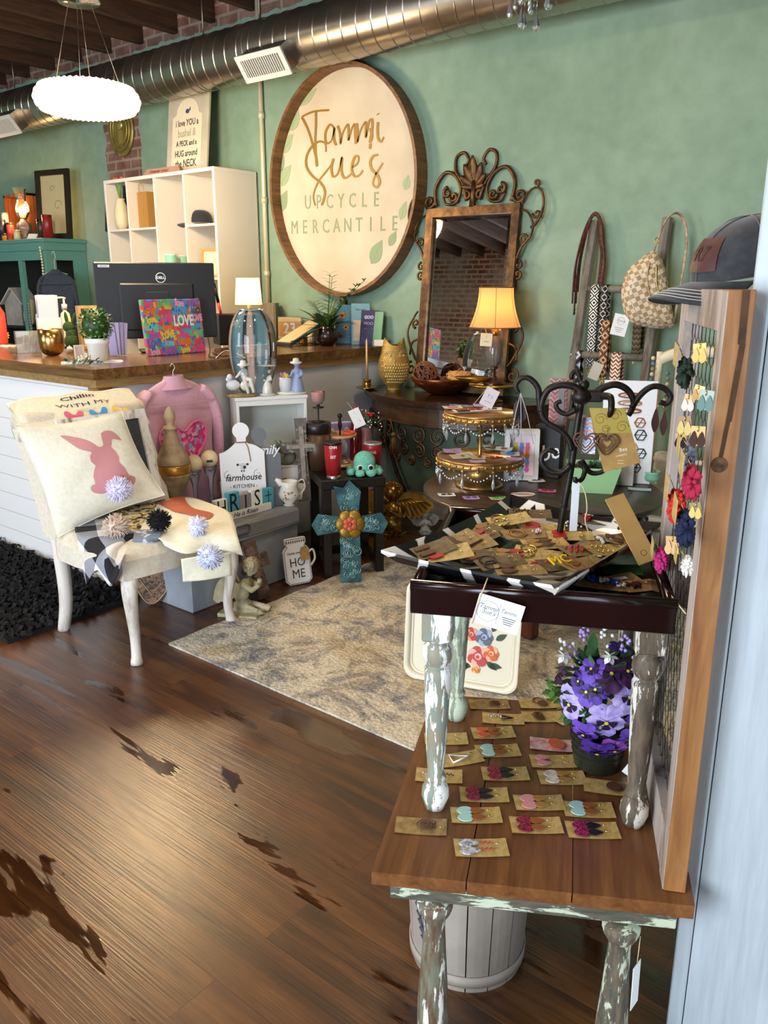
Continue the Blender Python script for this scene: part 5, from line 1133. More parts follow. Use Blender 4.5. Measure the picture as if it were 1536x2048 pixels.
t=thing('carved_cross','brown carved scrollwork cross tilted against the trunk','cross',V((p.x,p.y,.006)),0,None,Euler((-.12,-.20,FACE(p)+.5)))
CB_=mt('6a5448',.6,0,'46362e',30); g=G(); cross(g,W_,H_,.02,.030,.030,H_*.62,0,XZ,1.12); g.build('cross_body',CB_,t)
ar=lambda rnd:(rnd.uniform(-.022,.022),rnd.uniform(.03,H_-.03)) if rnd.random()<.65 else (rnd.uniform(-W_*.4,W_*.4),H_*.62+rnd.uniform(-.02,.02))
g=G(XZ); swirls(g,ar,46,.014,.021,4); g.build('carving',mt('8a7264',.5),t)
p=Z(598,1168,0); s=mp(p); H_=tz(p,1080)+.005; W_=54*s
t=thing('jar_sign','white jar shaped wooden HOME sign with a kraft tag leaning on the trunk','sign',V((p.x,p.y,.004)),0,None,Euler((-.13,-.05,FACE(p)+.32)))
P=[(-W_/2+.02,0),(W_/2-.02,0),(W_/2,.02),(W_/2,H_*.72),(W_/2-.01,H_*.79),(W_*.36,H_*.82),(W_*.36,H_*.86),(W_*.40,H_*.87),(W_*.40,H_-.004),(W_*.36,H_),(-W_*.36,H_),(-W_*.40,H_-.004),(-W_*.40,H_*.87),(-W_*.36,H_*.86),(-W_*.36,H_*.82),(-W_/2+.01,H_*.79),(-W_/2,H_*.72),(-W_/2,.02)]
g=G(); g.poly(P,.018,0,XZ); g.build('board',mt('e6e6e4',.6),t)
g=G(XZ); g.tube([(x*.93,y*.955+H_*.02,.0185) for x,y in P],.0014,4,0,True); g.text('HO',H_*.27,T(0,H_*.47,.019),0,.0008,'CENTER',.0,.85); g.text('ME',H_*.27,T(0,H_*.22,.019),0,.0008,'CENTER',0,.85); g.text('home sweet',H_*.085,T(-W_*.05,H_*.68,.019),0,.0008,'CENTER',0,.85,.3)
for i in range(9): g.box((-W_*.32+i*W_*.08,H_*.92,.019),(W_*.04,H_*.05,.001))
g.build('lettering',mt('30343a',.6),t)
g=G(XZ); g.tube(smooth([(W_*.38,H_*.62,.02),(W_*.62,H_*.70,.025),(W_*.68,H_*.5,.02),(W_*.5,H_*.36,.02)],5),.006,7); g.build('rope_handle',mt('cfc4b0',.9),t)
g=G(XZ); g.poly([(W_*.12,H_*.5),(W_*.44,H_*.5),(W_*.44,H_*.74),(W_*.38,H_*.79),(W_*.18,H_*.79),(W_*.12,H_*.74)],.0015,0,T(0,0,.03)); kt=g.build('kraft_tag',KRAFT,t)
g=G(XZ); g.tube([(W_*.28,H_*.76,.034),(W_*.3,H_*.84,.03),(W_*.36,H_*.85,.02)],.0012,4); g.build('tag_string',TW,kt)
# teal cross
p=Z(702,1168,0); s=mp(p); H_=tz(p,979)+.02; W_=152*s
t=thing('teal_cross','large teal embossed metal cross with a golden flower leaning on the black side table','cross',V((p.x,p.y,.016)),0,None,Euler((-.17,.0,FACE(p)+.05)))
TL=mt('4f7d80',.35,.6,'2c4a50',16,.35,.65); yb=H_*.57
def arm(P,nm): g=G(); g.poly(P,.012,0,XZ); return g.build(nm,TL,t)
arm([(-.055,.0),(0,-.012),(.055,.0),(.05,yb-.02),(-.05,yb-.02)],'lower_arm'); arm([(-.038,yb+.02),(.038,yb+.02),(.06,H_-.06),(.045,H_-.045),(0,H_),(-.03,H_-.04),(-.08,H_-.03)],'upper_arm')
for s_ in(-1,1): arm([(s_*.02,yb-.035),(s_*(W_/2-.03),yb-.055),(s_*W_/2,yb),(s_*(W_/2-.035),yb+.055),(s_*.02,yb+.035)],'side_arm')
g=G(XZ); swirls(g,lambda r:(r.uniform(-.035,.035),r.uniform(.03,yb-.06)),26,.024,.0135,11,.003); swirls(g,lambda r:(r.uniform(-.03,.03),r.uniform(yb+.06,H_-.05)),11,.022,.0135,12,.003)
for s_ in(-1,1): swirls(g,lambda r:(s_*r.uniform(.07,W_/2-.035),yb+r.uniform(-.03,.03)),13,.022,.0135,13+s_,.003)
g.build('embossed_swirls',mt('7fa6a6',.28,.7),t)
fl_=thing; g=G(XZ@T(0,yb,.016))
for k in range(6):
    a=k*PI/3; g.ball((.042*math.cos(a),.042*math.sin(a),.004),.036,0,12,(1,1,.25))
f1=g.build('flower_outer',mt('b08a34',.4,.6,'8a6a24',20),t); g=G(XZ@T(0,yb,.026))
for k in range(6): a=k*PI/3+.5; g.ball((.022*math.cos(a),.022*math.sin(a),.002),.019,0,10,(1,1,.35))
g.ball((0,0,.01),.010); g.build('flower_center',mt('c8603c',.45,.2),f1)
# cherubs
def cherub(name,lab,p,h,mat,rz,wing):
    t=thing(name,lab,'cherub figurine',p,rz); g=G()
    g.ball((0,0,h*.22),h*.17,0,14,(1.1,.9,1)); g.ball((0,0,h*.45),h*.15,0,14,(1.05,.85,1.1)); g.ball((0,-.0,h*.80),h*.165,0,16,(1,.95,1.05)); g.ball((0,0,h*.62),h*.08)
    g.tube([(-h*.14,0,h*.52),(-h*.22,-h*.1,h*.38),(-h*.05,-h*.2,h*.50)],[h*.06,h*.055,h*.04],8); g.tube([(h*.14,0,h*.52),(h*.22,-h*.1,h*.38),(h*.05,-h*.2,h*.50)],[h*.06,h*.055,h*.04],8)
    g.tube([(-h*.08,-.0,h*.16),(-h*.2,-h*.18,h*.13),(-h*.1,-h*.15,h*.03)],[h*.09,h*.075,h*.05],8); g.tube([(h*.08,-.0,h*.16),(h*.2,-h*.18,h*.13),(h*.1,-h*.15,h*.03)],[h*.09,h*.075,h*.05],8); g.ball((0,-h*.16,h*.79),h*.025,0,8); g.box((0,0,.006),(h*.4,h*.34,.012))
    blob(g,'body',mat,t,h*.018,sm=3)
    g=G(); rnd=random.Random(5)
    for i in range(60): z_=rnd.uniform(-.1,1); a=rnd.uniform(-.5,PI+.5); r_=math.sqrt(1-min(1,z_*z_)); g.ball((h*.165*r_*math.cos(a),h*.16*r_*math.sin(a),h*.81+h*.17*z_),h*.036,0,7)
    g.build('curly_hair',mat,t)
    for s_ in(-1,1):
        g=G()
        wingmesh(g,T(s_*h*.08,h*.12,h*.52)@Mx.Diagonal((s_,1,1,1))@rotz(.3)@XZ@rotz(.25),h*wing*1.15,h*.42); g.build('wing',mat,t)
    return t
GC=mt('b0863a',.3,.85,'8a6424',20)
p=Z(785,1068,0); cherub('gold_cherub','gold cherub figurine with spread wings on the floor behind the black side table',V((p.x,p.y,.0)),tz(p,962)*1.0,GC,FACE(p)-.5,.55)
p=Z(850,1068,0); cherub('grey_cherub','small grey stone cherub figurine on the floor in front of the baseboard','',0,0,0,0) if 0 else cherub('grey_cherub','small grey stone cherub figurine sitting on the floor before the white baseboard',V((p.x,min(p.y,4.05),.0)),tz(p,1018),mt('b9bab4',.6,0,'8f928c',18),FACE(p)+.1,.42)
p=Z(738,1066,0); g=G(); h=.2; g.ball((0,0,.045),.045,0,14,(1.3,1,1)); g.ball((.0,0,.10),.035); g.box((-.0,.03,.16),(.09,.012,.22),0,rotz(.2)); blob(g,'gold_sculpture',GC,None,.005,V((p.x+.02,p.y,.0)),FACE(p)); o=C.objects['gold_sculpture']; tag(o,'gold sculpture fragment glimpsed between the legs of the black side table','sculpture')
# ---- pink shirt on the counter front
p=X(342,757,cx+.075+.03); g=None
PK=cloth('d8a6b4','cf9aa8'); sft=garment('pink_shirt','pink button shirt with sequin heart hanging on the white counter front','shirt',(p.x+.02,p.y,p.z),rad(90)-.03,.47,.66,PK,cloth('cd9aaa'),hook=.075)
SH_=mt('e86a94',.4,0,'f0a0c0',60); g=G()
def shp(x,z): q=math.sqrt(max(0,1-(x/.235)**2)); return (x,-(.047*q*1.0)-.012,z)
hp_=[(0,-.16),(.07,-.10),(.12,-.03),(.125,.03),(.09,.07),(.045,.065),(0,.03),(-.045,.065),(-.09,.07),(-.125,.03),(-.12,-.03),(-.07,-.10)]
decal(g,[(x*1.1,z) for x,z in smooth(hp_,3,True)],lambda x,z:shp(x,z-.29),0,4)
SQ=N('material_sequins'); vo=SQ.n('TexVoronoi'); SQ.L(SQ.co(),vo.inputs['Vector']); vo.inputs['Scale'].default_value=55; sc_=SQ.n('SeparateColor'); SQ.L(vo.outputs['Color'],sc_.inputs[0])
SQ.set(Base_Color=SQ.ramp(sc_.outputs[0],[(0,'e0407c'),(.3,'f080b0'),(.5,'d85a9a'),(.65,'70b8d0'),(.75,'e8b0c8'),(.9,'c83a80')],'CONSTANT'),Roughness=.25); SQ.bump(vo.outputs[0],.5,.004)
hrt=g.build('sequin_heart',SQ.m,sft); g=G(); P=smooth(hp_,3,True); g.tube([V(shp(x*1.12,z*1.02-.29))+V((0,-.003,0)) for x,z in P],.006,5,0,True); g.build('pink_trim',mt('f07aa8',.7),hrt)
# ---- trunk top: finial, candles, boards, blocks
p=ck(354,1042); s=mp(p); hf=tz(p,812)-CHT; t=thing('wooden_finial','tall carved wooden finial with a gold band standing on the trunk','finial',p)
k=34*s; g=G(); rb=lambda a,z:1+.035*abs(math.sin(a*10)) if .36<z/hf<.8 or .2<z/hf<.33 else 1
g.lathe([(k*.55,0),(k*.6,hf*.02),(k*.5,hf*.05),(k*.62,hf*.07),(k*.45,hf*.10),(k*.3,hf*.13),(k*.42,hf*.20),(k*.5,hf*.27),(k*.8,hf*.34),(k*.95,hf*.41),(k*.98,hf*.43)],32,0,rib=rb); g.lathe([(k*.95,hf*.51),(k*.99,hf*.52),(k*.9,hf*.57),(k*.62,hf*.65),(k*.42,hf*.72),(k*.29,hf*.79),(k*.26,hf*.81)],32,0,rib=rb); g.build('ribbed_body',mt('a8916e',.6,0,'7d6848',14),t)
g=G(); g.lathe([(k*.96,hf*.43),(k*1.02,hf*.44),(k*1.02,hf*.50),(k*.96,hf*.51)],32,0,rib=lambda a,z:1+.03*math.sin(a*18+z*400)); g.build('gold_band',mt('b8863a',.35,.8),t)
g=G(); g.lathe([(k*.26,hf*.80),(k*.42,hf*.805),(k*.42,hf*.825),(k*.2,hf*.84),(k*.26,hf*.87),(k*.33,hf*.91),(k*.27,hf*.95),(k*.13,hf*.985),(.0005,hf)],24); g.build('knob',mt('a8916e',.6,0,'8a744f',14),t)
for u,v,vt,lab in((394,1030,910,'cream ball candle on a clear glass stem next to the finial'),(425,1018,901,'cream ball candle with dark label on a glass stem, beside the cutting board sign')):
    p=ck(u,v); s=mp(p); h=tz(p,vt)-CHT; r=17*s; t=thing('glass_candlestick',lab+'' if 0 else lab.replace('ball candle on','holder glass').split(' next')[0] if 0 else ('clear glass candlestick under the ball candle '+('next to the finial' if u<400 else 'beside the white cutting board sign')),'candlestick',p)
    g=G(); hb_=h-2*r*.93; g.lathe([(.001,0),(r*.9,0),(r*.95,.004),(r*.3,.012),(r*.2,.03),(r*.32,.05),(r*.18,.07),(r*.35,hb_*.7),(r*.8,hb_*.95),(r*.85,hb_),(r*.5,hb_*.93),(.001,hb_*.85)],20); g.build('glass_stem',GL,t)
    g=G(); g.ball((0,0,0),r,0,20); 
    o=single(g,'ball_candle',mt('e4cfa4',.45,sss=.1),lab,'candle',V((p.x,p.y,CHT+.001+hb_+r*.9)))
    if u>400:
        g=G(); g.box((0,-r-.001,-r*.1),(.03,.002,.012)); g.build('dark_label',mt('2a2430',.5),o,(0,0,0),FACE(p))
# farmhouse board
p=ck(490,1018); s=mp(p); H_=tz(p,847)-CHT; W_=88*s
def board(name,lab,p,W,H,mat,lean,rz,hw=.17):
    t=thing(name,lab,'cutting board',p,0,None,Euler((-lean,0,rz))); n=8
    P=[(-W/2,.0),(W/2,0),(W/2,H*.66)]+[(W*(.5-.33*k/5),H*(.66+.09*math.sin(k/5*PI/2))) for k in range(1,6)]+[(W*.10,H*.78)]
    P+=[(W*.185*math.cos(a),H*.905+W*.185*math.sin(a)*.98) for a in [rad(-55+290*k/14) for k in range(15)]]+[(-W*.10,H*.78)]+[(-W*(.17+.33*k/5),H*(.75-.09*math.sin(k/5*PI/2)*1)) for k in range(0,6)]
    g=G(); g.poly(P,.014,0,XZ); g.build('board',mat,t); return t
t=board('cutting_board_sign','white farmhouse kitchen cutting board sign with a cow standing on the trunk',V((p.x,p.y,CHT+.002)),W_,H_,mt('e8e8ea',.55),.10,FACE(p)+.12)
g=G(XZ); zf=.0145
g.text('farmhouse',W_*.21,T(0,H_*.37,zf),0,.0006,'CENTER',.0006,.9,.25); g.text('- KITCHEN -',W_*.115,T(0,H_*.27,zf),0,.0006,'CENTER',.0002); g.text('COME GATHER AROUND',W_*.075,T(0,H_*.20,zf),1,.0006)
for s_ in(-1,1): g.tube([(s_*(W_*.33+x),H_*.40+y,zf) for x,y in spiral((0,0),W_*.11,W_*.02,PI/2,PI/2+s_*7,18)],.0009,4); g.tube([(s_*W_*.12,H_*.13,zf),(s_*W_*.3,H_*.14,zf)],.0008,4)
g.poly([(x*W_*.28,H_*.46+y*W_*.28) for x,y in((-.18,.0),(-.12,-.2),(.1,-.2),(.16,.0),(.22,.32),(.5,.38),(.3,.5),(.15,.48),(0,.56),(-.15,.48),(-.3,.5),(-.5,.38),(-.22,.32))],.0006,2,T(0,0,zf))
for x,y,r in((-.4,.42,.1),(.38,.42,.1),(.14,.2,.13),(-.12,-.1,.06),(.08,-.1,.06)): g.poly([(x*W_*.28+a,H_*.46+y*W_*.28+b) for a,b in circ(r*W_*.28,10)],.0006,0,T(0,0,zf+.0005))
g.build('lettering',[mt('2a2c34',.6),mt('9a9ca4',.6),mt('c9cbd0',.6)],t)
g=G(); g.tube([(W_*.13*math.cos(a),-.007+.012*math.sin(a),H_*.775) for a in [i*PI/8 for i in range(16)]],.003,5,0,True); g.tube(smooth([(W_*.08,-.018,H_*.775),(W_*.14,-.02,H_*.7),(W_*.18,-.018,H_*.55)],4),.0018,5); g.build('twine_bow',mt('8a5e3a',.9),t)
p=_back(p,.05); t=board('family_board_sign','dark grey round topped family board sign behind the white farmhouse board',V((p.x+.065,p.y+.06,CHT+.002)),W_*.95,H_*.93,mt('6c7076',.6),.06,FACE(p)+.1)
g=G(XZ); g.text('family',W_*.3,T(W_*.12,H_*.66,.0145),0,.0006,'CENTER',.001,.9,.3); g.build('lettering',mt('e6e6ea',.6),t)
# CHRIST blocks
A=ck(404,1052);B=ck(545,1014); dv=(B-A).normalized(); rzB=math.atan2(dv.y,dv.x); L=(B-A).length; s=mp((A+B)/2)
t=thing('christ_block_sign','row of painted wooden letter blocks spelling CHRIST on the trunk edge','sign',V((A.x,A.y,CHT+.002)),rzB)
bw=L/6; hs=[.085,.095,.115,.095,.105,.095]; cl_=['8b8680','efece2','4fa3b8','8f8a84','efece2','4fa3b8']
for i,ch in enumerate('CHRIST'):
    hh=hs[i]*L/.40; g=G(); g.box((bw*(i+.5),.0,hh/2),(bw*.97,.028,hh),0,None,.0015); b_=g.build('letter_block',mt(cl_[i],.6),t)
    g=G(); zf=-.0150
    if ch=='T': g.box((bw*(i+.5),zf,hh*.58),(.004,.001,hh*.62)); g.box((bw*(i+.5),zf,hh*.68),(bw*.62,.001,.004))
    else: g.text(ch,hh*1.02,T(bw*(i+.5),zf,hh*.58)@XZ,0,.0008,'CENTER',0,.78)
    g.build('painted_letter',mt('16181c',.6),b_)
g=G(); g.box((L*.5,-.022,.018),(L*.86,.012,.036),0,rotx(0)); st_=g.build('front_strip',mt('efeade',.6),t); g=G(); g.text('He is Risen',.035,T(L*.55,-.0285,.018)@XZ,0,.0006,'CENTER',.0003,1,.35); g.build('strip_script',INK,st_)
# open white crate
A=_back(ck(482,1003),.055);B=_back(ck(616,990),.055); dv=(B-A); rzC=math.atan2(dv.y,dv.x); Wc=dv.length*1.02; s=mp(A); hcr=tz((A+B)/2,793)-CHT; Dc=.17
t=thing('white_crate','open fronted white wooden crate standing on the grey trunk','crate',V((A.x,A.y,CHT+.002)),rzC)
WC=mt('e4e2de',.55); WI=mt('c9cabf',.6)
n_=V((-math.sin(rzC),math.cos(rzC),0))
for nm,c_,d_ in (('side_board',(.008,Dc/2,hcr/2),(.016,Dc,hcr-.04)),('side_board',(Wc-.008,Dc/2,hcr/2),(.016,Dc,hcr-.04)),('top_board',(Wc/2,Dc/2,hcr-.01),(Wc+.01,Dc+.01,.018)),('bottom_board',(Wc/2,Dc/2,.009),(Wc-.033,Dc,.016))): g=G(); g.box(c_,d_,0,None,.002); g.build(nm,WC,t)
g=G(); g.box((Wc/2,Dc-.005,hcr/2),(Wc-.034,.008,hcr-.04)); g.build('back_board',WI,t)
g=G(); g.box((Wc/2,.008,hcr-.033),(Wc-.03,.016,.027)); g.build('front_rail',WC,t)
CRT=CHT+.002+hcr; CRL=lambda x,y,z=CRT:V((A.x+math.cos(rzC)*x-math.sin(rzC)*y,A.y+math.sin(rzC)*x+math.cos(rzC)*y,z))
# glass vase on the crate
s=mp(A); vx=(520-475)/(615-475)*Wc*1.0; pv=CRL(Wc*.33,.115); hv=tz(pv,620)-CRT; r=47*s
t=thing('glass_vase','large rounded blown glass vase with blue and blush stripes on the white crate','vase',V((pv.x,pv.y,CRT+.001)),FACE(pv))
VG=N('material_striped_glass'); VG.m.node_tree.nodes.remove(VG.b); sp=VG.n('SeparateXYZ'); VG.L(VG.co(),sp.inputs[0]); an=VG.math('ARCTAN2',sp.outputs[1],sp.outputs[0]); fr_=VG.math('FRACT',VG.math('ADD',VG.math('MULTIPLY',an,.9),.15))
col=VG.ramp(fr_,[(0,'8fc0cc'),(.34,'8fc0cc'),(.36,'ffffff'),(.5,'ffffff'),(.52,'e6c9b8'),(.75,'e6c9b8'),(.77,'5f9cae'),(1,'8fc0cc')]); opq=VG.ramp(fr_,[(0,'909090'),(.34,'909090'),(.36,'101010'),(.5,'101010'),(.52,'a0a0a0'),(.75,'a0a0a0'),(.77,'707070'),(1,'909090')])
tr_=VG.n('BsdfTransparent'); df=VG.n('BsdfDiffuse'); VG.L(col,df.inputs[0]); gl_=VG.n('BsdfGlossy'); gl_.inputs['Roughness'].default_value=.03; m1=VG.n('MixShader'); VG.L(opq,m1.inputs[0]); VG.L(tr_.outputs[0],m1.inputs[1]); VG.L(df.outputs[0],m1.inputs[2]); lw=VG.n('LayerWeight'); lw.inputs[0].default_value=.3; m2=VG.n('MixShader'); VG.L(lw.outputs[0],m2.inputs[0]); VG.L(m1.outputs[0],m2.inputs[1]); VG.L(gl_.outputs[0],m2.inputs[2]); VG.L(m2.outputs[0],VG.out.inputs[0])
pr=[(r*.5,0),(r*.55,.004),(r*.72,hv*.12),(r*.9,hv*.28),(r*1.0,hv*.48),(r*.99,hv*.66),(r*.88,hv*.83),(r*.68,hv*.95),(r*.5,hv)]
g=G(); g.lathe(smooth(pr,4),40,0,cap=False); g.lathe([(.001,.004),(r*.5,.002)],40,0,cap=False); g.build('glass_body',VG.m,t)
g=G(); g.tube([(r*.5*math.cos(i*PI/16),r*.5*math.sin(i*PI/16),hv) for i in range(32)],.004,6,0,True); g.build('glass_rim',glass('dfe9ea',.02,None,.3),t)
# porcelain figurines
PO=mt('dedad2',.25,0,'c9c4ba',20); PB=mt('8f9cc0',.3); 
def fig(name,lab,x,y,h,kind):
    p=CRL(x,y); t=thing(name,lab,'figurine',V((p.x,p.y,CRT+.001)),FACE(p)); w=.012
    g=G(); g.lathe([(.001,0),(h*.42 if kind!='grad' else h*.24,0),(h*.42 if kind!='grad' else h*.24,h*.05),(.001,h*.09)],20,0,Mx.Diagonal((1,.6,1,1))); g.build('base',mt('b09a60',.6,0,'7a6a3c',60,bp=.8,bs=120) if kind=='boy' else mt('c9ccc0',.35),t)
    ox={'boy':h*.12,'grad':0,'girl':h*.16}[kind]; g=G()
    if kind=='boy':
        g.ball((ox,0,h*.60),h*.12,0,12,(1,.8,1.3)); g.ball((ox-.01,-.01,h*.82),h*.085); g.tube([(ox,0,h*.5),(ox+h*.15,-h*.1,h*.45),(ox+h*.22,-h*.1,h*.1)],[h*.08,h*.07,h*.045],8); g.tube([(ox,0,h*.5),(ox-h*.0,-h*.14,h*.38),(ox+h*.08,-h*.14,h*.08)],[h*.08,h*.06,h*.045],8); g.tube([(ox-.01,0,h*.7),(ox-h*.18,-h*.08,h*.56),(ox-h*.25,-h*.08,h*.5)],[h*.05,h*.04,h*.03],8); g.ball((ox,0,h*.28),h*.14)
    else:
        g.lathe([(h*.2 if kind=='girl' else h*.17,h*.06),(h*.15,h*.3),(h*.09,h*.52),(h*.11,h*.62),(h*.07,h*.70),(h*.04,h*.73)],20,0,T(ox,0,0)); g.ball((ox,-.0,h*.80),h*.09 if kind=='girl' else h*.15,0,14)
        g.tube([(ox-h*.1,0,h*.64),(ox-h*.16,-h*.1,h*.5),(ox-h*.04 if kind=='grad' else ox-h*.2,-h*.16,h*.5)],[h*.045,h*.04,h*.03],8); g.tube([(ox+h*.1,0,h*.64),(ox+h*.14,-h*.1,h*.5),(ox+h*.03,-h*.16,h*.48)],[h*.045,h*.04,h*.03],8)
    blob(g,'body',PB if kind=='girl' else PO,t,h*.02,sm=2)
    g=G()
    if kind=='grad': g.box((0,0,h*.955),(h*.42,h*.42,h*.02),0,T(0,0,0)@rotz(.6)); g.lathe([(h*.14,h*.87),(h*.13,h*.95)],14); g.build('mortarboard',PO,t)
    else: g.lathe([(h*.17,h*.86),(h*.16,h*.875),(h*.09,h*.89),(h*.075,h*.97),(.001,h*.99)],16,0,T(ox-.005,0,0)@rotx(.15)); g.build('hat',PO,t)
    if kind=='boy':
        g=G(); g.ball((-h*.2,0,h*.3),h*.16,0,14,(1.2,.8,.9)); g.ball((-h*.28,0,h*.52),h*.08); g.ball((-h*.33,0,h*.45),h*.06); g.build('sheep',mt('cfd0d4',.4),t)
    if kind=='girl':
        g=G(); g.lathe([(h*.15,h*.06),(h*.18,h*.25),(h*.17,h*.45)],20,0,T(-h*.16,0,0),rib=lambda a,z:1+.03*math.sin(a*12)); b_=g.build('basket',mt('c8cbd0',.35),t); g=G(); rn=random.Random(4)
        for i in range(22): g.ball((-h*.16+rn.uniform(-.12,.12)*h,rn.uniform(-.12,.12)*h,h*rn.uniform(.45,.54)),h*.045,rn.choice([0,1,2]),8)
        g.build('flowers',[mt('d8b45c',.5),mt('a86a78',.5),mt('7a8c5c',.5)],b_)
s=mp(CRL(0,0))
fig('porcelain_figurine','porcelain boy with sheep figurine at the left of the crate top',Wc*.10,.05,75*s,'boy'); fig('porcelain_figurine','porcelain graduate child figurine in the middle of the crate top',Wc*.46,.035,63*s,'grad'); fig('porcelain_figurine','porcelain girl in blue dress with flower basket at the right of the crate top',Wc*.82,.05,76*s,'girl')
# box with knob inside the crate, pot, creamer, carved cross
p=ck(564,991); s=mp(p); pp0=CRL(Wc*.63,-.07,CHT); t=thing('knob_box','small white box with brass knob standing in front of the crate','box',V((p.x,p.y,CHT+.020)),rzC+.03)
hk=tz(pp0,931)-CHT; w_=50*s; pp=CRL(Wc*.63,-.07,CHT+.002); t.location=pp
g=G(); g.box((0,0,hk/2),(w_,.10,hk),0,None,.002); g.build('box_body',mt('dedcd4',.5),t); g=G(); g.box((0,0,hk+.004),(w_+.01,.11,.008),0,None,.002); g.build('lid',mt('cfccc2',.5),t); g=G(); g.lathe([(.001,0),(.019,0),(.019,.006),(.008,.012),(.014,.02),(.001,.024)],18,0,T(-w_*.2,-.05,hk*.58)@rotx(PI/2)); g.build('knob',mt('8a6a34',.35,.8),t)
pz=CHT+.002+hk+.009; t=thing('ceramic_planter','grey green bowl planter with small succulents on the knob box','potted plant',V((pp.x,pp.y,pz)),rzC); g=G(); g.lathe([(.001,0),(.03,0),(.052,.025),(.055,.045),(.045,.065),(.040,.067)],24); g.build('bowl',mt('8a8c7a',.3),t)
g=G(); rn=random.Random(8)
for i in range(60): a=rn.uniform(0,6.3); leafblade(g,(.02*math.cos(a),.02*math.sin(a),.06),(math.cos(a),math.sin(a),rn.uniform(.3,2)),rn.uniform(.04,.09),.008,rn.choice([0,1,2]),.3,n=4)
g.build('foliage',[mt('6a7a4a',.6),mt('8c9488',.6),mt('4c5c34',.6)],t)
p=ck(583,1010); s=mp(p); hc=tz(p,962)-CHT; t=thing('porcelain_creamer','white porcelain creamer jug with painted roses on the trunk front edge','creamer',V((p.x-.005,p.y-.01,CHT+.001)),FACE(p))
g=G(); r=21*s; g.lathe([(r*.55,0),(r*.6,.004),(r*.4,.012),(r*.95,hc*.35),(r,hc*.5),(r*.75,hc*.8),(r*.85,hc),(r*.8,hc),(r*.7,hc*.8),(.001,hc*.3)],28); g.tube(smooth([(-r*.7,0,hc*.85),(-r*1.0,0,hc*1.02),(-r*1.25,0,hc*1.08)],4),[r*.3]*5+[r*.2]*4,8); g.build('jug',mt('e8e4dc',.2),t); g=G(); g.tube(smooth([(r*.8,0,hc*.95),(r*1.35,0,hc*1.05),(r*1.5,0,hc*.7),(r*.95,0,hc*.4)],5),.004,7); g.build('handle',mt('c9c4b8',.25),t)
g=G(); rn=random.Random(3)
for i in range(12): a=-PI/2+rn.uniform(-.7,.7); zz_=hc*rn.uniform(.35,.65); rr_=r*1.0; g.ball((rr_*math.cos(a),rr_*math.sin(a),zz_),.0045,rn.choice([0,1,2]),6)
g.build('painted_roses',[mt('d8b040',.4),mt('c87870',.4),mt('5a7a4a',.4)],t)
p2=ck(594,1004); t=thing('paper_tag','small white paper tag hanging from the handle of the creamer','tag',V((p2.x+.01,p2.y-.0,CHT+.012)),0,None,Euler((0,.2,FACE(p)+.2))); g=G(); g.box((0,0,.05),(.035,.0015,.09)); c_=g.build('card',PAPER,t); g=G(); g.text('1.5',.02,T(0,-.002,.05)@XZ@rotz(PI/2),0,.0004); g.build('handwriting',mt('5a6a90',.6),c_); g=G(); g.tube([(0,0,.09),(-.02,0,.10)],.001,4); g.build('string',TW,t)
p=ck(610,1001); s=mp(p); H_=tz(p,838)-CHT; W_=84*s
t=thing('carved_cross','tall grey brown carved cross leaning on the right corner of the white crate','cross',V((p.x,p.y,CHT+.002)),0,None,Euler((-.06,-.03,FACE(p)+.1)))
G2=mt('6e665e',.6,.1,'4c4640',24); g=G(); cross(g,W_,H_,.022,.022,.024,H_*.66,0,XZ,1.35); g.build('cross_body',G2,t)
g=G(XZ); cross(g,W_*.72,H_*.66,.008,.010,.012,H_*.42,0,T(0,H_*.25,.022)); swirls(g,lambda r:(r.choice([-1,1])*r.uniform(.016,.024),r.uniform(.02,H_-.02)),30,.009,.023,8); swirls(g,lambda r:(r.uniform(-W_*.45,W_*.45),H_*.66+r.choice([-1,1])*r.uniform(.012,.022)),20,.009,.023,9); g.build('carving',mt('a0968a',.5,.2,'7a7068',30),t)
# ================================================================ ON THE BLACK SIDE TABLE
st=lambda u,v,dz=.001:Z(u,v,STZ+dz)
RED=mt('a01c22',.35); RDK=mt('14130f',.4)
p=st(667,957); s=mp(p); tumbler('red_tumbler','tall red tumbler with black lid at the front corner of the black side table',p,tz(p,884)-STZ,13.5*s,17*s,RED,RDK,txt=(('CNH',.020,.17),('EST',.020,.12)),rz=FACE(p))
p=st(640,925); s=mp(p); tumbler('red_tumbler','short red tumbler half hidden behind the carved cross on the side table',p,tz(p,872)-STZ,12*s,15*s,RED,RDK,rz=FACE(p))
p=st(745,938); s=mp(p); t=tumbler('wine_tumbler','red stemless wine tumbler with clear lid behind the green octopus',p,tz(p,885)-STZ,13*s,18.5*s,RED,mt('b8b8bc',.15,.6),txt=(('UNG',.02,.10),),rz=FACE(p))
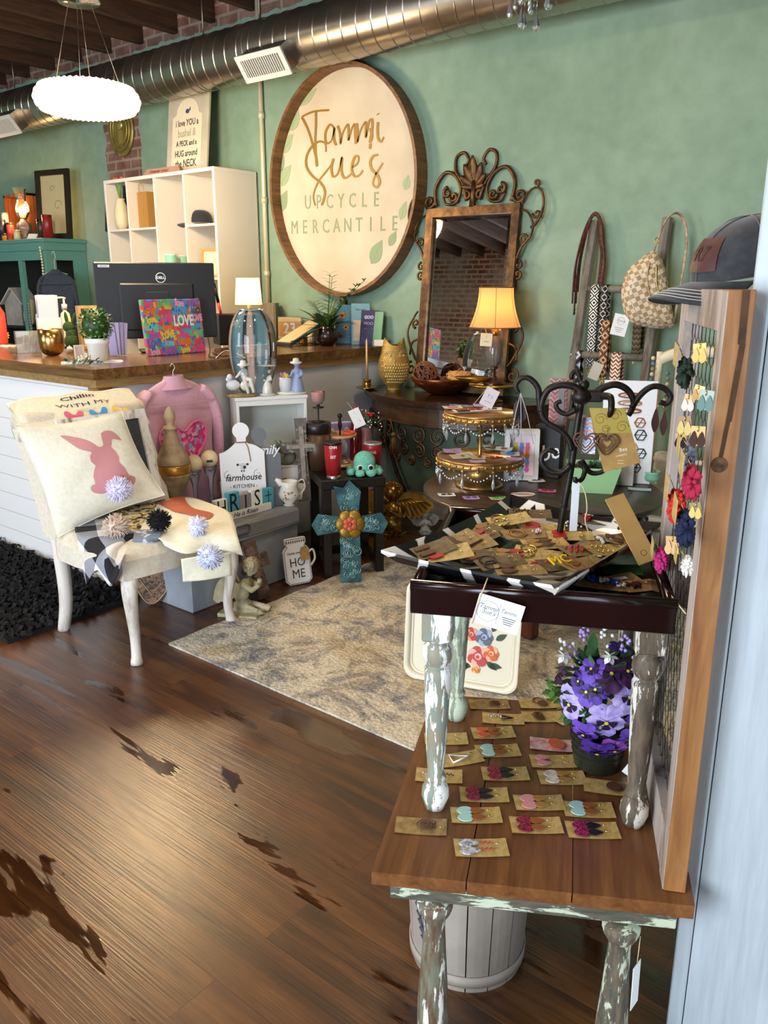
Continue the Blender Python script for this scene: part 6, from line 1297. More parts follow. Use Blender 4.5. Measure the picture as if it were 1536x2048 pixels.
# tiered wooden tray
p=st(681,930); s=mp(p); h1=tz(p,869)-STZ; h2=tz(p,832)-STZ; t=thing('tiered_tray','two tier round wooden tray with black center handle on the side table','tiered tray',p)
WD=wood('c89a68','e0b888',.5,0); 
for z_,r,nm in((.02,40*s,'lower_plate'),(h1-.0,33*s,'upper_plate')): g=G(); g.lathe([(.001,z_-.012),(r*.95,z_-.012),(r,z_-.006),(r,z_+.004),(r*.93,z_+.004),(r*.9,z_-.004),(.001,z_-.004)],36); g.build(nm,WD,t)
g=G(); g.cyl((0,0,.012),(0,0,h2-.01),.006); g.lathe([(.006,h2*.72),(.012,h2*.8),(.008,h2*.93)],12); g.ball((0,0,h2),.014,0,12); g.lathe([(.03,0),(.03,.008),(.001,.008)],16); g.build('handle',IRON,t)
g=G(); g.tube([(x,y,0) for x,y in circ(.032,24)],.007,8,0,True); g.tube([(x,y,.002) for x,y in circ(.018,20)],.003,6,0,True); single(g,'orange_bangle',mt('d8502c',.35),'orange ring bangle lying on the upper wooden tray plate','bangle',V((p.x+.045,p.y+.02,p.z+h1+.012)))
g=G(); g.tube([(x,y,0) for x,y in circ(.03,24,ry=.022)],.003,6,0,True); single(g,'tan_bracelet',mt('a88460',.5),'thin tan bracelet lying on the upper wooden tray plate','bracelet',V((p.x-.045,p.y-.02,p.z+h1+.008)))
g=G(); g.tube([(x,y,0) for x,y in circ(.028,24,ry=.02)],.0035,6,0,True); single(g,'silver_bracelet',mt('b8a890',.25,.8),'silver bracelet lying on the lower wooden tray plate','bracelet',V((p.x+.05,p.y-.015,p.z+.029)))
# octopus
p=st(729,948); s=mp(p); h=tz(p,904)-STZ; t=thing('crochet_octopus','mint green crocheted octopus toy sitting on the black side table','plush toy',V((p.x,p.y,p.z)),FACE(p)+.1)
OC=mt('8edcc4',.95,0,'70c8ac',90,.35,.65,1,160); R_=22*s; g=G(); g.ball((0,0,h*.56),R_,0,26,(1,.95,1.0)); g.lathe([(R_*.95,h*.45),(R_*1.0,h*.2),(R_*.8,h*.1),(.001,h*.1)],24); g.build('head',OC,t)
for k in range(8):
    a=k*PI/4+.2; g=G(); g.tube(smooth([(R_*.6*math.cos(a),R_*.6*math.sin(a),h*.22),(R_*1.1*math.cos(a),R_*1.1*math.sin(a),h*.18),(R_*1.45*math.cos(a+.15),R_*1.45*math.sin(a+.15),h*.16),(R_*1.3*math.cos(a+.42),R_*1.3*math.sin(a+.42),h*.2)],4),[h*.13]*6+[h*.15]*7,10); g.build('tentacle',OC,t)
for s_ in(-1,1):
    g=G(); g.ball((s_*R_*.48,-R_*.86,h*.38),R_*.27,0,14,(1,.45,1)); e=g.build('eye',mt('f2f2f0',.3),t); g=G(); g.ball((s_*R_*.48,-R_*.95,h*.38),R_*.19,0,12,(1,.4,1)); g.build('pupil',mt('101012',.15),e)
# purple bunny box, bowl, goblet, red lantern, flower glass
p=st(676,918); q=_back(p,.0); s=mp(q); t=thing('gift_box','purple and white gift box with bunny ears print behind the tiered tray','box',q,FACE(q)+.35); h=tz(q,845)-STZ; g=G(); g.box((0,0,h/2),(.155,.05,h),0,None,.002); g.build('box_body',mt('b4a8dc',.6,0,'8f9be0',6),t)
g=G(XZ)
for x in(-.045,.045): g.poly([(x+a,h*.72+b) for a,b in circ(.02,14,ry=.035)],.001,0,T(0,0,.0255)); g.poly([(x+a,h*.70+b) for a,b in circ(.011,14,ry=.024)],.001,1,T(0,0,.0268))
g.poly([(a,h*.35+b) for a,b in circ(.05,20,ry=.05)],.001,0,T(0,0,.0255)); g.build('bunny_print',[mt('ece6ee',.6),mt('9a5a5c',.6)],t)
tc2=STC+V((-math.sin(STR)*.11,math.cos(STR)*.11,0))
p=V((tc2.x-.125*math.cos(STR),tc2.y-.125*math.sin(STR),STZ+.001)); h=tz(p,845,650)-STZ; t=thing('hat_box','dark brown round box at the back of the black side table','box',p); g=G(); g.lathe([(.001,0),(.066,0),(.070,h*.8),(.001,h*.8)],32); g.build('drum',mt('4a3222',.4),t); g=G(); g.lathe([(.070,h*.78),(.074,h*.79),(.074,h),(.070,h*1.01),(.001,h*1.01)],32); g.build('lid',mt('1c1512',.35),t)
pz_=STZ+.001+h*1.01+.001; h2=tz(p,783,650)-pz_; s=mp(p); t=thing('pink_goblet','pink glass votive goblet on a thin black metal stem behind the tiered tray','candle holder',V((p.x+.01,p.y,pz_))); g=G(); g.lathe([(.035,0),(.035,.004),(.004,.01),(.0035,h2*.45),(.03,h2*.47),(.032,h2*.5),(.008,h2*.53),(.010,h2*.58)],18); g.build('metal_stem',IRON,t); g=G(); g.lathe([(.001,h2*.57),(.02,h2*.60),(.033,h2*.72),(.036,h2*.85),(.036,h2)],24,cap=False); g.build('glass_cup',glass('e8c0b8',.03,None,.35),t); g=G(); g.lathe([(.001,h2*.64),(.026,h2*.68),(.03,h2*.95),(.001,h2*.95)],20); g.build('pink_candle',mt('c8606a',.5),t)
p=st(712,925); s=mp(p); h=tz(p,812)-STZ; t=thing('red_glass_bottle','tall dark red glass bottle vase with a white price tag at the table back','vase',_back(p,-.0)); g=G(); r=12*s; g.lathe([(.001,0),(r,0),(r*1.05,.01),(r*1.05,h*.55),(r*.7,h*.72),(r*.45,h*.8),(r*.42,h*.95),(r*.55,h),(r*.4,h),(r*.3,h*.9)],24); g.build('glass_body',mt('5a0c10',.08,coat=.6),t)
t=thing('price_tag','white paper tag hanging from the neck of the dark red bottle','tag',V((p.x+.005,p.y-.035,p.z+h*.99)),0,None,Euler((0,-.42,FACE(p)))); g=G(); g.box((0,0,-.065),(.062,.0015,.105)); c_=g.build('card',PAPER,t); g=G(); g.text('T',.012,T(0,-.002,-.03)@XZ,0,.0004); g.text('shop',.009,T(0,-.002,-.07)@XZ,0,.0004) if 0 else None; g.build('print',GREYINK,c_); g=G(); g.tube(smooth([(0,0,-.015),(-.01,.01,.02),(-.015,.03,.03)],4),.0012,4); g.build('string',TW,t)
p=st(733,926); s=mp(p); h=tz(p,855)-STZ; t=thing('red_candle_glass','clear glass holding a red candle with artificial roses on top','candle holder',_back(p,.03)); g=G(); g.lathe([(.001,0),(.034,0),(.036,.01),(.036,h)],26,cap=False); g.build('glass',glass('f0d0d0',.02,None,.15),t); g=G(); g.lathe([(.001,h*.15),(.031,h*.15),(.033,h*.5),(.028,h*.9),(.012,h*.97),(.001,h*.97)],20); g.build('red_candle',mt('a81420',.35),t)
g=G(); rn=random.Random(12)
for i in range(7):
    c_=(rn.uniform(-.05,.07),rn.uniform(-.03,.03),h+rn.uniform(.0,.09)); 
    for k in range(7): a=k*.9; leafblade(g,c_,(math.cos(a),math.sin(a),.8),.024,.011,0,.4,n=3)
    g.ball(c_,.010,0,8)
for i in range(36): g.ball((rn.uniform(-.04,.10),rn.uniform(-.04,.03),h+rn.uniform(-.01,.09)),.004,1,6)
for i in range(30): leafblade(g,(rn.uniform(-.03,.07),rn.uniform(-.03,.02),h+rn.uniform(0,.05)),(rn.uniform(-1,1),rn.uniform(-1,1),rn.uniform(-.3,1)),.045,.009,2,.4,n=3)
g.build('roses_and_berries',[mt('b81c28',.5),mt('e8e2dc',.5),mt('3a5a3a',.5)],t)
# ================================================================ ON THE CONSOLE TABLE
cz=lambda u,v,dz=.001:Z(u,v,zc+dz)
p=cz(734,778); s=mp(p); h=tz(p,677)-zc; t=thing('gold_candlestick','brass saucer candlestick with tall gold taper at the left end of the console','candlestick',p); g=G(); r=22*s; g.lathe([(.001,0),(r*.6,0),(r,.008),(r,.014),(r*.9,.012),(r*.3,.01),(r*.28,.02),(r*.42,.026),(r*.36,.035),(r*.36,.055),(r*.45,.06),(r*.2,.062)],28,0,rib=lambda a,z:1+(.03*math.sin(a*16) if z<.016 else 0)); g.build('saucer',BRASS,t); g=G(); g.lathe([(.0085,.055),(.0085,h*.5),(.0075,h*.93),(.004,h*.98),(.0005,h)],14); g.build('taper',mt('c9a468',.35,.3),t)
# owl vase
p=cz(788,779); s=mp(p); h=tz(p,685)-zc; r=32*s; t=thing('owl_vase','large golden ceramic owl shaped vase on the console table','vase',p,FACE(p)+.25); 
GV=mt('b9974e',.35,.45,'97783a',30,.3,.7,.6,70)
def owl(a,b):
    an=a*2*PI; z=h*b; pr_=[(0,.42),(.05,.40),(.10,.55),(.28,.88),(.45,1.0),(.62,.95),(.8,.80),(1.0,.62)]
    rr_=next((x1+(x2-x1)*(b-b1)/(b2-b1) for (b1,x1),(b2,x2) in zip(pr_,pr_[1:]) if b1<=b<=b2),.62)*r
    ear=.16*h*abs(math.cos(an))**3*max(0,(b-.8)/.2)-.06*h*max(0,(b-.8)/.2)
    return (rr_*math.cos(an),rr_*.85*math.sin(an),z+ear)
g=G(); g.grid(owl,48,28,0,True,True); g.grid(lambda a,b:(lambda q:(q[0]*.93,q[1]*.93,q[2]*(1-.0)))(owl(1-a,.6+.4*b)),48,8,0,True,True); g.lathe([(.001,.003),(r*.42,.0)],24,cap=False); g.build('owl_body',GV,t)
for s_ in(-1,1):
    for q_,nm in((.012,'eye_ring'),):
        g=G(); 
        for rr_ in(.012,.022,.030): 
            P=[]
            for i in range(24): a=i*PI/12; x=s_*r*.42+rr_*math.cos(a); zz_=h*.74+rr_*math.sin(a); P.append((x,-.85*r*.84*math.sqrt(max(.05,1-(x/(r*.86))**2))-.001,zz_))
            g.tube(P,.0022,5,0,True)
        g.ball((s_*r*.42,-r*.68,h*.74),.008,0,8); g.build(nm,mt('d8bc78',.3,.6),t)
g=G()
for j in range(7):
    for i in range(11):
        a=-PI/2+(i-5+.5*(j%2))*.16; z_=.18+j*.06; q=V(owl((a/(2*PI))%1,z_)); g.ball(tuple(q),.008,0,6,(1,.5,1.1))
g.build('feather_relief',mt('c9a862',.35,.5),t)
# copper bowl with wicker balls
p=cz(888,788); s=mp(p); h=tz(p,757)-zc+.0; r=70*s; t=thing('copper_bowl','wide shallow copper bowl with wicker balls on the console table','bowl',p,FACE(p)); g=G(); g.lathe([(.001,0),(r*.35,0),(r*.4,.003),(r*.75,h*.5),(r,h),(r*.98,h+.003),(r*.72,h*.6),(r*.35,.012),(.001,.01)],48,0,Mx.Diagonal((1,.62,1,1))); g.build('bowl_body',mt('7a3c1c',.22,.7,'4a2412',6),t)
def wicker(name,lab,c_,R_,mat,n=26,seed=1):
    rn=random.Random(seed); g=G()
    for i in range(n):
        ax=V((rn.gauss(0,1),rn.gauss(0,1),rn.gauss(0,1))).normalized(); x=ax.orthogonal().normalized(); y=ax.cross(x); k=rn.uniform(-.35,.35); rr_=math.sqrt(1-k*k)
        g.tube([(x*math.cos(j*PI/10)*rr_+y*math.sin(j*PI/10)*rr_+ax*k)*R_*(1+.03*math.sin(j*2.3+i)) for j in range(20)],.0026,4,0,True)
    g.ball((0,0,0),R_*.8,1,12); return single(g,name,[mat,mt('2a160c',.8)],lab,'decorative ball',c_)
rx_,ry_=math.cos(FACE(p)),math.sin(FACE(p)); at_=lambda x,y,z:V((p.x+rx_*x-ry_*y,p.y+ry_*x+rx_*y,p.z+z))
wicker('wicker_ball','large reddish brown wicker ball at the left of the copper bowl',at_(-38*s,0,h*.55+23*s),24*s,mt('7a4a2c',.6),34,1); wicker('wicker_ball','small dark wicker ball in the middle front of the copper bowl',at_(2*s,-.03,h*.5+9*s),12*s,mt('6a3f24',.6),20,2)
g=G(); R_=26*s; g.lathe([(.001,-R_*.5),(R_*.6,-R_*.48),(R_*.95,-R_*.15),(R_,.0),(R_*.85,R_*.35),(R_*.4,R_*.52),(.001,R_*.48)],40,0,rib=lambda a,z:1+.05*math.cos(a*9)); g.tube(smooth([(0,0,R_*.45),(.004,0,R_*.65),(.016,0,R_*.75)],4),[.006]*5+[.004]*4,7,1)
for i in range(60): a=random.uniform(0,6.3); zz_=random.uniform(-.1,.4); k=math.sqrt(1-(zz_/.62)**2)*.98; g.tube([(R_*k*math.cos(a+q_*.1),R_*k*math.sin(a+q_*.1),R_*zz_+.004*q_) for q_ in range(3)],.002,4,2)
single(g,'decorative_pumpkin',[mt('c9964e',.6,0,'a8763a',30),mt('6a4a24',.7),mt('e0bc7c',.6)],'golden carved pumpkin at the right of the copper bowl','pumpkin',at_(28*s,.0,h*.62+R_*.5))
# cake stand with lamp and leaf dish
p=_back(cz(985,800),-.05); s=mp(p); h=tz(p,770)-zc; zs_=zc+h; r=48*s
t=thing('cake_stand','gold pedestal cake stand under the lit bell shaded lamp','cake stand',p); g=G(); g.lathe([(.001,0),(r*.42,0),(r*.42,.006),(r*.25,.012),(r*.2,.02),(r*.26,.03),(r*.2,.04),(r*.26,.05),(r*.2,.06),(r*.26,.07),(r*.3,h-.01),(r*.95,h-.008),(r,h-.002),(r,h+.003),(.001,h)],40); g.build('stand',GOLD,t)
zs_=zc+h+.004; pl=V((p.x,p.y,zs_)); H_=tz(p,575)-zs_; hsb=tz(p,654)-zs_; hst=H_
t=thing('bell_shade_lamp','lit table lamp with orange bell shade in front of the mirror','lamp',pl,FACE(p))
def bell(a,b):
    an=a*2*PI; k=(b)**1.0; rr_=(33+ (50-33)*((1-k)**2.0)) *s; sc_=1+.02*abs(math.sin(an*3)); return (rr_*sc_*math.cos(an),rr_*sc_*math.sin(an),hsb+(hst-hsb)*b)
g=G(); g.grid(bell,48,12,0,True,True); g.build('lamp_shade',shade('d09a64',.42,'f0a868'),t)
g=G()
for k in range(6): g.tube([bell(k/6+.083,b/8) for b in range(9)],.0016,4)
g.tube([bell(i/48,0) for i in range(48)],.003,5,0,True); g.tube([bell(i/48,1) for i in range(48)],.003,5,0,True); g.build('shade_piping',mt('8a6a44',.7),t)
g=G(); g.lathe([(.001,0),(.055,0),(.055,.012),(.03,.02),(.015,.05),(.012,.08),(.03,.095),(.018,.10)],24); g.build('wooden_foot',mt('3a2014',.3),t)
g=G(); g.lathe([(.02,.10),(.042,.125),(.05,.165),(.045,hsb*.72),(.03,hsb*.82),(.022,hsb*.86)],28,cap=False); g.build('smoked_glass_body',glass('b0a498',.03,None,.3),t)
g=G(); g.cyl((0,0,.1),(0,0,hsb+.04),.005,n=8); g.lathe([(.024,hsb*.85),(.02,hsb*.92),(.01,hsb)],16); g.build('brass_rod',BRASS,t)
g=G(); g.ball((0,0,(hsb+hst)/2),.024,0,12); g.build('bulb',mt('fff0c8',.5,em=5,ec='ffd890'),t)
light('bell_lamp_bulb','POINT',(pl.x,pl.y,pl.z+(hsb+hst)/2),5,(1,.62,.28),rad_=.03)
t=thing('price_tag','cream square tag tied under the orange bell lamp shade','tag',V((pl.x-.01,pl.y-.065,pl.z+hsb*.98)),0,None,Euler((0,.06,FACE(p)))); g=G(); g.box((0,0,-.06),(.065,.0015,.07)); c_=g.build('card',mt('e8dcb4',.7),t); g=G(); g.text('T',.014,T(0,-.0015,-.045)@XZ,0,.0004); g.box((0,-.0012,-.07),(.03,.0004,.003)); g.build('print',GREYINK,c_); g=G(); g.tube(smooth([(0,0,-.025),(-.01,.02,.0),(.03,.04,-.01),(.05,.03,-.06)],4),.0025,5); g.build('ribbon',mt('c87840',.7),t)
t=thing('gold_leaf_dish','gold leaf shaped dish on the left of the cake stand','dish',V((p.x-.10*rx_,p.y-.10*ry_,zs_+.006)),FACE(p)); g=G(); P=smooth([(-.12,0),(-.07,.05),(0,.065),(.06,.04),(.10,0),(.06,-.04),(0,-.06),(-.07,-.045)],4,True); g.grid(lambda a,b:(lambda q:(q[0]*b,q[1]*b,.035*b*b))(P[int(a*len(P))%len(P)]),len(P),6,0,True,True); g.build('leaf_bowl',GOLD,t).modifiers.new('s','SOLIDIFY').thickness=.003; g=G(); g.tube(smooth([(-.11,0,.03),(-.15,0,.05),(-.16,.01,.03),(-.14,.0,.02)],4),.004,6); g.build('stem_handle',GOLD,t)
# ================================================================ MIRROR
zb=zc+.012; ym=YW-.13; 
BL_=Y(836,748,ym); BR_=Y(1012,752,ym); TLm=Y(853,418,YW-.03); TRm=Y(1042,404,YW-.03)
wM=((BR_.x-BL_.x)+(TRm.x-TLm.x))/2; cxm=(BL_.x+BR_.x+TLm.x+TRm.x)/4; hM=(TLm.z+TRm.z)/2-zb
t=thing('wall_mirror','ornate bronze scrolled rectangular mirror leaning on the wall above the console','mirror',(cxm,ym,zb),0,None,Euler((-math.atan2(.105,hM),0,0)))
BZ=mt('6a4c2c',.42,.7,'3c2a1a',20)
g=G(); fw=.05; g.poly([(-wM/2,0),(wM/2,0),(wM/2,hM),(-wM/2,hM)],.022,0,T(0,.0,0)@XZ,[(-wM/2+fw,fw),(wM/2-fw,fw),(wM/2-fw,hM-fw),(-wM/2+fw,hM-fw)]); g.build('frame',BZ,t)
MR=mt('f2f2f2',.015,1); g=G(); g.box((0,-.004,hM/2),(wM-2*fw-.05,.004,hM-2*fw-.05)); gp=g.build('mirror_glass',MR,t)
g=G(); a_,b_=wM/2-fw+.004,wM/2-fw-.026; z0_,z1_=fw-.004,fw+.026
for P in ([(-a_,z0_),(a_,z0_),(b_,z1_),(-b_,z1_)],[(a_,z0_),(a_,hM-z0_),(b_,hM-z1_),(b_,z1_)],[(a_,hM-z0_),(-a_,hM-z0_),(-b_,hM-z1_),(b_,hM-z1_)],[(-a_,hM-z0_),(-a_,z0_),(-b_,z1_),(-b_,hM-z1_)]):
    g.add([(x,-.001 if i<2 else -.0065,z) for i,(x,z) in enumerate(P)],[(0,1,2,3)])
g.build('bevel',MR,gp)
def scroll2(pts_list,nm,r=.009):
    g=G()
    for P in pts_list: g.tube([(x,-.010,z) for x,z in P],[r*(1-.35*i/len(P)) for i in range(len(P))],7)
    return g.build(nm,BZ,t)
def mirr(P): return [(-x,z) for x,z in P]
def S_(c1,r1,a0,a1,k=.2,n=22): return spiral(c1,r1,r1*k,a0,a1,n)
h0=hM
side=[]
w2=wM/2
mm=lambda y:h0*(1-(y-430)/320.0)     # photo row on the mirror -> local height
e1=[smooth([(w2,mm(700)),(w2+.03,mm(690)),(w2+.09,mm(650)),(w2+.045,mm(620)),(w2+.02,mm(610))],5), S_((w2+.045,mm(715)),.042,PI/2,PI/2-7.5), S_((w2+.03,mm(632)),.028,-PI/2,-PI/2+7),
    smooth([(w2,mm(660)),(w2+.05,mm(668)),(w2+.06,mm(690))],4),
    S_((w2+.02,mm(545)),.026,-PI*.6,-PI*.6+6.5), S_((w2+.02,mm(530)),.024,PI*.5,PI*.5-6),
    smooth([(w2,mm(520)),(w2+.03,mm(500)),(w2+.08,mm(482)),(w2+.085,mm(464)),(w2+.05,mm(446)),(w2,mm(440))],5), S_((w2+.035,mm(488)),.028,0,7),
    smooth([(w2+.075,mm(470)),(w2+.11,mm(462)),(w2+.14,mm(440)),(w2+.13,mm(418)),(w2+.09,mm(407)),(w2+.04,mm(414)),(w2,mm(432))],5), S_((w2+.105,mm(448)),.026,PI,PI+6.5), S_((w2+.085,mm(400)),.018,-1,5)]
for k,P in enumerate(e1):
    scroll2([P],'side_scroll',.0085); scroll2([mirr(P)],'side_scroll',.0085)
tp=h0
def Tm(u,v): return ((u-945)*.00335,tp+(410-v)*.0034)
tops=[S_(Tm(1037,398),.04,PI,PI+8.5,.2,26),S_(Tm(1000,385),.030,PI*.5,PI*.5-7),smooth([Tm(1022,406),Tm(1026,375),Tm(1008,352),Tm(985,358),Tm(972,380),Tm(980,402),Tm(1000,404),Tm(1008,392)],5),S_(Tm(985,392),.030,0,-7),
      smooth([Tm(958,400),Tm(968,372),Tm(985,350),Tm(985,328),Tm(970,322),Tm(960,334),Tm(966,344)],5),S_(Tm(958,392),.027,PI*.3,PI*.3+7),S_(Tm(957,374),.018,-PI*.5,-PI*.5+6)]
for P in tops: scroll2([P],'crest_scroll',.012); scroll2([mirr(P)],'crest_scroll',.012)
g=G()
lz=Tm(945,385)[1]
for a,L,w_ in((0,.17,.03),(.45,.14,.028),(-.45,.14,.028),(.95,.11,.026),(-.95,.11,.026),(1.5,.08,.02),(-1.5,.08,.02)): leafblade(g,(0,-.012,lz+.02),(math.sin(a),-.25,math.cos(a)),L,w_,0,-.0,up=V((0,1,0)),n=6,fold=0)
g.tube([(0,-.01,tp),(0,-.012,lz+.05)],[.014,.008],8); o=g.build('acanthus_leaf',BZ,t); o.modifiers.new('s','SOLIDIFY').thickness=.008
# ================================================================ ON THE ROUND TABLE
RZ=rz_
rt=lambda u,v,dz=.001:Z(u,v,RZ+dz)
GOLD2=mt('c0985c',.32,.75,'9c7640',20)
CL=glass('f4f8fa',.02,None,.16)
p=rt(958,970); s=mp(p); zl=tz(p,913)-RZ; zu=tz(p,826)-RZ; rl=85*s; ru=73*s
t=thing('tiered_jewelry_stand','two tier gold stand with crystal drops and earring cards on the round table','tiered stand',p)
g=G(); g.lathe([(.001,0),(rl*.56,0),(rl*.56,.008),(rl*.50,.016),(rl*.42,.022),(rl*.30,.03),(rl*.26,zl-.03),(rl*.5,zl-.02),(.001,zl-.015)],40); g.build('base',GOLD2,t)
for nm,z_,r in(('lower_plate',zl,rl),('upper_plate',zu,ru)):
    g=G(); g.lathe([(.001,z_-.006),(r*.99,z_-.006),(r,z_+.004),(r*.97,z_+.004),(r*.96,z_),(.001,z_)],56); g.lathe([(r*.985,z_-.03),(r,z_-.03),(r,z_-.006),(r*.985,z_-.006),(r*.985,z_-.03)],56,0,None,True,lambda a,z:1,False)
    for i in range(36): a=2*PI*i/36; g.ball((r*1.0*math.cos(a),r*1.0*math.sin(a),z_-.014),.0075,0,6)
    for i in range(18): a=2*PI*i/18; g.ball((r*math.cos(a),r*math.sin(a),z_-.032),.009,0,6,(1,1,.8))
    pl_=g.build(nm,GOLD2,t)
    for i in range(9):
        a0=2*PI*i/9; a1=2*PI*(i+1)/9; g=G()
        for k in range(11): q=k/10; a=a0+(a1-a0)*q; g.ball((r*1.01*math.cos(a),r*1.01*math.sin(a),z_-.036-.038*math.sin(PI*q)),.0042,0,6)
        g.build('bead_swag',mt('e2e4e6',.12,.3),pl_)
        g=G(T(r*1.01*math.cos(a0),r*1.01*math.sin(a0),z_-.04)); g.lathe([(.0005,0),(.003,-.008),(.003,-.02)],6); g.lathe([(.0004,-.022),(.007,-.042),(.008,-.055),(.0005,-.075)],6,0,None,False); g.build('crystal_drop',mt('eef2f4',.05,0,tr=.7),pl_)
g=G(); g.lathe([(.012,zl),(.009,zl+.01),(.008,zu-.006)],14); g.build('center_pole',GOLD2,t)
def card(name,lab,loc,w,d,rz,cm,art=None,cat='earring card',rot=None,group=None,nm=None,curl=.004,flat=False):
    """a small jewelry card lying flat; art=list of (shape,x,y,size,material) on top"""
    t=thing(name,lab,cat,loc,rz,group,rot)
    g=G(); g.grid(lambda a,b:((a-.5)*w,(b-.5)*d,.0006+curl*(2*a-1)**2*.5),6,2); g.grid(lambda a,b:((.5-a)*w,(b-.5)*d,.0+curl*(2*a-1)**2*.5),6,2); g.build('card',cm,t)
    for i,(sh,x,y,k,m) in enumerate(art or []):
        g=G(T(x,y,.0030+.0004*i))
        if sh=='heart': g.poly([(a*k*.5,b*k*.5) for a,b in smooth([(-1,0),(-.55,.6),(.1,.75),(.6,.62),(.8,.32),(.62,0),(.8,-.32),(.6,-.62),(.1,-.75),(-.55,-.6)],2,True)],.0022)
        elif sh=='drop': g.poly([(a*k*.5,b*k*.5) for a,b in smooth([(-1,0),(-.75,.45),(-.2,.6),(.4,.35),(1,0),(.4,-.35),(-.2,-.6),(-.75,-.45)],2,True)],.0022)
        elif sh=='disc': g.poly(circ(k*.5,18),.0022)
        elif sh=='ring': g.tube([(a,b,.001) for a,b in circ(k*.5,20)],.0016,5,0,True)
        elif sh=='heartring':
            for q in(1,.65,.3): g.tube([(a*k*.5*q,b*k*.5*q,.001) for a,b in smooth([(-1,0),(-.55,.6),(.1,.75),(.6,.62),(.8,.32),(.62,0),(.8,-.32),(.6,-.62),(.1,-.75),(-.55,-.6)],2,True)],.0013,4,0,True)
        elif sh=='bar': g.box((0,0,.001),(k,k*.35,.002),0,None,.0005)
        elif sh=='hook': g.tube([(a,b,.001) for a,b in spiral((0,0),k*.35,k*.15,-1,4,8)],.0007,4); g.tube([(-k*.4,0,.001),(k*.3,k*.1,.001)],.0007,4)
        elif sh=='beads':
            for j in range(6): g.ball((-k*.5+k*.2*j,k*.08*(-1)**j,.002),k*.09,0,6)
        elif sh=='tri': g.tube([(-k*.5,-k*.35,.001),(-k*.5,k*.35,.001),(k*.5,0,.001)],.0022,5,0,True)
        elif sh=='fluff':
            for j in range(16): g.ball((random.uniform(-.5,.5)*k,random.uniform(-.4,.4)*k,random.uniform(0,.006)),k*.16,0,6)
        g.build('earring' if sh!='hook' else 'ear_hook',m,t)
    return t
KC=mt('c4a86c',.5,.04,'a48a4c',60); WC_=mt('e6e6e8',.6); HK=mt('d8b860',.2,1)
CM={'w':WC_,'k':KC,'p':mt('b99ad0',.6),'g':mt('a8d878',.6),'m':mt('d870b0',.6),'b':mt('b8d0e0',.6),'c':mt('d9c8a8',.7),'br':mt('8a6a48',.7)}
EM={'blk':mt('17161a',.35),'red':mt('a81820',.4),'pur':mt('6a50a8',.4),'grn':mt('5cc83c',.5),'org':mt('d88a30',.4),'blu':mt('2f80c8',.35),'pnk':mt('d878a0',.5),'whi':mt('e8e4dc',.5),'tan':mt('9a7038',.6),'brn':mt('55331f',.6),'gld':HK,'mint':mt('a5cfc8',.5),'rose':mt('c8888a',.6),'lth':mt('8a4e22',.6)}
PCk=math.atan2(Rt.y,Rt.x)
for lab,u,v,w,d,rr_,cm,ar in (
 ('white card with two black bow earrings at the left edge of the round table',893,990,.075,.055,.1,'w',[('drop',-.012,0,.024,'blk'),('drop',.014,0,.024,'blk')]),
 ('lilac card with purple bow earrings on the round table front',942,996,.07,.055,.1,'p',[('heart',-.014,0,.022,'pur'),('heart',.016,0,.022,'pur')]),
 ('pale card with lime green bow earrings on the round table front',996,997,.075,.05,.15,'c',[('drop',-.012,0,.03,'grn'),('drop',.016,.004,.03,'grn')]),
 ('pink card with red heart earrings left of the green planter',1094,982,.08,.05,-.25,'m',[('heart',-.01,0,.028,'red'),('heart',.018,0,.022,'red')]),
 ('white card with black spider shaped earrings right of the tiered stand',1072,962,.08,.05,.1,'w',[('beads',-.0,0,.03,'blk'),('hook',.02,0,.02,'blk')]),
 ('light blue blank card in front of the mint pot on the round table',1279,979,.10,.05,-.3,'b',[])):
    p=rt(u,v); card('earring_card',lab,p,w,d,PCk+rr_,CM[cm],[(a,b,c_,k,EM[m]) for a,b,c_,k,m in ar])
g=G(); g.poly(circ(.055,28,ry=.028),.004); g.tube([(x,y,.004) for x,y in circ(.052,28,ry=.026)],.002,5,1,True); single(g,'oval_coaster',[mt('cfa87c',.5),WC_],'small oval tan tray lying on the front edge of the round table','tray',rt(1046,990),PCk)
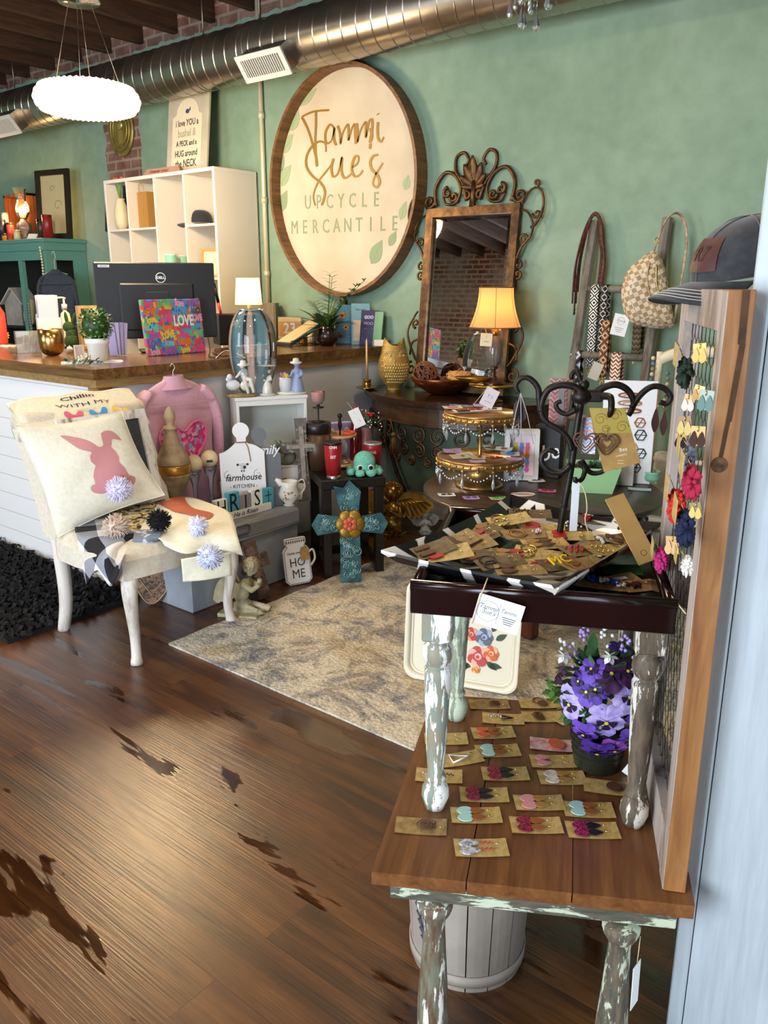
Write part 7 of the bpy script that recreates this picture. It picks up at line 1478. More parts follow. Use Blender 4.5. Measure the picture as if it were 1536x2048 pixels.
# cards on tiers
st_c=V((rt(958,970).x,rt(958,970).y,0))
def ontier(u,v,z): return Z(u,v,z)
k=0
for lab,u,v,w,d,rr_,tlt,cm,ar in (
 ('lilac card with orange earrings at the left of the lower gold tier',905,902,.085,.055,.1,.25,'p',[('beads',.0,0,.03,'org')]),
 ('cream card stack leaning at the front left of the lower gold tier',920,913,.09,.05,.35,.35,'c',[('disc',.01,0,.014,'tan')]),
 ('white card fan leaning on the lower gold tier beside the pole',930,910,.08,.05,.5,.35,'w',[]),
 ('cream card with gold disc in the middle of the lower gold tier',957,915,.07,.05,.0,.2,'c',[('disc',0,0,.026,'gld')]),
 ('lilac card under the red earrings at the front of the lower tier',955,923,.07,.04,.1,.05,'p',[]),
 ('brown card with bright red bead earrings on the lower gold tier',990,918,.08,.05,.1,.15,'br',[('fluff',-.015,.005,.018,'red'),('fluff',.014,.005,.018,'red')]),
 ('white card with blue ring earrings at the right of the lower gold tier',1020,908,.085,.055,-.1,.2,'w',[('ring',0,0,.036,'blu'),('ring',.004,0,.024,'blu')]),
 ('lilac card below the blue rings at the right rim of the lower tier',1028,918,.07,.045,-.2,.1,'p',[('bar',0,0,.03,'pnk')]),
 ('black and white striped card at the back of the lower gold tier',985,895,.085,.055,.3,.3,'w',[('bar',-.02,0,.04,'blk'),('bar',.02,.012,.04,'blk'),('bar',.0,-.014,.04,'blk')]),
 ('white card with red accent at the back right of the lower tier',1008,898,.08,.05,-.3,.25,'w',[('drop',0,0,.03,'red')])):
    k+=1; p=ontier(u,v,RZ+zl+.008+.0011*k); card('earring_card',lab,p,w,d,0,CM[cm],[(a,b,c_,kk,EM[m]) for a,b,c_,kk,m in ar],rot=Euler((tlt*.6,0,PCk+rr_)))
k=0
for lab,u,v,w,d,rr_,tlt,cm,ar in (
 ('pink and brown card at the left of the upper gold tier',905,815,.09,.05,.2,.2,'c',[('bar',0,0,.05,'pnk')]),
 ('dark red striped card at the front of the upper gold tier',925,822,.09,.045,.3,.2,'w',[('bar',0,.01,.06,'red'),('bar',0,-.01,.06,'blk')]),
 ('white card with maroon earrings in the middle of the upper tier',950,820,.085,.045,.2,.2,'w',[('drop',-.012,0,.036,'red'),('drop',.02,0,.03,'brn')]),
 ('white card with grey print at the right of the upper gold tier',985,818,.085,.05,-.1,.2,'w',[('bar',0,0,.04,'blk')]),
 ('lilac card at the back of the upper gold tier',965,811,.085,.05,.1,.2,'p',[])):
    k+=1; p=ontier(u,v,RZ+zu+.008+.0012*k); card('earring_card',lab,p,w,d,0,CM[cm],[(a,b,c_,kk,EM[m]) for a,b,c_,kk,m in ar],rot=Euler((tlt*.6,0,PCk+rr_)))
p=ontier(960,822,RZ+zu+.012); t=thing('price_tag','grey white paper tag standing up on the upper gold tier','tag',V((p.x+.02,p.y,p.z+.012)),0,None,Euler((-.2,.45,FACE(p)))); g=G(); g.box((0,0,.055),(.062,.0015,.085)); c_=g.build('card',mt('d4cdd4',.7),t); g=G(); g.text('T S',.02,T(0,-.0015,.06)@XZ,0,.0004); g.box((0,-.0012,.035),(.03,.0004,.002)); g.build('print',GREYINK,c_); g=G(); g.tube(smooth([(0,0,.09),(-.02,0,.11),(-.035,.0,.06),(-.05,0,-.005)],4),.0013,5); g.build('string',TW,t)
# gummy bear framed picture
p=rt(1040,957); s=mp(p); H_=tz(p,858)-RZ; BC=[mt(c_,.4) for c_ in('f08a30','e86a90','58c0b0','d8c840','d86ab0','6a90d8')]
def bears(g,M):
    for j in range(4):
        for i in range(3):
            x,y=(i-1)*.028,.045+j*.035; m=(i*2+j)%6
            g.poly(circ(.011,12,x,y,.013),.001,m,M@T(0,0,.0003*(i+j))); g.poly(circ(.008,10,x,y+.016),.001,m,M@T(0,0,.0003*(i+j)+.0001)); g.poly(circ(.003,8,x-.006,y+.023),.001,m,M); g.poly(circ(.003,8,x+.006,y+.023),.001,m,M)
picture('bear_picture','white framed picture of colorful candy bears beside the gold stand','picture frame',66*s,H_,p,FACE(p)+.12,mt('e8e6e2',.4),mt('ecd8dc',.6),.020,.045,.04,bears,None,BC)
# black bag with script
p=_back(rt(1095,955),.03); s=mp(p); H_=tz(p,850)-RZ; t=thing('black_box','black gift box with white script behind the iron scroll stand','box',p,FACE(p)-.3); g=G(); g.box((0,0,H_/2),(52*s,.06,H_),0,None,.002); g.build('box_body',mt('17161b',.5),t); g=G(XZ); g.text('be',H_*.42,T(.01,H_*.48,.031)@rotz(.3),0,.0008,'CENTER',.001,.9,.3); g.build('white_script',mt('e8e8ea',.5),t)
# pink patterned pouch
p=_back(rt(1108,950),.14); s=mp(p); H_=tz(p,758)-RZ; t=thing('patterned_pouch','tall pink and grey patterned pouch standing behind the black box','pouch',p,FACE(p)+.25); PT=N('material_pink_zigzag'); sp=PT.n('SeparateXYZ'); PT.L(PT.co(),sp.inputs[0]); zz_=PT.math('FRACT',PT.math('MULTIPLY',PT.math('ADD',sp.outputs[2],PT.math('PINGPONG',sp.outputs[0],.02)),22)); PT.set(Base_Color=PT.ramp(zz_,[(0,'b87880'),(.45,'d8b0b4'),(.55,'9a6a70'),(.9,'e0c8c8')],'CONSTANT'),Roughness=.7)
g=G(); g.grid(lambda a,b:(.045*math.cos(a*2*PI)*(1),.022*math.sin(a*2*PI)*(1-.7*b),H_*b),24,8,0,True,True); g.box((0,0,H_*.995),(.085,.006,.01)); g.build('pouch_body',PT.m,t); g=G(); g.box((.012,-.024,H_*.62),(.03,.004,H_*.7),0,rotx(-.04)); g.build('grey_strap',mt('8f8c90',.7),t); g=G(); g.poly(circ(.016,18),.002,0,T(.014,-.030,H_*.30)@XZ); g.build('yellow_sticker',mt('d8cc30',.5),t)
# green planter
A=rt(1142,985);B=rt(1222,985); p=(A+B)/2; s=mp(p); H_=tz(p,934)-RZ; t=thing('green_planter','light green square flared planter with succulents on the round table','planter',_back(p,.055),FACE(p)+.06)
b_=39*s; w_=52*s; g=G(); 
def fr(r,z): return [(-r,-r*.8,z),(r,-r*.8,z),(r,r*.8,z),(-r,r*.8,z)]
vs=fr(b_,0)+fr(w_,H_)+fr(w_-.006,H_)+fr(b_-.004,.01); fs=[(3,2,1,0)]+[(i,(i+1)%4,4+(i+1)%4,4+i) for i in range(4)]+[(4+i,4+(i+1)%4,8+(i+1)%4,8+i) for i in range(4)]+[(8+i,8+(i+1)%4,12+(i+1)%4,12+i) for i in range(4)]+[(12,13,14,15)]
g.add(vs,fs); g.build('pot',mt('a3cf94',.35),t); g=G(); g.box((0,0,H_*.8),(w_*1.8,w_*1.4,.01)); g.build('soil',mt('2a241e',.9),t)
rn=random.Random(31)
for x,y,c_ in((-.045,.0,0),(.0,.02,1),(.04,-.01,1),(.02,.03,0)):
    g=G()
    for k in range(22): a=rn.uniform(0,6.3); leafblade(g,(x,y,H_*.85),(math.cos(a),math.sin(a),rn.uniform(.4,2)),.035,.007,c_,.1,n=3)
    g.build('succulent',[mt('6a8a6a',.5),mt('3a6a4a',.5)],t)
g=G(); g.lathe([(.001,-.012),(.016,-.010),(.02,0),(.015,.011),(.001,.010)],24,0,None,True,lambda a,z:1+.06*math.cos(a*8)); g.cyl((0,0,.01),(.002,0,.018),.002,n=6,mi=1); single(g,'mini_pumpkin',[mt('d8864a',.5),mt('5a4a2a',.7)],'tiny orange pumpkin resting in the green planter','pumpkin',t.location+V((-.02*Rt.x-.0,-.02*Rt.y-.0,H_*.82+.02))+V((-.02,-.035,0)))
# jewelry photo board
p=_back(rt(1246,975),.10); s=mp(p); H_=tz(p,762)-RZ; W_=100*s; t=thing('jewelry_display_board','tall white board with rows of bracelets and wooden charms on the round table','display board',p,0,None,Euler((-.05,0,FACE(p)+.05)))
g=G(); g.box((0,0,H_/2),(W_,.012,H_),0,None,.001); g.build('board',mt('eef0f2',.5),t)
JM=[mt('9a5a3c',.5),mt('c08a6a',.5),mt('2a2c34',.4),mt('a8683c',.5)]
for i in range(3): g=G(XZ); g.tube([(a,H_*.86-i*.035+b,.009) for a,b in circ(W_*.22,24,ry=.011)],.0035,6,0,True); g.tube([(a+.01,H_*.852-i*.035+b,.009) for a,b in circ(W_*.17,20,ry=.008)],.002,5,1,True); g.build('beaded_bracelet',[JM[i%2],JM[1]],t)
for i,(x,y,k,m) in enumerate(((-.2,.62,.026,2),(.22,.60,.024,3),(-.12,.50,.03,2),(.25,.48,.026,2),(-.25,.36,.026,3),(.1,.34,.03,1),(.28,.30,.024,2),(-.05,.22,.026,2),(.2,.16,.024,2),(-.28,.14,.024,3))):
    g=G(XZ); P=circ(k,6,x*W_,y*H_); g.tube([(a,b,.009) for a,b in P],.003,5,0,True); g.tube([(P[0][0],P[0][1],.009),(P[3][0],P[3][1],.009)],.0018,5); g.tube([(P[1][0],P[1][1],.009),(P[4][0],P[4][1],.009)],.0018,5); g.build('hexagon_charm',JM[m],t)
p=_back(rt(1249,971),.01); s=mp(p); H_=tz(p,916)-RZ; g=G(); g.box((0,0,H_/2),(31*s,.03,H_),0,None,.0015); single(g,'white_box',mt('dfe2e6',.5),'small plain white box right of the green planter','box',p,FACE(p)+.05)
p=rt(1301,968); s=mp(p); H_=tz(p,944)-RZ; r=18*s; t=thing('mint_pot','small mint green footed pot filled with match sticks at the table right edge','pot',_back(p,.02)); g=G(); g.lathe([(r*.4,.008),(r*.85,.014),(r,H_*.5),(r*.9,H_*.85),(r,H_),(r*.85,H_),(r*.8,H_*.7),(.001,H_*.6)],26)
for k in range(3): g.ball((r*.6*math.cos(k*2.1),r*.6*math.sin(k*2.1),.006),.007,0,8)
g.build('pot_body',mt('8cc8a8',.3),t); g=G()
for k in range(14): a=rn.uniform(0,6.3); q=rn.uniform(.2,.8)*r; g.cyl((q*math.cos(a),q*math.sin(a),H_*.6),(q*1.2*math.cos(a),q*1.2*math.sin(a),H_*1.15),.0022,n=5)
g.build('match_sticks',mt('c89a90',.6),t); g=G(); g.tube(smooth([(-r*.9,0,H_*1.0),(-r*1.1,-.01,H_*1.6),(-r*1.3,-.01,H_*.8),(-r*1.4,-.02,.002)],5),.002,5); g.build('string',TW,t)
# ================================================================ LADDER
def railfloor(u0,v0,sl,yt):
    best=None
    for v in range(850,1150):
        u=u0+sl*(v-v0); q=Z(u,v,0)
        if best is None or abs(q.y-yt)<abs(best.y-yt): best=q
    return best
LT=Y(1189,450,YW-.045); RTp=Y(1334,444,YW-.045); LBm=railfloor(1189,450,-.150,3.93); RBm=railfloor(1334,444,-.140,3.93); LBm.z=RBm.z=.0
t=thing('wooden_ladder','grey weathered decorative ladder leaning on the green wall with straps and a bag','ladder',(0,0,0)); LW=paintwood('7a7468','4a3e34',.42,.55,2,9,.7,'5e5346')
def rail(a,b,r=.027): g=G(); g.cyl(a,b,r,r*1.02,n=8,sm=False); return g
for a,b in((LT,LBm),(RTp,RBm)): rail(a+(a-b).normalized()*.02,b+(a-b).normalized()*.025).build('rail',LW,t)
def onrail(a,b,z): k=(z-a.z)/(b.z-a.z); return a.lerp(b,k)
zr1=Y(1215,578,4.17).z; zr2=Y(1230,713,4.12).z
rungs=[]
for z_ in(zr1,zr2,zr2-.33,zr2-.66): A=onrail(LT,LBm,z_);B=onrail(RTp,RBm,z_); g=G(); g.cyl(A,B,.019,n=8); g.build('rung',LW,t); rungs.append((A,B))
# straps builder: a flat woven strap folded over a rung
def pat(name,cols,kind='diamond',sc=1):
    k=N('material_'+name); s_=k.n('SeparateXYZ'); k.L(k.co(),s_.inputs[0])
    if kind=='diamond': f=k.math('ADD',k.math('PINGPONG',k.math('MULTIPLY',s_.outputs[0],1),.022*sc),k.math('PINGPONG',s_.outputs[2],.035*sc))
    else: f=k.math('ADD',k.math('PINGPONG',s_.outputs[0],.012*sc),s_.outputs[2])
    f=k.math('FRACT',k.math('MULTIPLY',f,30/sc)); n_=len(cols); k.set(Base_Color=k.ramp(f,[(i/n_,c) for i,c in enumerate(cols)],'CONSTANT'),Roughness=.8); return k.m
def strap(lab,A,B,fr_,w,Lf,Lb,mat,rung_r=.022,hardware=True,rz=None,cat='bag strap'):
    c_=A.lerp(B,fr_); d=(B-A); rz_2=math.atan2(d.y,d.x) if rz is None else rz; t=thing('woven_strap',lab,cat,c_,rz_2); g=G()
    prof=[(-rung_r-.003,-Lf),(-rung_r-.006,-Lf*.5),(-rung_r-.001,-.01)]+[(-(rung_r+.001)*math.cos(x),(rung_r+.001)*math.sin(x)) for x in [i*PI/8 for i in range(1,8)]]+[(rung_r+.001,-.01),(rung_r+.006,-Lb*.5),(rung_r+.003,-Lb)]
    prof=smooth([(a,b,0) for a,b in prof],2); n=len(prof)
    g.grid(lambda a,b:((a-.5)*w,prof[min(n-1,int(b*(n-1)+.5))][0],prof[min(n-1,int(b*(n-1)+.5))][1]),2,n-1); o=g.build('strap',mat,t); o.modifiers.new('s','SOLIDIFY').thickness=.003
    if hardware:
        for y_,L_ in((-rung_r-.003,Lf),(rung_r+.003,Lb)): g=G(); g.tube([(a,y_,-L_-.008+b) for a,b in rrect(w*.8,.018,.004,3)],.0022,5,0,True); g.tube([(a,y_,-L_-.034+b) for a,b in circ(.010,12,ry=.016)],.002,5,0,True); g.build('metal_clasp',BRASS,t)
    return t
(A1_,B1_),(A2_,B2_)=rungs[0],rungs[1]
strap('black and white diamond patterned strap over the upper ladder rung',A1_,B1_,.17,.045,.40,.36,pat('bw_diamond',['14141a','e8e4da','14141a','e8e4da']))
strap('black strap with fine white pattern next to the diamond strap on the upper rung',A1_,B1_,.31,.03,.42,.40,pat('bw_fine',['14141a','14141a','c9c4ba'],'diamond',.6))
strap('black, white and blue big diamond strap on the left end of the lower rung',A2_,B2_,.03,.06,.30,.26,pat('blue_diamond',['14141a','7a98b0','e8e6e2','7a3a34','14141a'],'diamond',1.5))
strap('brown and tan woven strap hanging in the middle of the ladder',A2_+V((0,-.02,.17)),B2_+V((0,-.02,.17)),.44,.04,.28,.25,pat('brown_diamond',['4a2c1c','c8a878','7a4a2c'],'diamond',.9),.012)
strap('rust and cream zigzag strap knotted on the lower rung',A2_,B2_,.60,.055,.20,.16,pat('rust_zigzag',['a8563a','e6d8c4','6a3424','e6d8c4'],'zig',1.2))
strap('dark olive strap with a gold clasp below the checkered handbag',A1_,B1_,.80,.045,.33,.30,pat('olive',['5a4c34','7a6844','3a3024'],'zig',.8))
p=A2_.lerp(B2_,.42); t=thing('paper_tag','beige paper tag tied to the lower rung of the ladder','tag',V((p.x,p.y-.05,p.z-.02)),0,None,Euler((0,.35,FACE(p)))); g=G(); g.box((0,0,-.06),(.055,.0015,.09)); g.build('card',mt('c9bfb0',.7),t); g=G(); g.tube([(0,0,-.02),(0,.02,.035)],.0015,5); g.build('string',TW,t)
# leather strap bundle over left rail top
top=LT+V((0,0,.02)); t=thing('braided_straps','bundle of red brown braided leather straps looped over the left ladder rail','strap bundle',top,FACE(top))
for k in range(5):
    w_=.055+.006*k; L_=.36+.06*(k%3); g=G(); pts=smooth([(-w_-.01,-.02-.006*k,-L_),(-w_*1.1,-.025-.006*k,-L_*.6),(-w_*.8,-.022-.004*k,-.10),(-w_*.4,-.02,.0),(0,-.016,.028+.003*k),(w_*.4,-.018,.0),(w_*.6,-.022-.004*k,-.10),(w_*.8,-.025-.006*k,-L_*.5),(w_*.7,-.02-.006*k,-L_*.92)],6); g.tube(pts,.0055,6,0); g.build('braided_strap',mt(['6a2a1c','8a3c28','3a1c14','a04a30','5a241c'][k],.6,0,'2a120c',70),t)
g=G(); g.tube([(a-.065,-.03,-.46+b) for a,b in circ(.009,10,ry=.014)],.002,5,0,True); g.build('metal_clasp',BRASS,t)
# checkered handbag
CH=N('material_checker'); ck_=CH.n('TexChecker'); CH.L(CH.co(rot=(0,.5,0)),ck_.inputs[0]); ck_.inputs['Scale'].default_value=46; ck_.inputs[1].default_value=lin('d8c4a4'); ck_.inputs[2].default_value=lin('a08664'); CH.set(Base_Color=ck_.outputs[0],Roughness=.5)
p=Y(1297,590,YW-.20); s=mp(p); t=thing('checkered_handbag','slouchy beige checkered handbag hanging from the right ladder rail','handbag',p,FACE(p)+.1)
q=lambda u,v:((u-1297)*s,(593-v)*s)
BP=smooth([q(1300,508),q(1318,528),q(1330,560),q(1342,610),q(1352,650),q(1330,658),q(1300,656),q(1270,648),q(1252,625),q(1244,585),q(1252,548),q(1275,525)],3,True); cxb=sum(a for a,b in BP)/len(BP); cyb=sum(b for a,b in BP)/len(BP)
g=G(); 
def bagf(a,b,sgn=1):
    P=BP[int(a*len(BP)+.5)%len(BP)]; k=1-b; x,z=cxb+(P[0]-cxb)*k,cyb+(P[1]-cyb)*k; return (x,-sgn*.05*math.sqrt(max(0,1-k**4))+.006*math.sin(x*90+z*60)*b,z)
g.grid(lambda a,b:bagf(a,b,1),len(BP),10,0,True,True); g.grid(lambda a,b:bagf(1-a,b,-.8),len(BP),10,0,True,True); bd=g.build('bag_body',CH.m,t)
g=G(); g.tube([(x,-.052,z) for x,z in smooth([q(1292,530),q(1290,560),q(1300,600),q(1325,645),q(1348,650)],6)],.003,6); g.tube([(x,-.052,z) for x,z in smooth([q(1305,535),q(1308,570),q(1316,590)],4)],.0035,6,1); g.build('zipper_and_pull',[mt('b89a6a',.4),mt('c9a860',.3,.7)],bd)
g=G(); g.tube(smooth([(q(1300,510)[0],0,q(1300,510)[1]),(q(1308,480)[0],.0,q(1308,480)[1]),(q(1320,450)[0],.02,q(1320,450)[1]),(q(1338,438)[0],.04,q(1338,438)[1]),(q(1354,452)[0],.05,q(1354,452)[1]),(q(1362,490)[0],.04,q(1362,490)[1]),(q(1358,560)[0],.02,q(1358,560)[1]),(q(1350,648)[0],.01,q(1350,648)[1])],5),.008,8,0,flat=.5); g.build('shoulder_strap',mt('c8a888',.5,0,'8a6a50',40),t)
g=G(); g.tube([(q(1304,490)[0]+a,-.003,q(1304,490)[1]+b) for a,b in circ(.009,12,ry=.014)],.0025,5,0,True); g.build('brass_ring',BRASS,t)
p=Y(1246,628,YW-.25); t=thing('price_tag','white printed swing tag hanging left of the checkered handbag','tag',V((p.x,p.y,p.z)),0,None,Euler((0,.2,FACE(p)))); g=G(); g.box((0,0,-.055),(.075,.0015,.105)); c_=g.build('card',PAPER,t); g=G(); g.tube([(a,-.0018,-.035+b) for a,b in circ(.018,18)],.0006,4,0,True); g.text('Tammi',.014,T(0,-.0016,-.035)@XZ,0,.0003,'CENTER',0,1,.3)
for i in range(3): g.box((0,-.0013,-.07-i*.009),(.045-.01*i,.0003,.0025))
g.build('print',GREYINK,c_); g=G(); g.tube([(0,0,-.01),(.02,.0,.04)],.0012,4); g.build('string',TW,t)
# ================================================================ CREAM CHAIR behind the sash
yc=3.95; p=Y(1318,708,yc); p.z=0; zt3=Y(1318,704,yc).z; t=thing('cream_chair','cream painted wooden side chair behind the window sash draped with cloth and beads','chair',p,rad(8)); CW=paintwood('dccfb0','b09a74',.30,.42,2,8)
W_=.42; zs3=.46
for x in(0,W_): g=G(); g.tube(smooth([(x,.0,0),(x,.0,zs3),(x,.01,zs3+.3),(x,.03,zt3)],4),.018,8); g.build('back_post',CW,t)
g=G(); g.tube(smooth([(0,.028,zt3-.04),(W_*.25,.035,zt3-.0),(W_*.75,.035,zt3-.0),(W_,.028,zt3-.04)],5),.02,8,flat=1.4); g.build('crest_rail',CW,t)
g=G(); g.tube([(0,.01,zs3+.2),(W_,.01,zs3+.2)],.013,8); g.build('back_rail',CW,t)
for x in(0,W_): g=G(); g.tube([(x,-.40,0),(x,-.40,zs3)],[.014,.02],8); g.build('front_leg',CW,t)
g=G(); g.box((W_/2,-.2,zs3+.01),(W_+.04,.46,.03),0,None,.008); g.build('seat',CW,t)
t2=t
bp=V(p)+V((0,-.028,0)); g=G()
for i in range(14): g.ball((-.024+.002*math.sin(i),-.006,zt3-.03-i*.026),.011,i%3,8)
o=single(g,'bead_garland',[mt('d8c8a8',.6),mt('5a7a8a',.6),mt('8a8478',.6)],'outer strand of cream and blue wooden beads on the cream chair post','bead garland',p,rad(8)); g=G()
for i in range(9): g.ball((.05+.003*math.sin(i),-.002,zt3-.10-i*.026),.010,(i+1)%3,8)
o=single(g,'bead_garland',[mt('d8c8a8',.6),mt('5a7a8a',.6),mt('8a8478',.6)],'shorter inner strand of cream and blue wooden beads beside the chair post','bead garland',p,rad(8))
t=thing('white_cloth','pale patterned cloth draped over the cream chair seat and back rail','cloth',p,rad(8)); g=G(); 
g.grid(lambda a,b:(.03+.18*a,-.030-.02*math.sin(a*9)*b-.04*b,zs3+.235-.50*b),14,14); g.grid(lambda a,b:(.03+.18*a,-.03+.06*b,zs3+.235+.004*math.sin(a*9)),14,3); o=g.build('cloth_panel',mt('d8d4cc',.85,0,'b8b0a0',9,.45,.55),t); o.modifiers.new('s','SOLIDIFY').thickness=.004
# ================================================================ BENCH
ZB=.45; bt=lambda u,v,dz=.0008:Z(u,v,ZB+dz)
nl=Z(743,1743,ZB); nr=Z(1390,1812,ZB); bl=Z(868,1388,ZB); br_=nr+(bl-nl)
t=thing('plank_bench','rustic bench table with brown plank top and chipped green turned legs','bench',(0,0,0))
PLK=wood('5a3318','8a5a30',.38,1,.9)
def inter(a,b): return (nl+(nr-nl)*a)+(bl-nl)*b
bang=math.atan2(nr.y-nl.y,nr.x-nl.x); vang=math.atan2(bl.y-nl.y,bl.x-nl.x)
for i,(a0,a1) in enumerate(((0,.303),(.307,.632),(.636,1.0))):
    P=[inter(a0,0),inter(a1,0),inter(a1,1),inter(a0,1)]; M=rotz(-(vang-PI/2)); g=G(); c_=P[0]
    g.poly([tuple((M@(q-c_)).xy) for q in P],.028,0,T(0,0,-.028)); g.build('plank',PLK,t,(c_.x,c_.y,ZB),(vang-PI/2))
CG=paintwood('b4bda2','3e4034',.52,.545,2,24,.7,'6a5a48'); CGx=paintwood('b4bda2','3e4034',.50,.53,0,24,.7,'5a5244')
def board2(a,b,nm,z0=ZB-.064,z1=ZB-.029,th=.02):
    d=b-a; g=G(); g.box((d.length/2,0,(z0+z1)/2-ZB),(d.length,th,z1-z0),0,None,.002); return g.build(nm,CGx,t,(a.x,a.y,ZB),math.atan2(d.y,d.x))
i0,i1,i2,i3=inter(.055,.03),inter(.955,.03),inter(.955,.97),inter(.055,.97)
for a,b in((i0,i1),(i3,i2)): board2(a,b,'front_apron')
for a,b in((i0,i3),(i1,i2)): board2(a+(b-a)*.03,b-(b-a)*.03,'side_apron')
CGW=paintwood('d8d4c8','6a6e5c',.53,.55,2,18,.7,'5a3c24')
def turned(base,h,prof,mat,parent,rz=0,nm='leg'): g=G(); g.lathe([(r,z*h) for r,z in prof],24); return g.build(nm,mat,parent,base,rz)
BP_=[(.016,0),(.022,.02),(.028,.08),(.031,.22),(.030,.40),(.025,.62),(.020,.86),(.021,.90),(.030,.94),(.034,.97),(.034,1.0)]
q1=Z(870,1800,ZB-.065); q2=Z(1243,1845,ZB-.065)
for q in(q1,q2,q1+(bl-nl)*.86,q2+(bl-nl)*.86): turned((q.x,q.y,0),ZB-.0645,BP_,CG if q is not q1 else CGW,t)
# ================================================================ TRAY TABLE on the bench
ZR=.955; tA=Z(820,1172,ZR);tB=Z(1375,1214,ZR);tang=math.atan2(tB.y-tA.y,tB.x-tA.x); TW_=(tB-tA).length-.016; TD=.56
ux=V((math.cos(tang),math.sin(tang),0)); uy=V((-math.sin(tang),math.cos(tang),0))
zb0=tz(tA,1226,820); print('tray bottom',zb0,TW_,math.degrees(tang))
t=thing('tray_table','dark mahogany tray top side table with chipped white turned legs on the bench','side table',V((tA.x,tA.y,0)),tang)
MA=mt('1c0a09',.16,0,'130606',5); rim=ZR-zb0
g=G(); g.box((TW_/2,TD/2,zb0+.006),(TW_-.002,TD-.002,.012)); g.build('tray_floor',mt('120a09',.22),t)
for c_,d_ in (((TW_/2,.011,0),(TW_,.022,1)),((TW_/2,TD-.011,0),(TW_,.022,1)),((.011,TD/2,0),(.022,TD-.045,1)),((TW_-.011,TD/2,0),(.022,TD-.045,1))):
    g=G(); g.box((c_[0],c_[1],zb0+rim/2),(d_[0],d_[1],rim),0,None,.004); e_=1 if d_[0]>d_[1] else 0
    g.tube([(c_[0]-d_[0]/2*e_,c_[1]-d_[1]/2*(1-e_),ZR-.002),(c_[0]+d_[0]/2*e_,c_[1]+d_[1]/2*(1-e_),ZR-.002)],.0125,8); g.build('tray_rim',MA,t)
LPf=[(.022,0),(.026,.03),(.031,.06),(.030,.10),(.020,.14),(.022,.15),(.024,.16),(.018,.18),(.022,.30),(.026,.50),(.029,.66),(.030,.70),(.026,.715),(.022,.72),(.028,.735),(.033,.77),(.031,.81),(.020,.835),(.026,.84),(.033,.85)]
CW1=paintwood('e4e3da','74857a',.51,.53,2,26,.6,'8a7c64'); CW2=paintwood('d6d0c2','4a4034',.53,.55,2,22,.65,'6a5a46'); CW3=paintwood('b8c4ac','6a7a68',.47,.51,2,24,.6,'8c8c74')
hL=zb0-ZB-.001
for (u,v,mm_) in ((870,1612,CW1),(1281,1648,CW2),(912,1436,CW3),(None,None,CW2)):
    if u: q=bt(u,v)
    else: q=bt(912,1436)+(bt(1281,1648)-bt(870,1612))
    M=Mx.Identity(4); lp=V((q.x-tA.x,q.y-tA.y,0)); x=lp.dot(ux); y=lp.dot(uy); y=min(max(y,.035),TD-.035); x=min(max(x,.04),TW_-.030)
    g=G(); g.lathe([(r*.92,z*hL) for r,z in LPf],24); g.box((0,0,hL*.925),(.058,.058,hL*.15),0,None,.003); g.build('leg',mm_,t,(x,y,ZB+.001))
def tp_(u,v,z): return Z(u,v,z)
# zebra platter
zp0=zb0+.0125; zpr=.988
Q=[Z(762,1100,zpr),Z(1118,1172,zpr),Z(1325,1045,zpr),Z(1022,988,zpr)]; cq=sum(Q,V((0,0,0)))/4
ZBm=N('material_giraffe_glaze'); vo=ZBm.n('TexVoronoi'); vo.feature='DISTANCE_TO_EDGE'; ZBm.L(ZBm.co((1,1,.6)),vo.inputs['Vector']); vo.inputs['Scale'].default_value=8; ZBm.set(Base_Color=ZBm.ramp(vo.outputs[0],[(0,'e6e2d8'),(.065,'e6e2d8'),(.08,'1b1918'),(1,'1b1918')]),Roughness=.22)
t=thing('animal_print_platter','large square black and white animal print platter full of earring cards','platter',V((cq.x,cq.y,zp0)))
n_=10; ring=[]
for lv_,(k,z_) in enumerate(((.50,.004),(.56,.006),(.74,.030),(.90,.054),(1.0,zpr-zp0),(1.0,zpr-zp0-.006),(.9,.045),(.74,.020),(.54,.0),(.0001,.0))):
    R_=[]
    for e in range(4):
        a,b=Q[e]-cq,Q[(e+1)%4]-cq
        for i in range(n_): 
            w=a.lerp(b,i/n_)*k; bow_=1-.05*math.sin(PI*i/n_); R_.append((w.x*bow_,w.y*bow_,z_+(.0 if k<.6 else .010*k*(2*i/n_-1)**2-.01*k)))
    ring.append(R_)
g=G(); m_=4*n_; vs=[v_ for R_ in ring for v_ in R_]; fs=[(j*m_+i,(j)*m_+(i+1)%m_,(j+1)*m_+(i+1)%m_,(j+1)*m_+i) for j in range(len(ring)-1) for i in range(m_)]+[list(range(m_))]
g.add(vs,fs,0,False); g.build('platter_body',ZBm.m,t)
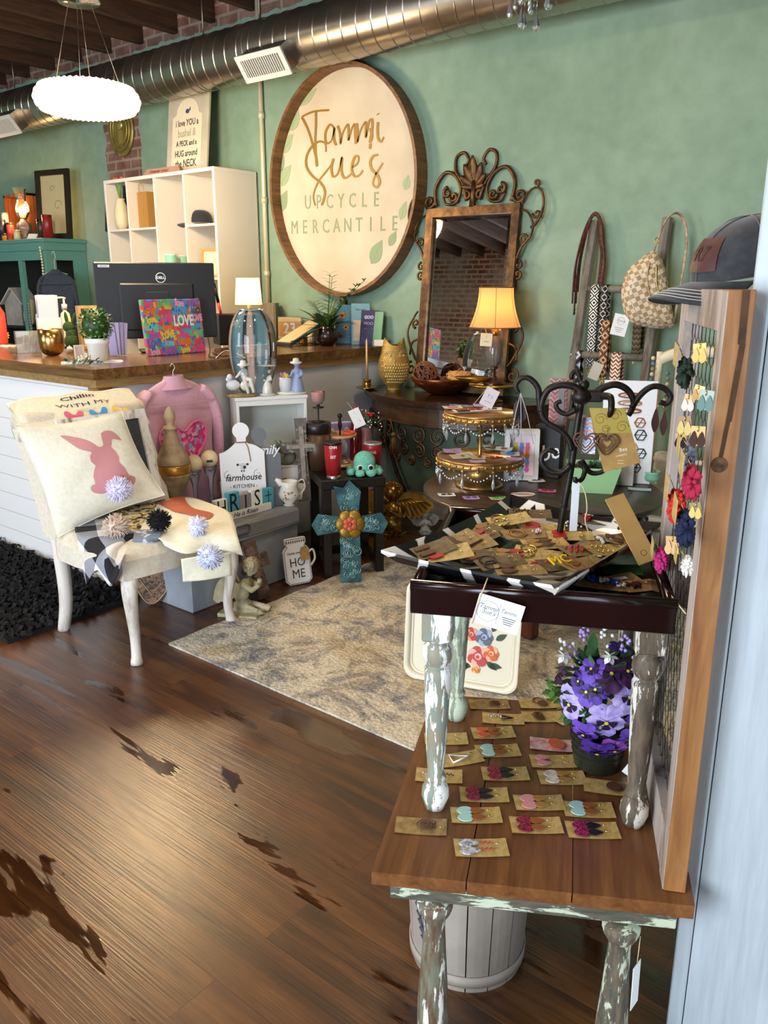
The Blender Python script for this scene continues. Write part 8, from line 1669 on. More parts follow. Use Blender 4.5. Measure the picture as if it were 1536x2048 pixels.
# ---- earring cards in the platter
PK2=PCk
rn=random.Random(77); k=0
CB2=mt('a08654',.5,.04,'7c6238',60)
def ear(kind,m1,m2=None,hk=True):
    m=EM[m1]; n2=EM[m2] if m2 else m
    L=[(kind,-.022,.011,.034,m),(kind,-.022,-.012,.034,m)]
    if m2: L+=[('drop',.004,.010,.030,n2),('drop',.004,-.012,.030,n2)]
    if hk: L+=[('hook',.028,.010,.014,HK),('hook',.028,-.010,.014,HK)]
    return L
CB3=mt('6e5a3c',.55,.1,'54442c',60); EM['glit']=mt('5c0e28',.2,.3,'b03a58',220); EM['stripe']=mt('d8d8dc',.4,0,'6a6a70',160); EM['shell']=mt('d8d0c8',.2,0,'a8988c',60); EM['pink']=mt('c86a8a',.5); EM['yel']=mt('e0c020',.5); EM['coral']=mt('c85a3c',.4)
for (lab,u,v,w,d,rr_,tx,ty,ar) in (
 ('kraft gold card with dark red leather earrings at the left side of the platter',892,1107,.105,.06,.15,.25,-.1,ear('drop','red')),
 ('gold card with bright red earrings near the back left of the platter',962,1072,.12,.055,.55,.25,-.15,ear('ring','tan','red')),
 ('kraft card with wooden oval earrings in the back left of the platter',985,1055,.10,.055,.45,.3,-.1,ear('drop','tan')),
 ('brown card with gold hoops at the back of the platter',1018,1040,.10,.05,.2,.25,-.1,ear('ring','gld')),
 ('kraft card with small charms at the back corner of the platter',1060,1028,.10,.05,-.1,.2,0,ear('beads','brn')),
 ('card with oval wooden hoops and pink fluff in the middle of the platter',1052,1068,.11,.055,.2,.15,0,[('ring',-.02,0,.04,EM['tan']),('ring',-.02,0,.03,EM['tan']),('fluff',.025,0,.018,mt('d8b8c0',.8))]),
 ('kraft card with hooks in the front middle of the platter',1030,1110,.105,.055,-.1,.15,0,ear('drop','tan','red')),
 ('kraft card with dark leaf earrings by the front rim of the platter',960,1112,.10,.055,.25,.2,0,ear('drop','lth')),
 ('gold card at the very front corner of the platter with brown drops',1040,1140,.10,.05,.05,.12,0,ear('drop','brn')),
 ('card with red bows lying in the front right of the platter',1085,1128,.09,.05,.1,.12,0,[('bar',-.015,.0,.02,EM['red']),('bar',.015,0,.02,EM['red'])]),
 ('card with yellow letter earrings near the front of the platter',1122,1128,.09,.055,.35,.15,0,[('hook',.03,0,.016,HK)]),
 ('card with red cut out earrings right of the iron stand',1160,1100,.095,.055,.5,.2,.05,[('beads',-.01,.008,.04,EM['red']),('beads',-.01,-.01,.04,EM['red'])]),
 ('dark card with red heart earring behind the iron stand',1140,1072,.10,.05,-.05,.15,0,ear('heart','red',None)),
 ('card with coral red flower earring at the back right of the platter',1182,1040,.10,.05,-.2,.2,.05,[('fluff',-.01,0,.022,EM['red']),('hook',.025,0,.015,HK)]),
 ('card with pale knitted fluff earring at the right of the platter',1210,1082,.10,.055,.3,.2,.05,[('fluff',0,0,.034,mt('d0c4b4',.9))]),
 ('long gold card near the right rim of the platter',1220,1100,.12,.05,.45,.25,.1,ear('beads','gld')),
 ('dark card with black charms in the right corner of the platter',1275,1055,.10,.05,.35,.2,.15,ear('beads','blk')),
 ('brown card stacked under the others on the left of the platter',940,1090,.11,.055,.35,.25,-.1,ear('bar','lth')),
 ('kraft card with tan drops beneath the iron stand stem',1090,1088,.10,.055,.15,.12,0,ear('drop','tan','brn')),
 ('dark brown card peeking out at the far left tip of the platter',868,1098,.09,.05,.5,.3,-.15,ear('bar','brn',None,False)),
 ('olive kraft card lying across the middle left of the platter',918,1082,.11,.05,.75,.3,-.1,ear('disc','brn')),
 ('kraft card with thin gold rings in front of the iron stand base',1075,1108,.10,.05,-.35,.2,.05,ear('ring','gld')),
 ('kraft card with pale bead earrings at the back right of the iron stand',1160,1052,.10,.05,.25,.25,.05,ear('beads','whi')),
 ('brown card slanting at the right inner side of the platter',1240,1078,.11,.05,.7,.25,.15,ear('drop','brn')),
 ('card with maroon discs between the oval hoops and the iron stand',1085,1058,.10,.055,-.2,.2,0,ear('disc','red')),
 ('kraft card with black rings behind the front corner of the platter',1000,1125,.10,.05,.35,.2,-.05,ear('ring','blk')),
 ('dark kraft card at the front right rim of the platter',1165,1128,.11,.05,.6,.15,.05,ear('ring','lth'))):
    k+=1; p=Z(u,v,.955+.0012*(k%7)+ (.014 if (u<930 or u>1240 or v<1045) else 0)); card('earring_card',lab,p,w,d,0,[CB2,KC,CB3][k%3],ar,rot=Euler((tx*.7,ty,PK2+rr_)))
g=G(); g.text('MC',.034,T(0,0,0),0,.003,'CENTER',.002); single(g,'letter_earrings',EM['yel'],'yellow letter shaped earrings on a card at the front of the platter','earrings',Z(1120,1120,.972),0,Euler((.35,0,PK2+.5)))
# kraft display card standing at the right
p=Z(1290,1140,.96); p0=Z(1295,1145,ZR-.02)
t=thing('kraft_tag_card','tall shiny kraft tag card leaning on the right corner of the platter','card',V((p0.x,p0.y,.957)),0,None,Euler((-.75,-.32,PK2+.12)))
g=G(); g.box((0,0,.08),(.042,.0016,.16),0,None,.0005); c_=g.build('card',mt('c9a468',.35,.4,'b08a50',6),t); g=G(XZ); g.tube([(a,.022+b,.0012) for a,b in circ(.006,12)],.0005,4,0,True); g.build('printed_mark',mt('4a3a24',.6),c_)
# knitted and other cards lying on the tray right corner
for lab,u,v,w,d,rr_,cm,ar in (
 ('kraft card with blue and white knitted earrings on the tray corner',1205,1168,.11,.05,-.35,CB2,[('fluff',-.02,.006,.024,mt('1c3c8c',.9)),('fluff',.002,.004,.018,mt('e4e4e6',.9)),('fluff',.020,.0,.024,mt('1c3c8c',.9)),('fluff',.036,-.008,.016,mt('e4e4e6',.9))]),
 ('kraft card with white tag on the tray next to the knitted earrings',1240,1160,.085,.045,.4,CB2,[('bar',.0,.0,.03,EM['whi'])]),
 ('card with dark maroon fluffy earrings at the tray right side',1283,1172,.09,.045,.3,CB2,[('fluff',-.02,0,.026,mt('4a1420',.9)),('hook',.02,.005,.02,HK)]),
 ('dark green card lying under the kraft tag card on the tray',1243,1140,.08,.05,-.1,mt('2c5a34',.5),[])):
    p=Z(u,v,zb0+.016); card('earring_card',lab,p,w,d,0,cm,ar,rot=Euler((.12,0,PK2+rr_)))
# business card hanging at the tray front
pc=Z(1006,1138,ZR); pf=V((tA.x,tA.y,0))+ux*((Z(1006,1180,.92)-tA).dot(ux))
pf=V((pf.x,pf.y,ZR-.01))-uy*.016
s=mp(pf); t=thing('business_card','white shop business card tied with twine hanging on the tray front','card',pf,0,None,Euler((.04,.24,tang)))
w_,h_=94*s,66*s; g=G(); g.box((.006,0,-h_*.42),(w_,.0012,h_)); c_=g.build('card',mt('eef0f4',.5),t)
g=G(XZ); M0=T(.006,-h_*.42,.0008); g.text('Tammi',.014,M0@T(-w_*.24,h_*.12,0),0,.0003,'CENTER',0,.9,.3); g.text("Sue's",.014,M0@T(-w_*.2,-h_*.03,0),0,.0003,'CENTER',0,.9,.3); g.M=XZ@M0; g.tube([(a-w_*.23,b,0) for a,b in circ(h_*.34,24)],.0004,4,0,True); g.box((0,0,.0),(.0006,h_*.7,.0003)); g.M=XZ
g.text('Tammi',.012,M0@T(w_*.2,h_*.14,0),0,.0003,'CENTER',0,.9,.3)
for i in range(4): g.box((w_*.25+.006,-h_*.42-h_*.05-h_*.07*i,.001),(w_*(.3-.04*i),.0016,.0003))
g.build('print',mt('5c5e68',.7),c_); g=G(XZ); g.tube([(-w_*.4,h_*.02,.002),(-w_*.41,-h_*.3,.004),(-w_*.40,-h_*.95,.003)],.0013,5); g.tube([(-w_*.4,h_*.02,.002),(-w_*.38,h_*.25,.0),(-w_*.36,h_*.4,-.03)],.0013,5); g.build('twine',TW,t)
g=G(); P=[Z(1325,1172,ZR+.006),Z(1345,1195,ZR+.008),Z(1372,1228,ZR-.01)]; g.tube(smooth([tuple(q) for q in P],5),.0014,5); single(g,'twine_piece',TW,'loose piece of tan twine across the right corner of the tray','twine')
# ================================================================ IRON JEWELRY TREE
pj=Z(1113,1100,zp0+.012); s=mp(pj); zt0=pj.z
t=thing('iron_jewelry_tree','black wrought iron scroll jewelry stand rising from the platter','jewelry stand',pj,FACE(pj)); IR2=mt('15120f',.45,.5,'2a231d',60)
def q2_(x,y,d=0): # zoomed px -> local
    u,v=1000+x*.2604,700+y*.2604; return ((u-1113)*s*1.0,d,tz(pj,v,1113)-zt0)
def arm(L,r=.007,d=0,nm='scroll_arm',taper=.75): P=smooth([q2_(x,y,d if len(o_)==0 else o_[0]) for x,y,*o_ in L],5); g=G(); g.tube(P,[r*(1-(1-taper)*i/len(P)) for i in range(len(P))],8); return g.build(nm,IR2,t)
g=G(); g.lathe([(.001,0),(.045,0),(.045,.004),(.015,.01),(.009,.02)],24); g.tube(smooth([(0,0,.01),q2_(440,1500)[:1]+(0,)+q2_(440,1500)[2:],q2_(470,1200),q2_(500,950),q2_(520,700),q2_(545,400),q2_(555,300)],5),[.0075]*31,10)
g.ball(q2_(470,1190),.010,0,10,(1,1,.5)); g.ball(q2_(545,350),.018,0,12,(1.3,1.3,1)); g.ball(q2_(560,260),.011); g.box(q2_(610,345),(.05,.02,.025),0,None,.004); g.build('stem',IR2,t)
arm([(550,330),(500,280),(400,262),(310,300),(268,390),(268,490),(320,560),(410,610),(475,680),(500,760)],.008,-.01)
arm([(262,470),(245,380),(232,290),(170,220),(110,218),(72,275),(92,335)],.007,-.01)
arm([(510,440),(450,478),(390,455),(368,405),(405,382)],.006,-.02)
arm([(495,870),(440,925),(355,928),(292,870),(290,805),(340,762),(395,790)],.007,-.01)
arm([(640,330),(700,282),(780,258),(860,292),(912,370),(908,440),(885,490)],.008,.01)
arm([(905,430),(955,335),(1030,268),(1110,275),(1165,335),(1145,392),(1095,380)],.007,.01)
arm([(690,330),(740,330,-.05),(748,400,-.07),(738,470,-.06)],.008,-.03)
arm([(545,300),(530,230,.03),(500,172,.04),(468,200,.04),(470,240,.04)],.006,.03)
arm([(575,830),(640,918),(715,918),(760,880)],.006,-.01)
arm([(545,840),(600,880,-.03),(585,950,-.04),(540,960,-.05),(535,930,-.05)],.006,-.03)
def hang(name,lab,cat,x,y,d=0): l=q2_(x,y,d); w_=V(pj)+V((math.cos(FACE(pj))*l[0]-math.sin(FACE(pj))*l[1],math.sin(FACE(pj))*l[0]+math.cos(FACE(pj))*l[1],l[2])); return thing(name,lab,cat,w_,FACE(pj))
k_=.2604*s
t=hang('heart_earring_card','gold and kraft printed card with wooden heart earrings on the iron stand','earring card',740,440,-.065)
g=G(); g.poly([(x*k_,-y*k_) for x,y in((-140,-35),(100,-40),(235,340),(-10,420),(-105,120))],.0012,0,XZ); c_=g.build('card',mt('b08a50',.45,.25,'9a7840',20),t)
g=G(XZ); g.poly([(x*k_,-y*k_) for x,y in((-135,-30),(98,-35),(160,130),(-85,140))],.0006,0,T(0,0,.0014))
for x,y,r in((-60,40,45),(40,10,40),(90,90,45),(-20,110,30)): g.tube([(x*k_+a,-y*k_+b,.0024) for a,b in spiral((0,0),r*k_,r*k_*.3,0,9,18)],.0005,4,1)
g.build('gold_floral_print',[mt('c9b45c',.3,.6),mt('8a6a30',.4,.4)],c_)
g=G(XZ); g.text('Bea',.011,T(110*k_,-250*k_,.0016)@rotz(.25),0,.0003); g.text('creations',.006,T(100*k_,-290*k_,.0016)@rotz(.25),0,.0003)
for i in range(2): g.box((100*k_,-(330+20*i)*k_,.0016),(.012,.0006,.0003))
g.build('white_print',mt('e8e0d0',.6),c_)
for x in(-150,-10):
    g=G(XZ@T(x*k_,-210*k_,.004+.003*(x>-100)))
    for q in(1,.72,.45): g.tube([(a*85*k_*q,b*80*k_*q,0) for a,b in smooth([(0,-1),(-.6,-.4),(-1,.25),(-.7,.8),(-.25,.75),(0,.45),(.25,.75),(.7,.8),(1,.25),(.6,-.4)],3,True)],.0018 if q==1 else .0013,5,0,True)
    for yy in(.3,0,-.3): g.box((-70*k_+abs(yy)*30*k_,yy*80*k_,0),(26*k_,4*k_,.002)); g.box((70*k_-abs(yy)*30*k_,yy*80*k_,0),(26*k_,4*k_,.002))
    g.tube([(0,36*k_,0),(8*k_,110*k_,0)],.0006,4); g.build('wooden_heart_earring',mt('5a4030',.6),t)
t=hang('leather_earrings','brown leather drop earrings hanging from the right hook of the iron stand','earrings',1105,385,.01)
for x,y in((-30,130),(30,150)): g=G(XZ@T(x*k_,-y*k_,.0)); g.poly([(a*26*k_,b*90*k_) for a,b in smooth([(0,1),(-.7,.4),(-1,-.3),(0,-1),(1,-.3),(.7,.4)],3,True)],.0025); g.tube([(0,85*k_,.001),(-x*.6*k_,y*.95*k_,.001)],.0008,4,1); g.build('leather_drop',[mt('3c1c16',.5),BRASS],t)
t=hang('leather_strip_earrings','dark leather strip earrings with grey ribbons on the left hook of the iron stand','earrings',112,320,-.01)
for x,h_ in((-45,250),(0,300),(40,270)): g=G(XZ@T(x*.55*k_,-h_*.55*k_,.003)); g.poly([(a*26*k_,b*75*k_) for a,b in((0,1),(-.8,.6),(-1,-.6),(0,-1),(1,-.6),(.8,.6))],.002); g.build('leather_strip',mt('2a1814',.5),t)
for x in(-60,20,110): g=G(); g.tube([(0,-.008,-.003),(x*.5*k_,-.012,-160*k_),(x*k_,-.010,-380*k_)],.0028,5,0,flat=.3); g.build('ribbon',mt('b0a8a8',.5),t)
t=hang('hanging_card','narrow white card on a twine hanging from the iron stand','card',545,965,-.05)
g=G(); g.box((0,0,-.055),(.0165,.0012,.108),0,rotz(.35)); c_=g.build('card',mt('e6e8f0',.6),t); g=G(); g.tube(smooth([(0,0,0),(.012,-.004,-.006),(.022,-.003,-.03),(.026,0,-.06),(.024,0,-.085),(.036,.0,-.118)],5),.0014,5); g.build('twine',TW,t)
t=hang('patterned_card','pale card with pink and blue zigzag print behind the heart earring card','card',620,520,.02)
g=G(); g.box((.0,0,-.040),(.03,.001,.08)); c_=g.build('card',pat('pastel_zig',['d8d4e8','e8a0a8','e6e6f0','a8b8e0'],'zig',.5),t)
# ================================================================ SASH with chicken wire
pn=Z(1326,1781,ZB+.001); d0=math.hypot(pn.x,pn.y); zts=tz(pn,579,1450); Ls=.50
best=None
for i in range(600):
    a=rad(100+i*.05); q=V((pn.x+Ls*math.cos(a),pn.y+Ls*math.sin(a),zts))-O; u=768+FPX*q.dot(Rt)/q.dot(Fw)
    if best is None or abs(u-1366)<best[0]: best=(abs(u-1366),a)
sa=best[1]; print('sash angle',math.degrees(sa),zts); hS_=zts-ZB-.001; th_=.038
t=thing('window_sash_frame','tall old wooden window sash with chicken wire standing on the bench','window frame display',(pn.x,pn.y,ZB+.001),sa)   # local x along the sash, local -y its thickness to the right
OW=wood('7a4a24','ac7a44',.5,2); GW=paintwood('a89a90','6a584c',.40,.52,2,6,.7,'8a7868')
sw=.052
g=G(); g.box((sw/2,-th_/2,hS_/2),(sw,th_,hS_),0,None,.0015); o=g.build('near_stile',[OW],t)
g=G(); g.box((sw/2,.0008,hS_/2),(sw-.002,.0015,hS_-.004)); g.build('painted_face',GW,o)
zpx=lambda v,u:tz(pn,v,u)-ZB
for (ya,yb_,wa,v0_,v1_) in ((.62,.66,.010,582,690),(.70,.52,.008,690,845),(.50,.36,.006,845,925)):
    g=G(); z0_,z1_=zpx(v1_,1455),zpx(v0_,1480); g.add([(-.0010,-th_*yb_-wa/2,z0_),(-.0010,-th_*yb_+wa/2,z0_),(-.0010,-th_*ya+wa/2,z1_),(-.0010,-th_*ya-wa/2,z1_)],[(0,1,2,3)]); g.build('cord_groove',mt('4a3018',.85,0,'33200f',30),o)
g=G(); g.ball((-.0004,-th_*.36,zpx(932,1447)),.0125,0,18,(.12,1,1)); g.build('cord_knot_hole',mt('6a4c30',.9,0,'3c2614',90),o)
g=G(); g.box((Ls-sw/2,-th_/2,hS_/2),(sw,th_,hS_),0,None,.002); g.build('far_stile',GW,t)
g=G(); g.box((Ls/2,-th_/2,hS_-.032),(Ls-2*sw-.001,th_,.062),0,None,.0015); g.build('top_rail',GW,t)
g=G(); g.box((Ls/2,-th_/2,.045),(Ls-2*sw-.001,th_,.09),0,None,.0015); g.build('bottom_rail',GW,t)
g=G(); hx=.042; x=sw+.001
def W_pt(x,z): return (min(max(x,sw),Ls-sw),-th_*.5,min(max(z,.09),hS_-.064))
i=0; z=.09
while z<hS_-.06:
    j=0; x=sw
    while x<Ls-sw:
        ox=hx*.5 if i%2 else 0
        a=W_pt(x+ox,z); b=W_pt(x+ox+hx*.5,z+hx*.28); c_=W_pt(x+ox+hx,z); 
        g.tube([a,b],.0007,3); g.tube([b,c_],.0007,3); g.tube([b,W_pt(x+ox+hx*.5,z+hx*.28+hx*.5)],.0010,3)
        x+=hx
    z+=hx*.78; i+=1
g.build('chicken_wire',mt('4a4c48',.5,.8),t)['kind']='stuff'
SW_=lambda a,z,y=.012:V((pn.x+math.cos(sa)*a-math.sin(sa)*y,pn.y+math.sin(sa)*a+math.cos(sa)*y,z))
def onsash(u,v,y=.014):      # point on the wire plane (slightly in front) for a photo pixel
    n=V((-math.sin(sa),math.cos(sa),0)); o=V((pn.x,pn.y,0))+n*y; d=ray(u,v); k=(o-O).dot(n)/d.dot(n); return O+d*k
def tassel_thing(lab,u,v,r,c_,kind='pom',cm=None,nm='tassel_earrings',cat='earrings'):
    p=onsash(u,v,.030 if kind=='pom' else .028); s=mp(p); t=thing(nm,lab,cat,p,(sa+PI) if kind=='pom' else FACE(p)-.35); r=r*s*(1.22 if kind=='pom' else 1)   # local +y -> away from the wire on the left side
    rn=random.Random(int(u*7+v))
    M=mt(c_,.9)
    if kind=='pom':
        for dx in(-.35,.45):
            g=G(); 
            for i in range(46): a=rn.uniform(0,2*PI); z=rn.uniform(-1,1); q=math.sqrt(1-z*z); dd=V((q*math.cos(a)*.8,q*math.sin(a)*.55,z*1.1)); g.tube([V((dx*r,0,0))+dd*r*.15,V((dx*r,0,0))+dd*r*.8,V((dx*r,0,-.1*r))+dd*r*1.0],[r*.17,r*.16,r*.08],5)
            g.build('yarn_tassel',M,t)
        g=G(); g.box((0,-.018,r*1.1),(r*1.6,.001,r*1.5),0,roty(.1)); g.build('kraft_card',KC,t)
        g=G(); g.tube([(0,-.016,r*1.9),(-.3*r,-.004,r*.9)],.0006,4); g.tube([(0,-.016,r*1.9),(.4*r,-.004,r*.9)],.0006,4); g.build('ear_hook',HK,t)
    elif kind=='card':
        g=G(); g.box((0,0,0),(r*1.3,.001,r*1.8),0,roty(rn.uniform(-.25,.25)),.0); g.build('card',mt(cm or 'c0a068',.5,.2),t)
        for dx in(-.35,.35):
            g=G(); g.poly([(dx*r+a*r*.38,-r*.3+b*r*.75) for a,b in smooth([(0,1),(-.7,.3),(-1,-.4),(0,-1),(1,-.4),(.7,.3)],2,True)],.0015,0,T(0,-.001,0)@XZ); g.build('earring_drop',M,t)
        g=G(); g.tube([(0,-.003,r*.9),(0,-.003,r*.4)],.0007,4); g.build('ear_hook',HK,t)
    return t
for a in (
 ('dark green yarn tassel earrings high on the chicken wire',1370,742,24,'1f2e20'),
 ('grey yarn tassel earrings in the middle of the chicken wire',1378,915,20,'6a6f7a'),
 ('crimson yarn tassel earrings on the chicken wire beside the near stile',1384,962,27,'a01c3c'),
 ('orange red yarn tassel earrings at the far side of the chicken wire',1352,1008,26,'c02a20'),
 ('navy blue yarn tassel earrings on the chicken wire',1370,1052,28,'141c3c'),
 ('magenta yarn tassel earrings hanging low at the tray corner',1322,1118,19,'b0246c'),
 ('blue and cream yarn earrings low on the chicken wire',1374,1130,16,'d8d0c4')): tassel_thing(*a)
for a in (
 ('gold fan earrings on kraft cards at the top of the chicken wire',1400,705,20,'c9a860','card','c9a050'),
 ('heart shaped kraft card with lettering on the chicken wire',1397,785,16,'b08850','card','c8a468'),
 ('teal grey oval earrings hanging on the chicken wire near the stile',1412,800,22,'5f7a74','card','8a9488'),
 ('cream leaf earrings on kraft card on the chicken wire',1377,805,17,'e0d4c0','card','b89860'),
 ('gold leaf earrings on brown card mid chicken wire',1370,850,20,'c8b070','card','8a6c4c'),
 ('kraft card with dark brown hoops on the chicken wire',1396,872,22,'3c261c','card','b8945c'),
 ('kraft card with black earrings at the far side of the wire',1362,880,16,'17161a','card','a8854c'),
 ('small olive card with gold charm low on the wire',1392,1020,17,'c9a860','card','7a7048'),
 ('woven straw texture card hanging low on the wire',1345,1090,20,'c8a878','card','b8905c')): tassel_thing(*a,nm='card_earrings')
# cap on the sash
dc=ray(1502,560); k_c=1.70/math.hypot(dc.x,dc.y); pc=V((dc.x*k_c,dc.y*k_c,zts))
DN=cloth('35363b','25262a'); cap('faded black denim trucker cap with maroon leather patch on top of the sash',V((pc.x,pc.y,zts+.030)),PCk+PI+.22,.212,DN,cloth('55555a','3f3f44'),mt('45201f',.5),Euler((0,.20,PCk+PI+.22)),mt('b8b4ae',.8),None,mt('2a1414',.6))
# ================================================================ FLOOR: basket, floral tray; bench: pansies, cards
pb=Z(930,1985,0); qn=V((pb.x,pb.y,0)).normalized(); s=mp(pb); rb_=.128; rt_=.150; cb=V((pb.x,pb.y,0))+qn*rb_; hb=.385
t=thing('whitewashed_bucket','whitewashed wooden stave bucket with rope handle under the bench','bucket',cb,FACE(cb)); SV=mt('9c9186',.7,0,'83796e',4,.3,.7,.2,30)
for i in range(16):
    a0=2*PI*i/16+.01; a1=2*PI*(i+1)/16-.01; g=G(); vs=[]
    for z_,r in((.0,rb_),(hb,rt_)):
        for k in range(4): a=a0+(a1-a0)*k/3; vs.append((r*math.cos(a),r*math.sin(a),z_))
        for k in range(4): a=a1-(a1-a0)*k/3; vs.append(((r-.012)*math.cos(a),(r-.012)*math.sin(a),z_))
    fs=[(k,(k+1)%8,8+(k+1)%8,8+k) for k in range(8)]+[tuple(range(7,-1,-1)),tuple(range(8,16))]; g.add(vs,fs); g.build('stave',SV,t)
for z_ in(.03,.30): g=G(); r=rb_+(rt_-rb_)*z_/hb; g.lathe([(r+.001,z_-.014),(r+.004,z_-.014),(r+.005,z_+.014),(r+.002,z_+.014)],48,cap=False); g.build('hoop_band',mt('968b80',.65),t)
g=G(); g.lathe([(.001,.004),(rb_-.013,.004)],40); g.build('bottom',SV,t)
g=G(); ah=-PI/2-1.05; P=[]
for k in range(13): q=(k/12-.5)*2; a=ah+q*.35; r=rt_+.010+.012*(1-q*q); P.append((r*math.cos(a),r*math.sin(a),hb-.045-.075*(1-q*q)))
g.tube(P,.008,8); g.build('rope_handle',mt('b09a74',.9,0,'8f7a58',90),t)
g=G(); ah=-PI/2-.95
for k in range(7): a=ah-.08+.03*k; r=rb_+(rt_-rb_)*(.5-.05*k)+.003; g.tube([(r*math.cos(a),r*math.sin(a),hb*(.58-.05*k)),(r*math.cos(a+.1),r*math.sin(a+.1),hb*(.55-.05*k)),(r*math.cos(a+.14),r*math.sin(a+.14),hb*(.50-.05*k))],.0022,4)
g.build('painted_flourish',mt('4a4c58',.7),t)
# floral tin tray standing behind the bench
A=Z(812,1350,.016);B=Z(1032,1388,.016); d=B-A; s=mp((A+B)/2); W_=d.length*1.03; H_=.40
t=thing('floral_tin_tray','cream tin tray painted with roses standing upright behind the bench','tray',V(((A.x+B.x)/2,(A.y+B.y)/2,.014)),0,None,Euler((-.10,0,math.atan2(d.y,d.x))))
cream=mt('e4dcc4',.3); P0=rrect(W_,H_,.05); g=G(XZ@T(0,H_/2,0)); rr=[(1.0,.018),(.985,.020),(.90,.004),(.86,.0)]
for j in range(3):
    a,b=rr[j],rr[j+1]; n=len(P0); g.add([(x*a[0],y*a[0],a[1]) for x,y in P0]+[(x*b[0],y*b[0],b[1]) for x,y in P0],[(i,(i+1)%n,n+(i+1)%n,n+i) for i in range(n)],0,True)
g.poly([(x*.86,y*.86) for x,y in P0],.001,0,T(0,0,-.001)); o=g.build('tray_body',cream,t); o.modifiers.new('s','SOLIDIFY').thickness=.002
fy=.0025
def rose(x,y,r,c1,c2,nm='painted_rose'):
    g=G(XZ@T(x,H_/2+y,fy))
    for k in range(7): a=k*.9; g.poly(circ(r*.48,12,r*.58*math.cos(a),r*.58*math.sin(a)),.0004,k%2,T(0,0,.0004*k))
    g.poly(circ(r*.5,16),.0004,0,T(0,0,.0030)); g.poly(circ(r*.34,14,.002,.002),.0004,1,T(0,0,.0036)); g.poly(circ(r*.18,12),.0004,0,T(0,0,.0042)); g.build(nm,[mt(c1,.4),mt(c2,.4)],t)
for x,y,r,c1,c2 in((.065,-.075,.040,'c44a48','eab4a4'),(.115,-.055,.030,'d0683c','f0b088'),(.085,.005,.034,'5c6478','a8b0c4'),(.035,.01,.026,'c03c34','e89a80'),(.060,-.125,.017,'d8803c','f0c078'),(-.115,.02,.028,'b83838','e08a7a'),(.0,.09,.034,'c8504a','f0b8a8'),(-.04,-.02,.024,'d87850','f0c0a0')): rose(x,y,r,c1,c2)
g=G(XZ@T(0,H_/2,fy-.0006))
for x,y,a in((.10,-.09,-.6),(.11,-.10,-.1),(.03,-.11,-2.4),(.04,-.12,3.0),(.13,.0,.6),(.115,.03,1.2),(-.06,.05,2.4),(.02,.04,2.0)): g.poly([(x+u_*math.cos(a)-v_*math.sin(a),y+u_*math.sin(a)+v_*math.cos(a)) for u_,v_ in leafp(.05,.012)],.0004,0)
g.build('painted_foliage',mt('3c4a34',.5),t)
# pansy bucket
pp=bt(1192,1541); s=mp(pp); rB=45*s; pp=_back(pp,rB*.55); hB=tz(pp,1440)-ZB; rT=60*s
t=thing('pansy_bucket','olive green metal bucket planted with artificial purple pansies on the bench','potted plant',V((pp.x,pp.y,ZB+.001)),FACE(pp))
g=G(); g.lathe([(.001,0),(rB,0),(rB*1.02,.004),(rT,hB*.93),(rT*1.04,hB*.94),(rT*1.04,hB),(rT*.98,hB),(rB*.9,.01),(.001,.01)],40); g.build('bucket',mt('3a3d30',.4,.5,'2a2c24',14),t)
g=G()
for j,z_ in enumerate((.35,.50,.65,.78)):
    for i in range(10): a=-PI/2+(i-4.5+.5*(j%2))*.30; r=(rB+(rT-rB)*z_/.93)+.0006; g.box((0,0,0),(.013,.0012,.0035),0,T(r*math.cos(a),r*math.sin(a),hB*z_)@rotz(a+PI/2))
g.build('punched_slots',mt('0c0d0a',.9),t)
rn=random.Random(41); PU=[mt('4a2a8c',.6),mt('6a48b0',.6),mt('9a86cc',.6,0,'c4b4e0',60),mt('3c1440',.6),mt('8c4ab0',.6)]; ctrF=V((0,0,hB+85*s*.85)); RF=88*s
def pansy(x,z,r,mi,yy=None,tilt=0):
    y=yy if yy is not None else -math.sqrt(max(0,1-(x/RF)**2-((z-ctrF.z)/RF)**2))*RF*.9
    n=V((x*.8,y,(z-ctrF.z)*.8+.2*r)); n.normalize(); M=T(x,y,z)@n.to_track_quat('Z','Y').to_matrix().to_4x4(); g=G(M)
    for k,(a,rr_,w_) in enumerate(((2.2,1.0,.62),(.94,1.0,.62),(3.4,.85,.6),(-.26,.85,.6),(-PI/2,.95,.75))):
        def pf_(q,b,a=a,rr_=rr_,w_=w_,k=k): an=a+(q-.5)*w_*2.2; L=r*rr_*b*(1-.35*(abs(q-.5)*2)**2.5)*(1+.04*math.sin(q*22)); return (L*math.cos(an),L*math.sin(an),.0012*k+r*.16*b*b*math.sin(q*PI*3)*.4-r*.12*b*b)
        g.grid(pf_,8,4,0)
    fl=g.build('pansy_bloom',PU[mi] if mi!=2 else PU[2],t)
    g=G(M)
    for a in(-PI/2,3.4,-.26): 
        g.poly([(.0,.0)]+[(r*.42*math.cos(a+q),r*.42*math.sin(a+q)) for q in(-.45,-.22,0,.22,.45)],.0006,0,T(0,0,.007))
    g.poly(circ(r*.09,8),.001,1,T(0,0,.009)); g.build('dark_blotch',[mt('24102c',.6),mt('d8c040',.5)],fl)
Lp=lambda u,v:((u-1192)*s*1.0,tz(pp,v)-ZB)
for u,v,r,mi in((1137,1385,32,2),(1203,1402,36,2),(1238,1355,30,2),(1180,1345,26,0),(1205,1320,32,3),(1232,1318,28,3),(1165,1352,26,1),(1258,1395,28,1),(1192,1462,34,0),(1222,1452,30,4),(1165,1430,26,1),(1248,1430,26,1),(1150,1340,20,0),(1260,1345,24,4),(1220,1290,22,0),(1170,1318,24,1),(1110,1352,20,3)):
    x,z=Lp(u,v); pansy(x,z,r*s*1.22,mi,-rT*1.22 if v>1425 else None)
g=G(); 
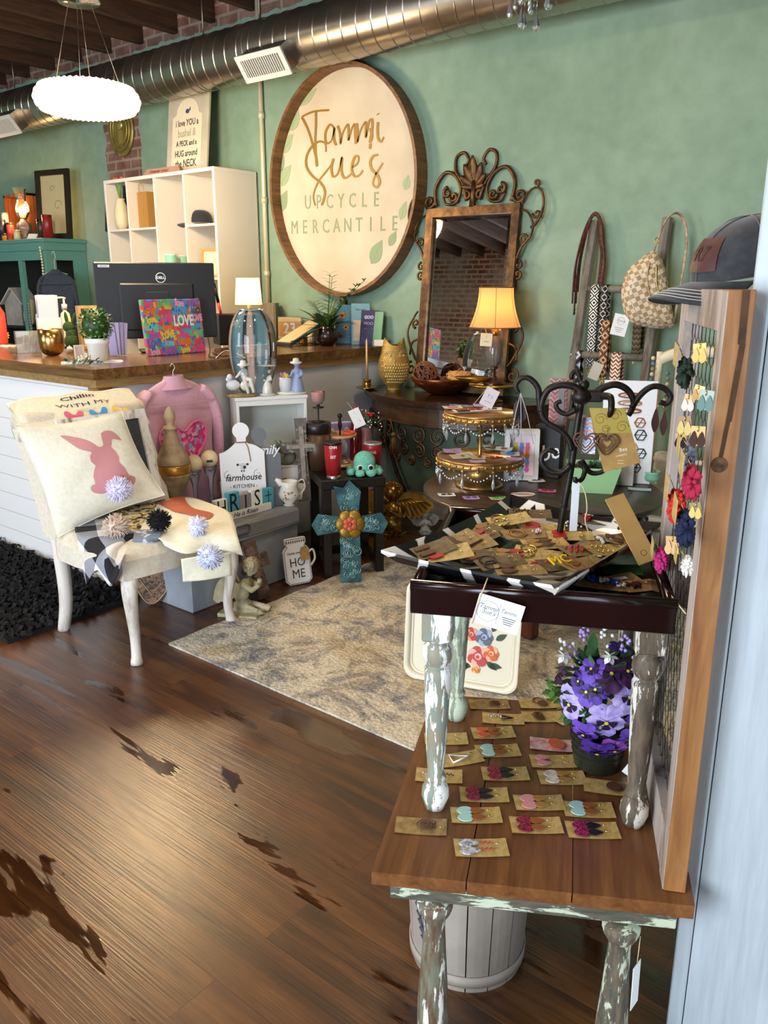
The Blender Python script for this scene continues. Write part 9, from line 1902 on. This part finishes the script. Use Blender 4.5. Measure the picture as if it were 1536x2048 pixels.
for i in range(110):
    a=rn.uniform(0,6.3); z=rn.uniform(-.8,.9); q=math.sqrt(1-z*z); dd=V((q*math.cos(a),q*math.sin(a),z)); leafblade(g,ctrF+dd*RF*rn.uniform(.4,.78),dd+V((rn.uniform(-.5,.5),rn.uniform(-.5,.5),rn.uniform(-.5,.5))),.05,.012,rn.choice([0,1]),.3,n=4)
for i in range(22):
    u,v=rn.uniform(1090,1118),rn.uniform(1362,1395); x,z=Lp(u,v); leafblade(g,(x,-.03+rn.uniform(-.02,.02),z),(rn.uniform(-1,1),rn.uniform(-1,0),rn.uniform(-.5,1)),.022,.008,2,.2,n=3)
g.tube(smooth([(0,0,hB*.9),Lp(1115,1400)[:1]+(-.02,)+Lp(1115,1400)[1:],Lp(1104,1380)[:1]+(-.02,)+Lp(1104,1380)[1:]],4),.0016,5,0)
g.build('foliage',[mt('2c4a24',.5),mt('3e6a34',.5),mt('5c8c3c',.5)],t)
for i,(u,v) in enumerate(((1112,1290),(1150,1262),(1192,1262),(1232,1270),(1252,1300),(1130,1310))):
    x,z=Lp(u,v); g=G(); P=smooth([(x*.3,0,ctrF.z),(x*.8,-.01,z-.03),(x,-.015,z)],4); g.tube(P,.0011,5,1)
    for k in range(9): j=len(P)-1-k%5; g.ball((P[j][0]+rn.uniform(-.012,.012),P[j][1]+rn.uniform(-.01,.01),P[j][2]+rn.uniform(-.008,.02)),.0045,0 if i%2 else 2,7)
    g.build('berry_sprig',[mt('b49ad8',.5),mt('4a6a3a',.6),mt('e6e4dc',.5)],t)
for u,v in((1115,1300),(1200,1290),(1255,1308),(1180,1345)):
    x,z=Lp(u,v); g=G()
    for k in range(6): a=k*PI/3; leafblade(g,(x,-.05,z),(math.cos(a),-.5,math.sin(a)),.020,.008,0,.1,n=3)
    g.build('white_blossom',mt('e4e2dc',.6),t)
# ---- earring cards on the bench
def E(kind,m1,m2=None): return ear(kind,m1,m2)
bc=[('kraft card with round dark wood earrings at the back of the bench top, left one',978,1409,.0,[('heartring',.015,0,.03,EM['brn']),('hook',.038,-.008,.012,HK)]),
 ('kraft card with two dark wood hoops at the back beside the bucket foliage',1078,1407,.0,[('ring',.0,.008,.03,EM['brn']),('disc',.008,-.006,.026,EM['brn'])]),
 ('gold card with black and white beaded diamond earrings',1006,1438,-.12,[('beads',-.02,.006,.03,EM['stripe']),('tri',.01,.0,.026,EM['blk']),('hook',.035,0,.012,HK)]),
 ('kraft card with carved dark wood heart earrings near the bucket',1086,1434,.0,[('heartring',-.012,.006,.030,EM['brn']),('heartring',-.010,-.010,.030,EM['brn'])]),
 ('gold card with orange red translucent drops and leather',986,1466,.05,E('drop','coral','lth')),
 ('card with brown leather earrings partly behind the left table leg',892,1478,-.02,E('drop','lth')),
 ('gold card with a pair of mint heart leaf earrings',995,1502,.03,E('heart','mint','lth')),
 ('white and red printed card with coral wood earrings beside the bucket',1104,1490,-.18,[('disc',.008,.006,.034,EM['coral']),('disc',.012,-.006,.034,EM['coral'])]),
 ('gold card with dusty pink leaf earrings left of the bucket base',1106,1523,-.03,E('drop','rose')),
 ('gold card with white triangle hoop earrings right of the left table leg',920,1518,.25,[('tri',.0,.0,.044,EM['whi']),('hook',.03,.01,.014,HK)]),
 ('gold card with red glitter and black leaf earrings, upper one',1010,1548,-.02,E('heart','glit','blk')),
 ('gold card with white beaded round earrings behind the left table leg',878,1552,-.12,[('beads',-.02,0,.03,EM['shell']),('beads',.02,0,.022,EM['blk'])]),
 ('gold card with marbled white shell earrings below the pink leaf card',1124,1556,-.03,E('heart','shell','tan')),
 ('kraft card with cut out dark wood disc earrings right of the bucket',1216,1575,-.22,[('ring',.015,0,.036,EM['brn']),('disc',.012,-.002,.030,EM['brn']),('hook',.042,-.008,.012,HK)]),
 ('gold card with red glitter and black leaf earrings, lower one',968,1590,-.05,E('heart','glit','blk')),
 ('gold card with dusty pink heart and tan leaf earrings',1078,1606,-.02,E('heart','rose','tan')),
 ('gold card with mint heart and leather earrings near the right table leg',1177,1620,-.08,E('heart','mint','lth')),
 ('gold card with mint heart and leather earrings beside the left leg foot',952,1631,-.02,E('heart','mint','lth')),
 ('kraft card with carved wooden heart earrings at the left edge of the bench',842,1653,-.12,[('heartring',.012,.003,.042,EM['brn']),('hook',.042,-.004,.014,HK)]),
 ('gold card with large pink glitter petals and orange leather earrings',1072,1651,-.04,E('heart','glit','lth')),
 ('gold card with purple glitter and black leaf earrings near the right leg foot',1185,1661,-.06,E('heart','glit','blk')),
 ('front most gold card with striped drop and red bead earrings on the bench',962,1696,-.01,[('drop',-.022,.010,.040,EM['stripe']),('drop',-.022,-.012,.040,EM['stripe']),('beads',.012,.009,.022,EM['red']),('beads',.012,-.010,.022,EM['red']),('hook',.035,.005,.014,HK)])]
for i,(lab,u,v,rr_,ar) in enumerate(bc):
    p=bt(u,v,.001+.0006*(i%2)); cm=mt('e0c8c4',.6,0,'c87880',50) if 'white and red printed' in lab else (KC if 'gold' in lab else CM['k'] if i%2 else CB2)
    card('earring_card',lab,p,.103,.052,PCk+.02+rr_,cm,ar)
p=bt(1128,1440); card('earring_card','small cream card tucked behind the left of the pansy bucket',p,.05,.04,PCk+.6,CM['c'],[])
p=bt(1252,1550,.002); t=thing('price_tag','white swing tag hanging from the right side of the pansy bucket','tag',V((p.x,p.y,ZB+.0)),0,None,Euler((-.2,.55,FACE(p)))); g=G(); g.box((0,0,.04),(.026,.0012,.075)); g.build('card',PAPER,t); g=G(); g.tube([(0,0,.075),(-.008,0,.095)],.001,4); g.build('string',TW,t)
p=Z(1268,1900,.30); t=thing('price_tag','narrow white tag hanging behind the right front leg of the bench','tag',V((q2.x+.0,q2.y,.30))+ux*.034,0,None,Euler((0,-.05,FACE(p)+1.2))); g=G(); g.box((0,0,-.05),(.03,.0012,.10)); g.build('card',PAPER,t); g=G(); g.tube([(0,0,0),(.005,0,.06)],.001,4); g.build('string',TW,t)
# ---- give every thing that was built in room coordinates an origin at its own base
bpy.context.view_layer.update()
for o in list(C.objects):
    if o.type=='EMPTY' and o.parent is None and o.location.length<1e-6 and o.children:
        P=[ch.matrix_world@V(c_) for ch in o.children_recursive if ch.type=='MESH' for c_ in ch.bound_box]
        if not P: continue
        c_=V(((min(p.x for p in P)+max(p.x for p in P))/2,(min(p.y for p in P)+max(p.y for p in P))/2,min(p.z for p in P)))
        o.location=c_
        for ch in o.children: ch.location=ch.location-c_
# ---- things that come in numbers share a group phrase
GR_={'candle_jar':'jars on and in the teal cabinet','mint_tumbler':'mint tumblers in the cube shelf','ball_candle':'ball candles on glass stems','glass_candlestick':'ball candle holders on the trunk','porcelain_figurine':'porcelain figurines on the white crate',
 'red_tumbler':'red tumblers on the side table','wicker_ball':'wicker balls in the copper bowl','woven_strap':'woven bag straps on the ladder','card_earrings':'earrings on cards hanging on the chicken wire','tassel_earrings':'yarn tassel earrings hanging on the chicken wire',
 'price_tag':'swing tags on the goods','duct_register':'registers on the spiral duct','cable':'cables on the sales counter','bead_garland':'wooden bead strands','crystal_chandelier':'crystal ceiling lamps','baseball_cap':'caps on display'}
for o in C.objects:
    if o.parent is None and 'category' in o.keys() and 'group' not in o.keys():
        n=o.name.split('.')[0]
        if n=='earring_card': z=o.location.z; o['group']='earring cards on the plank bench' if z<.55 else 'earring cards on the round table' if z<.625 else 'earring cards in the platter and tray' if z>.895 and o.location.y<2.2 else 'earring cards on the tiered gold stand'
        elif n in GR_ and (n+'.001') in bpy.data.objects: o['group']=GR_[n]
